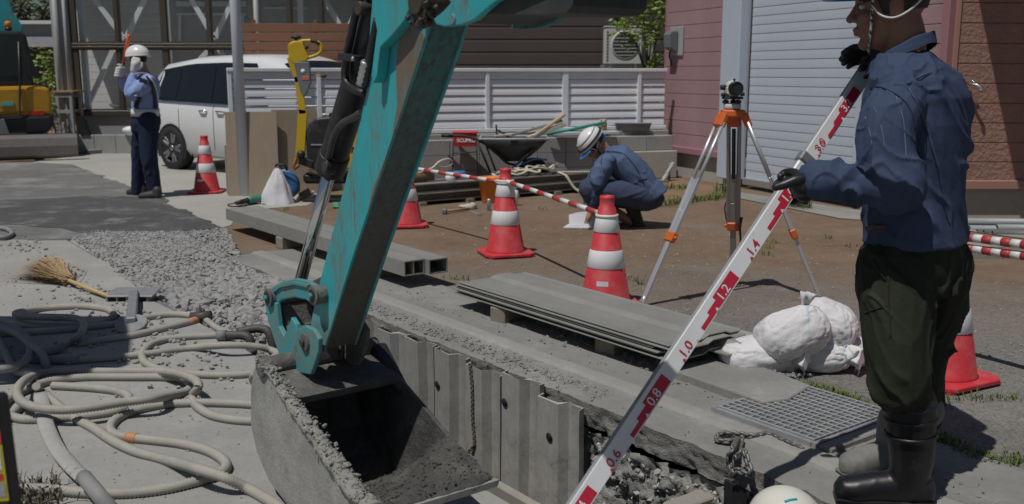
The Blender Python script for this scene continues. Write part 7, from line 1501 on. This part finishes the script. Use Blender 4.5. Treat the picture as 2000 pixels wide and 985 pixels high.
hand('glove', [tb([q(1722, 120, 3.50), q(1704, 112, 3.48), q(1690, 110, 3.47)], [.032, .036, .036]), bl(q(1696, 120, 3.46), (.034, .03, .024))],
     [([q(1690, 100, 3.45), q(1672, 94, 3.425), q(1658, 99, 3.41), q(1648, 104, 3.41)], [.016, .015, .0135, .0105]), ([q(1686, 106, 3.46), q(1668, 103, 3.435), q(1652, 110, 3.42), q(1644, 116, 3.42)], [.016, .015, .0135, .0105]), ([q(1686, 113, 3.475), q(1668, 112, 3.45), q(1654, 118, 3.435), q(1648, 124, 3.435)], [.0155, .0145, .013, .010]), ([q(1688, 120, 3.485), q(1674, 121, 3.47), q(1662, 126, 3.455), q(1657, 131, 3.455)], [.014, .013, .0115, .009]),
      ([q(1704, 118, 3.44), q(1694, 130, 3.405), q(1682, 134, 3.395)], [.019, .016, .012])], glove_m, W1)

# ---------------------------------------------------------------- crouching worker
Yq = 9.2
def Q(px, py, dy=0): return P(px, py, Yq + dy)
W2 = thing('person', 'crouching worker in blue workwear and white helmet writing on papers on the ground', 'person', G(1215, 448))
fq = Vector((-.62, -.12, -.77)).normalized(); h2, q2, R2 = headshape(Q(1163, 283, -.02), fq, 1.0)
q2b = q2
tor = [(Q(1190, 306), .11, .12), (Q(1206, 312), .15, .19), (Q(1226, 328), .155, .20), (Q(1246, 352), .155, .19), (Q(1264, 384), .16, .185)]
ax_ = []
for i, (c, a, b) in enumerate(tor):
    dv = (tor[min(i + 1, 4)][0] - tor[max(i - 1, 0)][0]).normalized(); side = Vector((0, 1, 0)); nn = side.cross(dv).normalized(); ax_.append((c, nn * a, side * b))
Ar = [Q(1186, 316, -.17), Q(1170, 345, -.22), Q(1164, 366, -.20), Q(1158, 395, -.17), Q(1152, 418, -.16)]; Ar2 = [Q(1186, 316, .17), Q(1160, 350, .2), Q(1150, 395, .08), Q(1146, 415, .02)]
bod2 = [lofts([(c, a * .85, b * .85) for c, a, b in ax_]), tb(Ar, [.05, .045, .04, .035, .028]), tb(Ar2, [.05, .045, .04, .03]), tb([Q(1264, 388, -.12), Q(1200, 380, -.16), Q(1146, 368, -.16), Q(1170, 405, -.13), Q(1194, 438, -.12)], [.09, .08, .06, .05, .045]), tb([Q(1262, 388, .1), Q(1200, 385, .15), Q(1150, 376, .16), Q(1195, 410, .12), Q(1244, 440, .08)], [.09, .08, .06, .05, .045]), tb([q2(-.03, 0, -.04), Q(1182, 296), Q(1196, 310)], [.06, .062, .08])]
hnd = [tb([Q(1152, 418, -.16), Q(1149, 426, -.17)], [.03, .028])] + [tb([Q(1148 + k, 426, -.185 + .012 * k), Q(1146 + k, 432, -.19 + .012 * k), Q(1144 + k, 437, -.19 + .012 * k)], [.010, .009, .008], 8) for k in (-3, 0, 3, 6)]
cloth('body', bod2 + h2 + hnd, .009, None, skin2, W2, smooth=2)
part(MB().grid(lambda i, j: q2(-.004 + .105 * math.cos(-.45 + j * 1.4) * math.cos(.7 + i * 4.9), .082 * math.cos(-.45 + j * 1.4) * math.sin(.7 + i * 4.9), .033 + .107 * math.sin(-.45 + j * 1.4)), 24, 10), 'hair', hair_m, W2, fix=False)
eyes(q2, R2, 1.0, W2, skin2)
h2_ = helmet(W2, q2, R2, 1, z=.055)
part(MB().tube([q2(.148 * math.cos(t), .124 * math.sin(t), .075) for t in (2 * math.pi * j / 30 for j in range(30))], .009, 6, loop=True), 'lamp_strap', black_m, h2_); part(MB().tube([q2(.12 * math.cos(t), .1 * math.sin(t), .125 + .0 * t) for t in (2 * math.pi * j / 30 for j in range(30))], .006, 6, loop=True), 'band', grey_m, h2_)
part(MB().tube(spline([q2(.02, -.1 * 0 + .09, .05), q2(.035, .08, -.03), q2(.055, .05, -.10), q2(.06, 0, -.125)], .02), .008, 6), 'chin_strap', black_m, h2_); part(MB().tube([q2(.07, .085, .045), q2(.04, .082, -.02), q2(-.03, .085, .03)], .008, 6), 'ear_strap', strap_w, h2_); part(MB().blob(q2(-.105, 0, .0), (.03, .04, .025), 10, 7, R2), 'adjuster', visor_m, h2_)
fl2 = folds(.013, (.7, 0, -.6), ((Q(1175, 350, -.2), .1, 1.2),))
hem = lofts([(Q(1258, 374), Vector((.13, 0, .12)), Vector((0, .2, 0))), (Q(1276, 384), Vector((.135, 0, .08)), Vector((0, .205, 0)))])
jk2 = cloth('jacket', [lofts(ax_), hem, tb(Ar[:4], [.085, .078, .066, .056]), tb(Ar2[:3], [.085, .07, .055]), tb([Q(1186, 300), Q(1198, 310)], [.075, .1])], .012, fl2, denim2, W2, smooth=3)
for pp_ in ([(1185, 296), (1215, 300), (1240, 325), (1258, 360)], [(1246, 352), (1262, 350), (1280, 348)], [(1178, 302), (1174, 318), (1180, 336)]):
    o_ = []
    for p in pp_:
        ok, loc, nr_, _ = jk2.ray_cast(root_matrix(W2).inverted() @ Vector((0, 0, H)), ray(*p).normalized())
        if ok: o_.append(root_matrix(W2) @ loc + nr_ * .003)
    if len(o_) > 1: part(MB().tube(spline(o_, .03), .004, 6), 'seam', seam_d, jk2)
cloth('trousers', [lofts([(Q(1262, 376), Vector((.12, 0, .10)), Vector((0, .17, 0))), (Q(1268, 392), Vector((.12, 0, .05)), Vector((0, .18, 0)))]), bl(Q(1266, 388), (.15, .18, .105)), tb([Q(1262, 388, -.10), Q(1205, 376, -.16), Q(1150, 366, -.16)], [.12, .115, .092]), tb([Q(1148, 368, -.16), Q(1160, 390, -.14), Q(1172, 408, -.13)], [.088, .085, .07]), tb([Q(1262, 390, .1), Q(1205, 384, .15), Q(1152, 376, .16), Q(1190, 402, .12)], [.115, .11, .088, .07])], .012, folds(.012, (1, 0, .2), ((Q(1200, 385, -.2), .15, .6),)), clothm('navy_work_trousers', (.050, .066, .115)), W2, smooth=3)
bt_m = mat('dark_boot', (.03, .029, .027), .6, var=.2, dirt=(.12, .10, .08), dscale=8)
cloth('boot', [tb([Q(1168, 402, -.13), Q(1184, 425, -.12), Q(1196, 440, -.12)], [.068, .062, .055]), tb([Q(1200, 444, -.12), Q(1188, 449, -.14), Q(1176, 452, -.15)], [.05, .045, .035])], .011, None, bt_m, W2); cloth('boot', [tb([Q(1234, 404, .08), Q(1242, 425, .07), Q(1248, 440, .06)], [.068, .062, .055]), tb([Q(1252, 443, .05), Q(1240, 447, .03), Q(1228, 450, .02)], [.048, .045, .036])], .011, None, bt_m, W2)
pp = G(1140, 444, .006); ppr = mat('paper', (.66, .65, .70), .8, var=.05)
single(MB().prism([(-.2, -.08), (.22, -.10), (.26, .10), (-.14, .12)], lambda a, b, d: pp + Vector((a, b, d)), 0, .012), 'drawing_board', ppr, 'flat white board on the earth before the crouching worker', 'board')
single(MB().grid(lambda i, j: pp + Vector((-.14 + .3 * i, -.02 + .05 * j, .015 + .1 * j + .03 * math.sin(i * 3.1) * j)), 10, 5), 'paper_sheet', ppr, 'curled paper sheets standing on the white board by the crouching worker', 'paper', fix=False)
single(MB().prism([(-.1, -.08), (.1, -.06), (.13, .1), (-.06, .1)], lambda a, b, d: G(1210, 436, .01) + Vector((a, b, d + a * .12)), .01, .02), 'clipboard', ppr, 'pale clipboard beside the boot of the crouching worker', 'clipboard')

# ---------------------------------------------------------------- traffic guard
Yg = 11.5
def A_(px, py, dy=0): return P(px, py, Yg + dy)
W3 = thing('person', 'traffic guard in light blue shirt, white belt and white helmet raising a red baton', 'person', G(283, 388))
h3, q3, R3 = headshape(A_(270, 119), Vector((-.96, .25, -.05)), .98)
tors = [(A_(284, 232), .165, .12), (A_(284, 205), .155, .118), (A_(285, 180), .17, .128), (A_(285, 160), .175, .12), (A_(284, 150), .14, .10), (A_(281, 143), .075, .07)]; fg = Vector((-.9, .43, 0)).normalized(); lg = Vector((-.43, -.9, 0)).normalized()
tr3 = [(c, lg * a, fg * b) for c, a, b in tors]
nA = [A_(290, 160, -.17), A_(272, 176, -.24), A_(257, 183, -.24), A_(258, 160, -.2), A_(261, 141, -.17)]; fA = [A_(277, 158, .18), A_(258, 174, .18), A_(246, 172, .15), A_(240, 156, .05), A_(238, 148, .02)]
nL = [A_(288, 235, -.08), A_(291, 305, -.09), A_(299, 350, -.07), A_(303, 380, -.06)]; fL_ = [A_(279, 235, .1), A_(273, 305, .12), A_(270, 345, .14), A_(270, 376, .15)]
cloth('body', [lofts([(c, a * .88, b * .88) for c, a, b in tr3]), tb(nA, [.05, .045, .042, .038, .032]), tb(fA, [.05, .045, .042, .038, .03]), tb(nL, [.085, .06, .05, .045]), tb(fL_, [.085, .06, .05, .045]), tb([q3(-.02, 0, -.03), A_(279, 138), A_(283, 150)], [.06, .06, .08])] + h3, .011, None, skin2, W3, smooth=2)
eyes(q3, R3, .98, W3, skin2)
part(MB().grid(lambda i, j: q3(-.004 + .105 * math.cos(-.5 + j * 1.4) * math.cos(.8 + i * 4.7), .082 * math.cos(-.5 + j * 1.4) * math.sin(.8 + i * 4.7), .033 + .107 * math.sin(-.5 + j * 1.4)), 24, 10), 'hair', hair_m, W3, fix=False)
helmet(W3, q3, R3, .98, z=.06, visor=False, r=(.15, .122, .128))
cloth('shirt', [lofts(tr3[:5]), tb(nA[:4] + [A_(260, 150, -.185)], [.085, .078, .068, .06, .05]), tb(fA[:4], [.08, .07, .062, .05])], .013, folds(.012, (.5, 0, .8), ((A_(258, 180, -.2), .12, .8),)), shirt, W3, smooth=3)
part(MB().tube([A_(262, 146, -.22), A_(274, 143, -.15), A_(290, 146, -.12), A_(296, 150, .02)], .03, 8, asp=.5), 'collar', shirt, W3)
cloth('trousers', [lofts([(c, lg * a, fg * b) for c, a, b in ((A_(284, 220), .158, .122), (A_(284, 240), .175, .135), (A_(284, 258), .16, .13))]), tb(nL, [.115, .095, .085, .078]), tb(fL_, [.11, .092, .082, .076])], .013, folds(.013, (.3, 0, 1)), navy, W3, smooth=3)
def shoe(c, toe): c, toe = V3(c), V3(toe); d = toe - c; cloth('shoe', [tb([c + Vector((0, 0, .05)), c + d * .5 + Vector((0, 0, .045)), c + d * .9 + Vector((0, 0, .035))], [.05, .05, .04]), tb([c + Vector((0, 0, .04)), c + Vector((0, 0, .10))], [.055, .055])], .012, None, bt_m, W3)
g1, g2 = G(308, 389), G(275, 384); shoe(g1, g1 + Vector((-.2, -.02, 0))); shoe(g2 + Vector((0, .1, 0)), g2 + Vector((-.2, .12, 0)))
# reflective harness
refl = mat('reflective_white', (.66, .66, .68), .4, var=.05); nv = mat('vest_navy', (.016, .018, .035), .7, var=.15)
wst = [(A_(284, 227), .172, .134), (A_(284, 213), .168, .131)]
part(MB().rings([[V3(c) + lg * a * k * math.cos(t) + fg * b * k * math.sin(t) for t in (2 * math.pi * j / 32 for j in range(32))] for c, a, b, k in ((*wst[0], 1.0), (*wst[0], 1.05), (*wst[1], 1.05), (*wst[1], 1.0))], False), 'belt', refl, W3)
def onb(px, py):
    for o_ in W3.children:
        if o_.name.startswith('shirt'):
            ok, loc, nr_, _ = o_.ray_cast(root_matrix(W3).inverted() @ Vector((0, 0, H)), ray(px, py).normalized())
            if ok: return root_matrix(W3) @ loc + nr_ * .008
def strip(name, pts, r, m_):
    o_ = [p for p in (onb(*q) for q in pts) if p is not None]
    if len(o_) > 1: part(MB().tube(spline(o_, .03), r, 8, asp=.35), name, m_, W3)
strip('shoulder_strap', [(291, 150), (300, 162), (305, 178), (307, 195), (308, 212)], .022, refl); strip('vest_panel', [(287, 150), (296, 165), (300, 182), (302, 200), (303, 213)], .03, nv); strip('front_strap', [(271, 190), (269, 200), (268, 212)], .03, nv); strip('front_edge', [(265, 186), (264, 200), (263, 212)], .015, refl)
part(MB().box(A_(280, 158, -.285), (.09, .02, .05), Matrix.Rotation(.35, 3, 'Y'), .005), 'arm_badge', nv, W3)
def ghand(c, d, dn): 
    c = V3(c); d = V3(d).normalized(); s_ = V3(dn).normalized(); return [tb([c - d * .04, c + d * .03], [.042, .045])] + [tb([c + d * .03 + s_ * (k * .022), c + d * .07 + s_ * (k * .024), c + d * .10 + s_ * (k * .02) + d.cross(s_) * .02], [.017, .016, .013], 8) for k in (-1.5, -.5, .5, 1.5)] + [tb([c - d * .01 + s_ * .05, c + d * .03 + s_ * .075, c + d * .06 + s_ * .07], [.018, .016, .013], 8)]
cloth('glove', ghand(A_(263, 131, -.17), (.25, 0, .97), (.9, .3, -.2)), .008, None, glove_w, W3); 
gr_c = A_(237, 141, .02); bd = (A_(252, 68, .02) - A_(235, 148, .02)).normalized()
cloth('glove', [bl(gr_c + Vector((-.0, .0, 0)), (.045, .05, .055))] + [tb([gr_c + Vector((.03, -.02, 0)) + bd * k, gr_c + Vector((.0, -.06, 0)) + bd * k, gr_c + Vector((-.045, -.045, 0)) + bd * k, gr_c + Vector((-.045, -.0, 0)) + bd * k], [.017, .017, .016, .013], 8) for k in (-.045, -.015, .015, .045)] + [tb([gr_c + Vector((.03, -.0, .04)), gr_c + Vector((.02, -.05, .075)), gr_c + Vector((-.01, -.06, .085))], [.018, .016, .013], 8)], .008, None, glove_w, W3)
bat = thing('signal_baton', 'red signal baton held up by the traffic guard', 'baton', gr_c); p0 = A_(235.5, 148, .02)
part(MB().tube([p0, p0 + bd * .16], .020, 10), 'grip', black_m, bat); part(MB().tube([p0 + bd * .16, p0 + bd * .47, p0 + bd * .49], [.022, .020, .012], 12), 'tube', mat('baton_red', (.75, .10, .045), .3, var=.05), bat)

# ---------------------------------------------------------------- worker down in the trench, helmet showing
W4 = thing('person', 'worker down in the trench with only a white helmet with blue dashes showing', 'person', Vector((.93, 3.08, -1.28)))
HC = P(1535, 1003, 3.08) - Vector((0, 0, .06)); h4, q4, R4 = headshape(HC - Vector((0, 0, .02)), Vector((-.6, .8, 0)), 1.0)
def T(x, y, z): return Vector((.93 + x, 3.08 + y, z))
zb = HC.z; d4 = DU
cloth('body', h4 + [tb([q4(-.02, 0, -.03), T(0, 0, zb - .22)], [.06, .07]), lofts([(T(0, 0, zb - .2), DU * .08, DV * .07), (T(0, 0, zb - .27), DU * .17, DV * .10), (T(0, 0, zb - .45), DU * .16, DV * .10), (T(0, 0, zb - .7), DU * .14, DV * .10)]), tb([T(*(DU * .18)[:2], zb - .27), T(*(DU * .22)[:2], zb - .5), T(*(DU * .2 - DV * .1)[:2], zb - .7)], [.055, .045, .035]), tb([T(*(-DU * .18)[:2], zb - .27), T(*(-DU * .22)[:2], zb - .5), T(*(-DU * .2 - DV * .1)[:2], zb - .7)], [.055, .045, .035]), tb([T(*(DU * .09)[:2], zb - .7), T(*(DU * .1 - DV * .2)[:2], zb - .85), T(*(DU * .1)[:2], -1.2)], [.09, .07, .05]), tb([T(*(-DU * .09)[:2], zb - .7), T(*(-DU * .1 - DV * .2)[:2], zb - .85), T(*(-DU * .1)[:2], -1.2)], [.09, .07, .05])], .011, None, skin2, W4, smooth=2)
cloth('jacket', [lofts([(T(0, 0, zb - .19), DU * .10, DV * .09), (T(0, 0, zb - .25), DU * .20, DV * .12), (T(0, 0, zb - .45), DU * .19, DV * .125), (T(0, 0, zb - .72), DU * .17, DV * .125)]), tb([T(*(DU * .19)[:2], zb - .28), T(*(DU * .23)[:2], zb - .5), T(*(DU * .2 - DV * .1)[:2], zb - .68)], [.075, .065, .05]), tb([T(*(-DU * .19)[:2], zb - .28), T(*(-DU * .23)[:2], zb - .5), T(*(-DU * .2 - DV * .1)[:2], zb - .68)], [.075, .065, .05])], .013, folds(.006), denim, W4)
cloth('trousers', [tb([T(*(s * DU * .09)[:2], zb - .68), T(*(s * DU * .1 - DV * .2)[:2], zb - .85), T(*(s * DU * .1)[:2], -1.2)], [.12, .10, .07]) for s in (-1, 1)], .013, None, olive, W4)
hh = helmet(W4, q4, R4, 1.0, z=.045, visor=False, r=(.134, .122, .125), m_=mat('helmet_cream', (.66, .64, .57), .25, var=.03, bump=0)); bm2 = mat('helmet_blue', (.03, .38, .52), .3, bump=0)
def onh(px, py):
    ok, loc, nr_, _ = hh.ray_cast(root_matrix(W4).inverted() @ Vector((0, 0, H)), ray(px, py).normalized()); return (root_matrix(W4) @ loc + nr_ * .001) if ok else None
for pts in ([(1468, 970), (1480, 957), (1500, 954)], [(1532, 980), (1545, 976), (1556, 975)]):
    o_ = [p for p in (onh(*p) for p in pts) if p is not None]
    if len(o_) > 1: part(MB().tube(spline(o_, .01), .006, 8, asp=.3), 'blue_mark', bm2, hh)
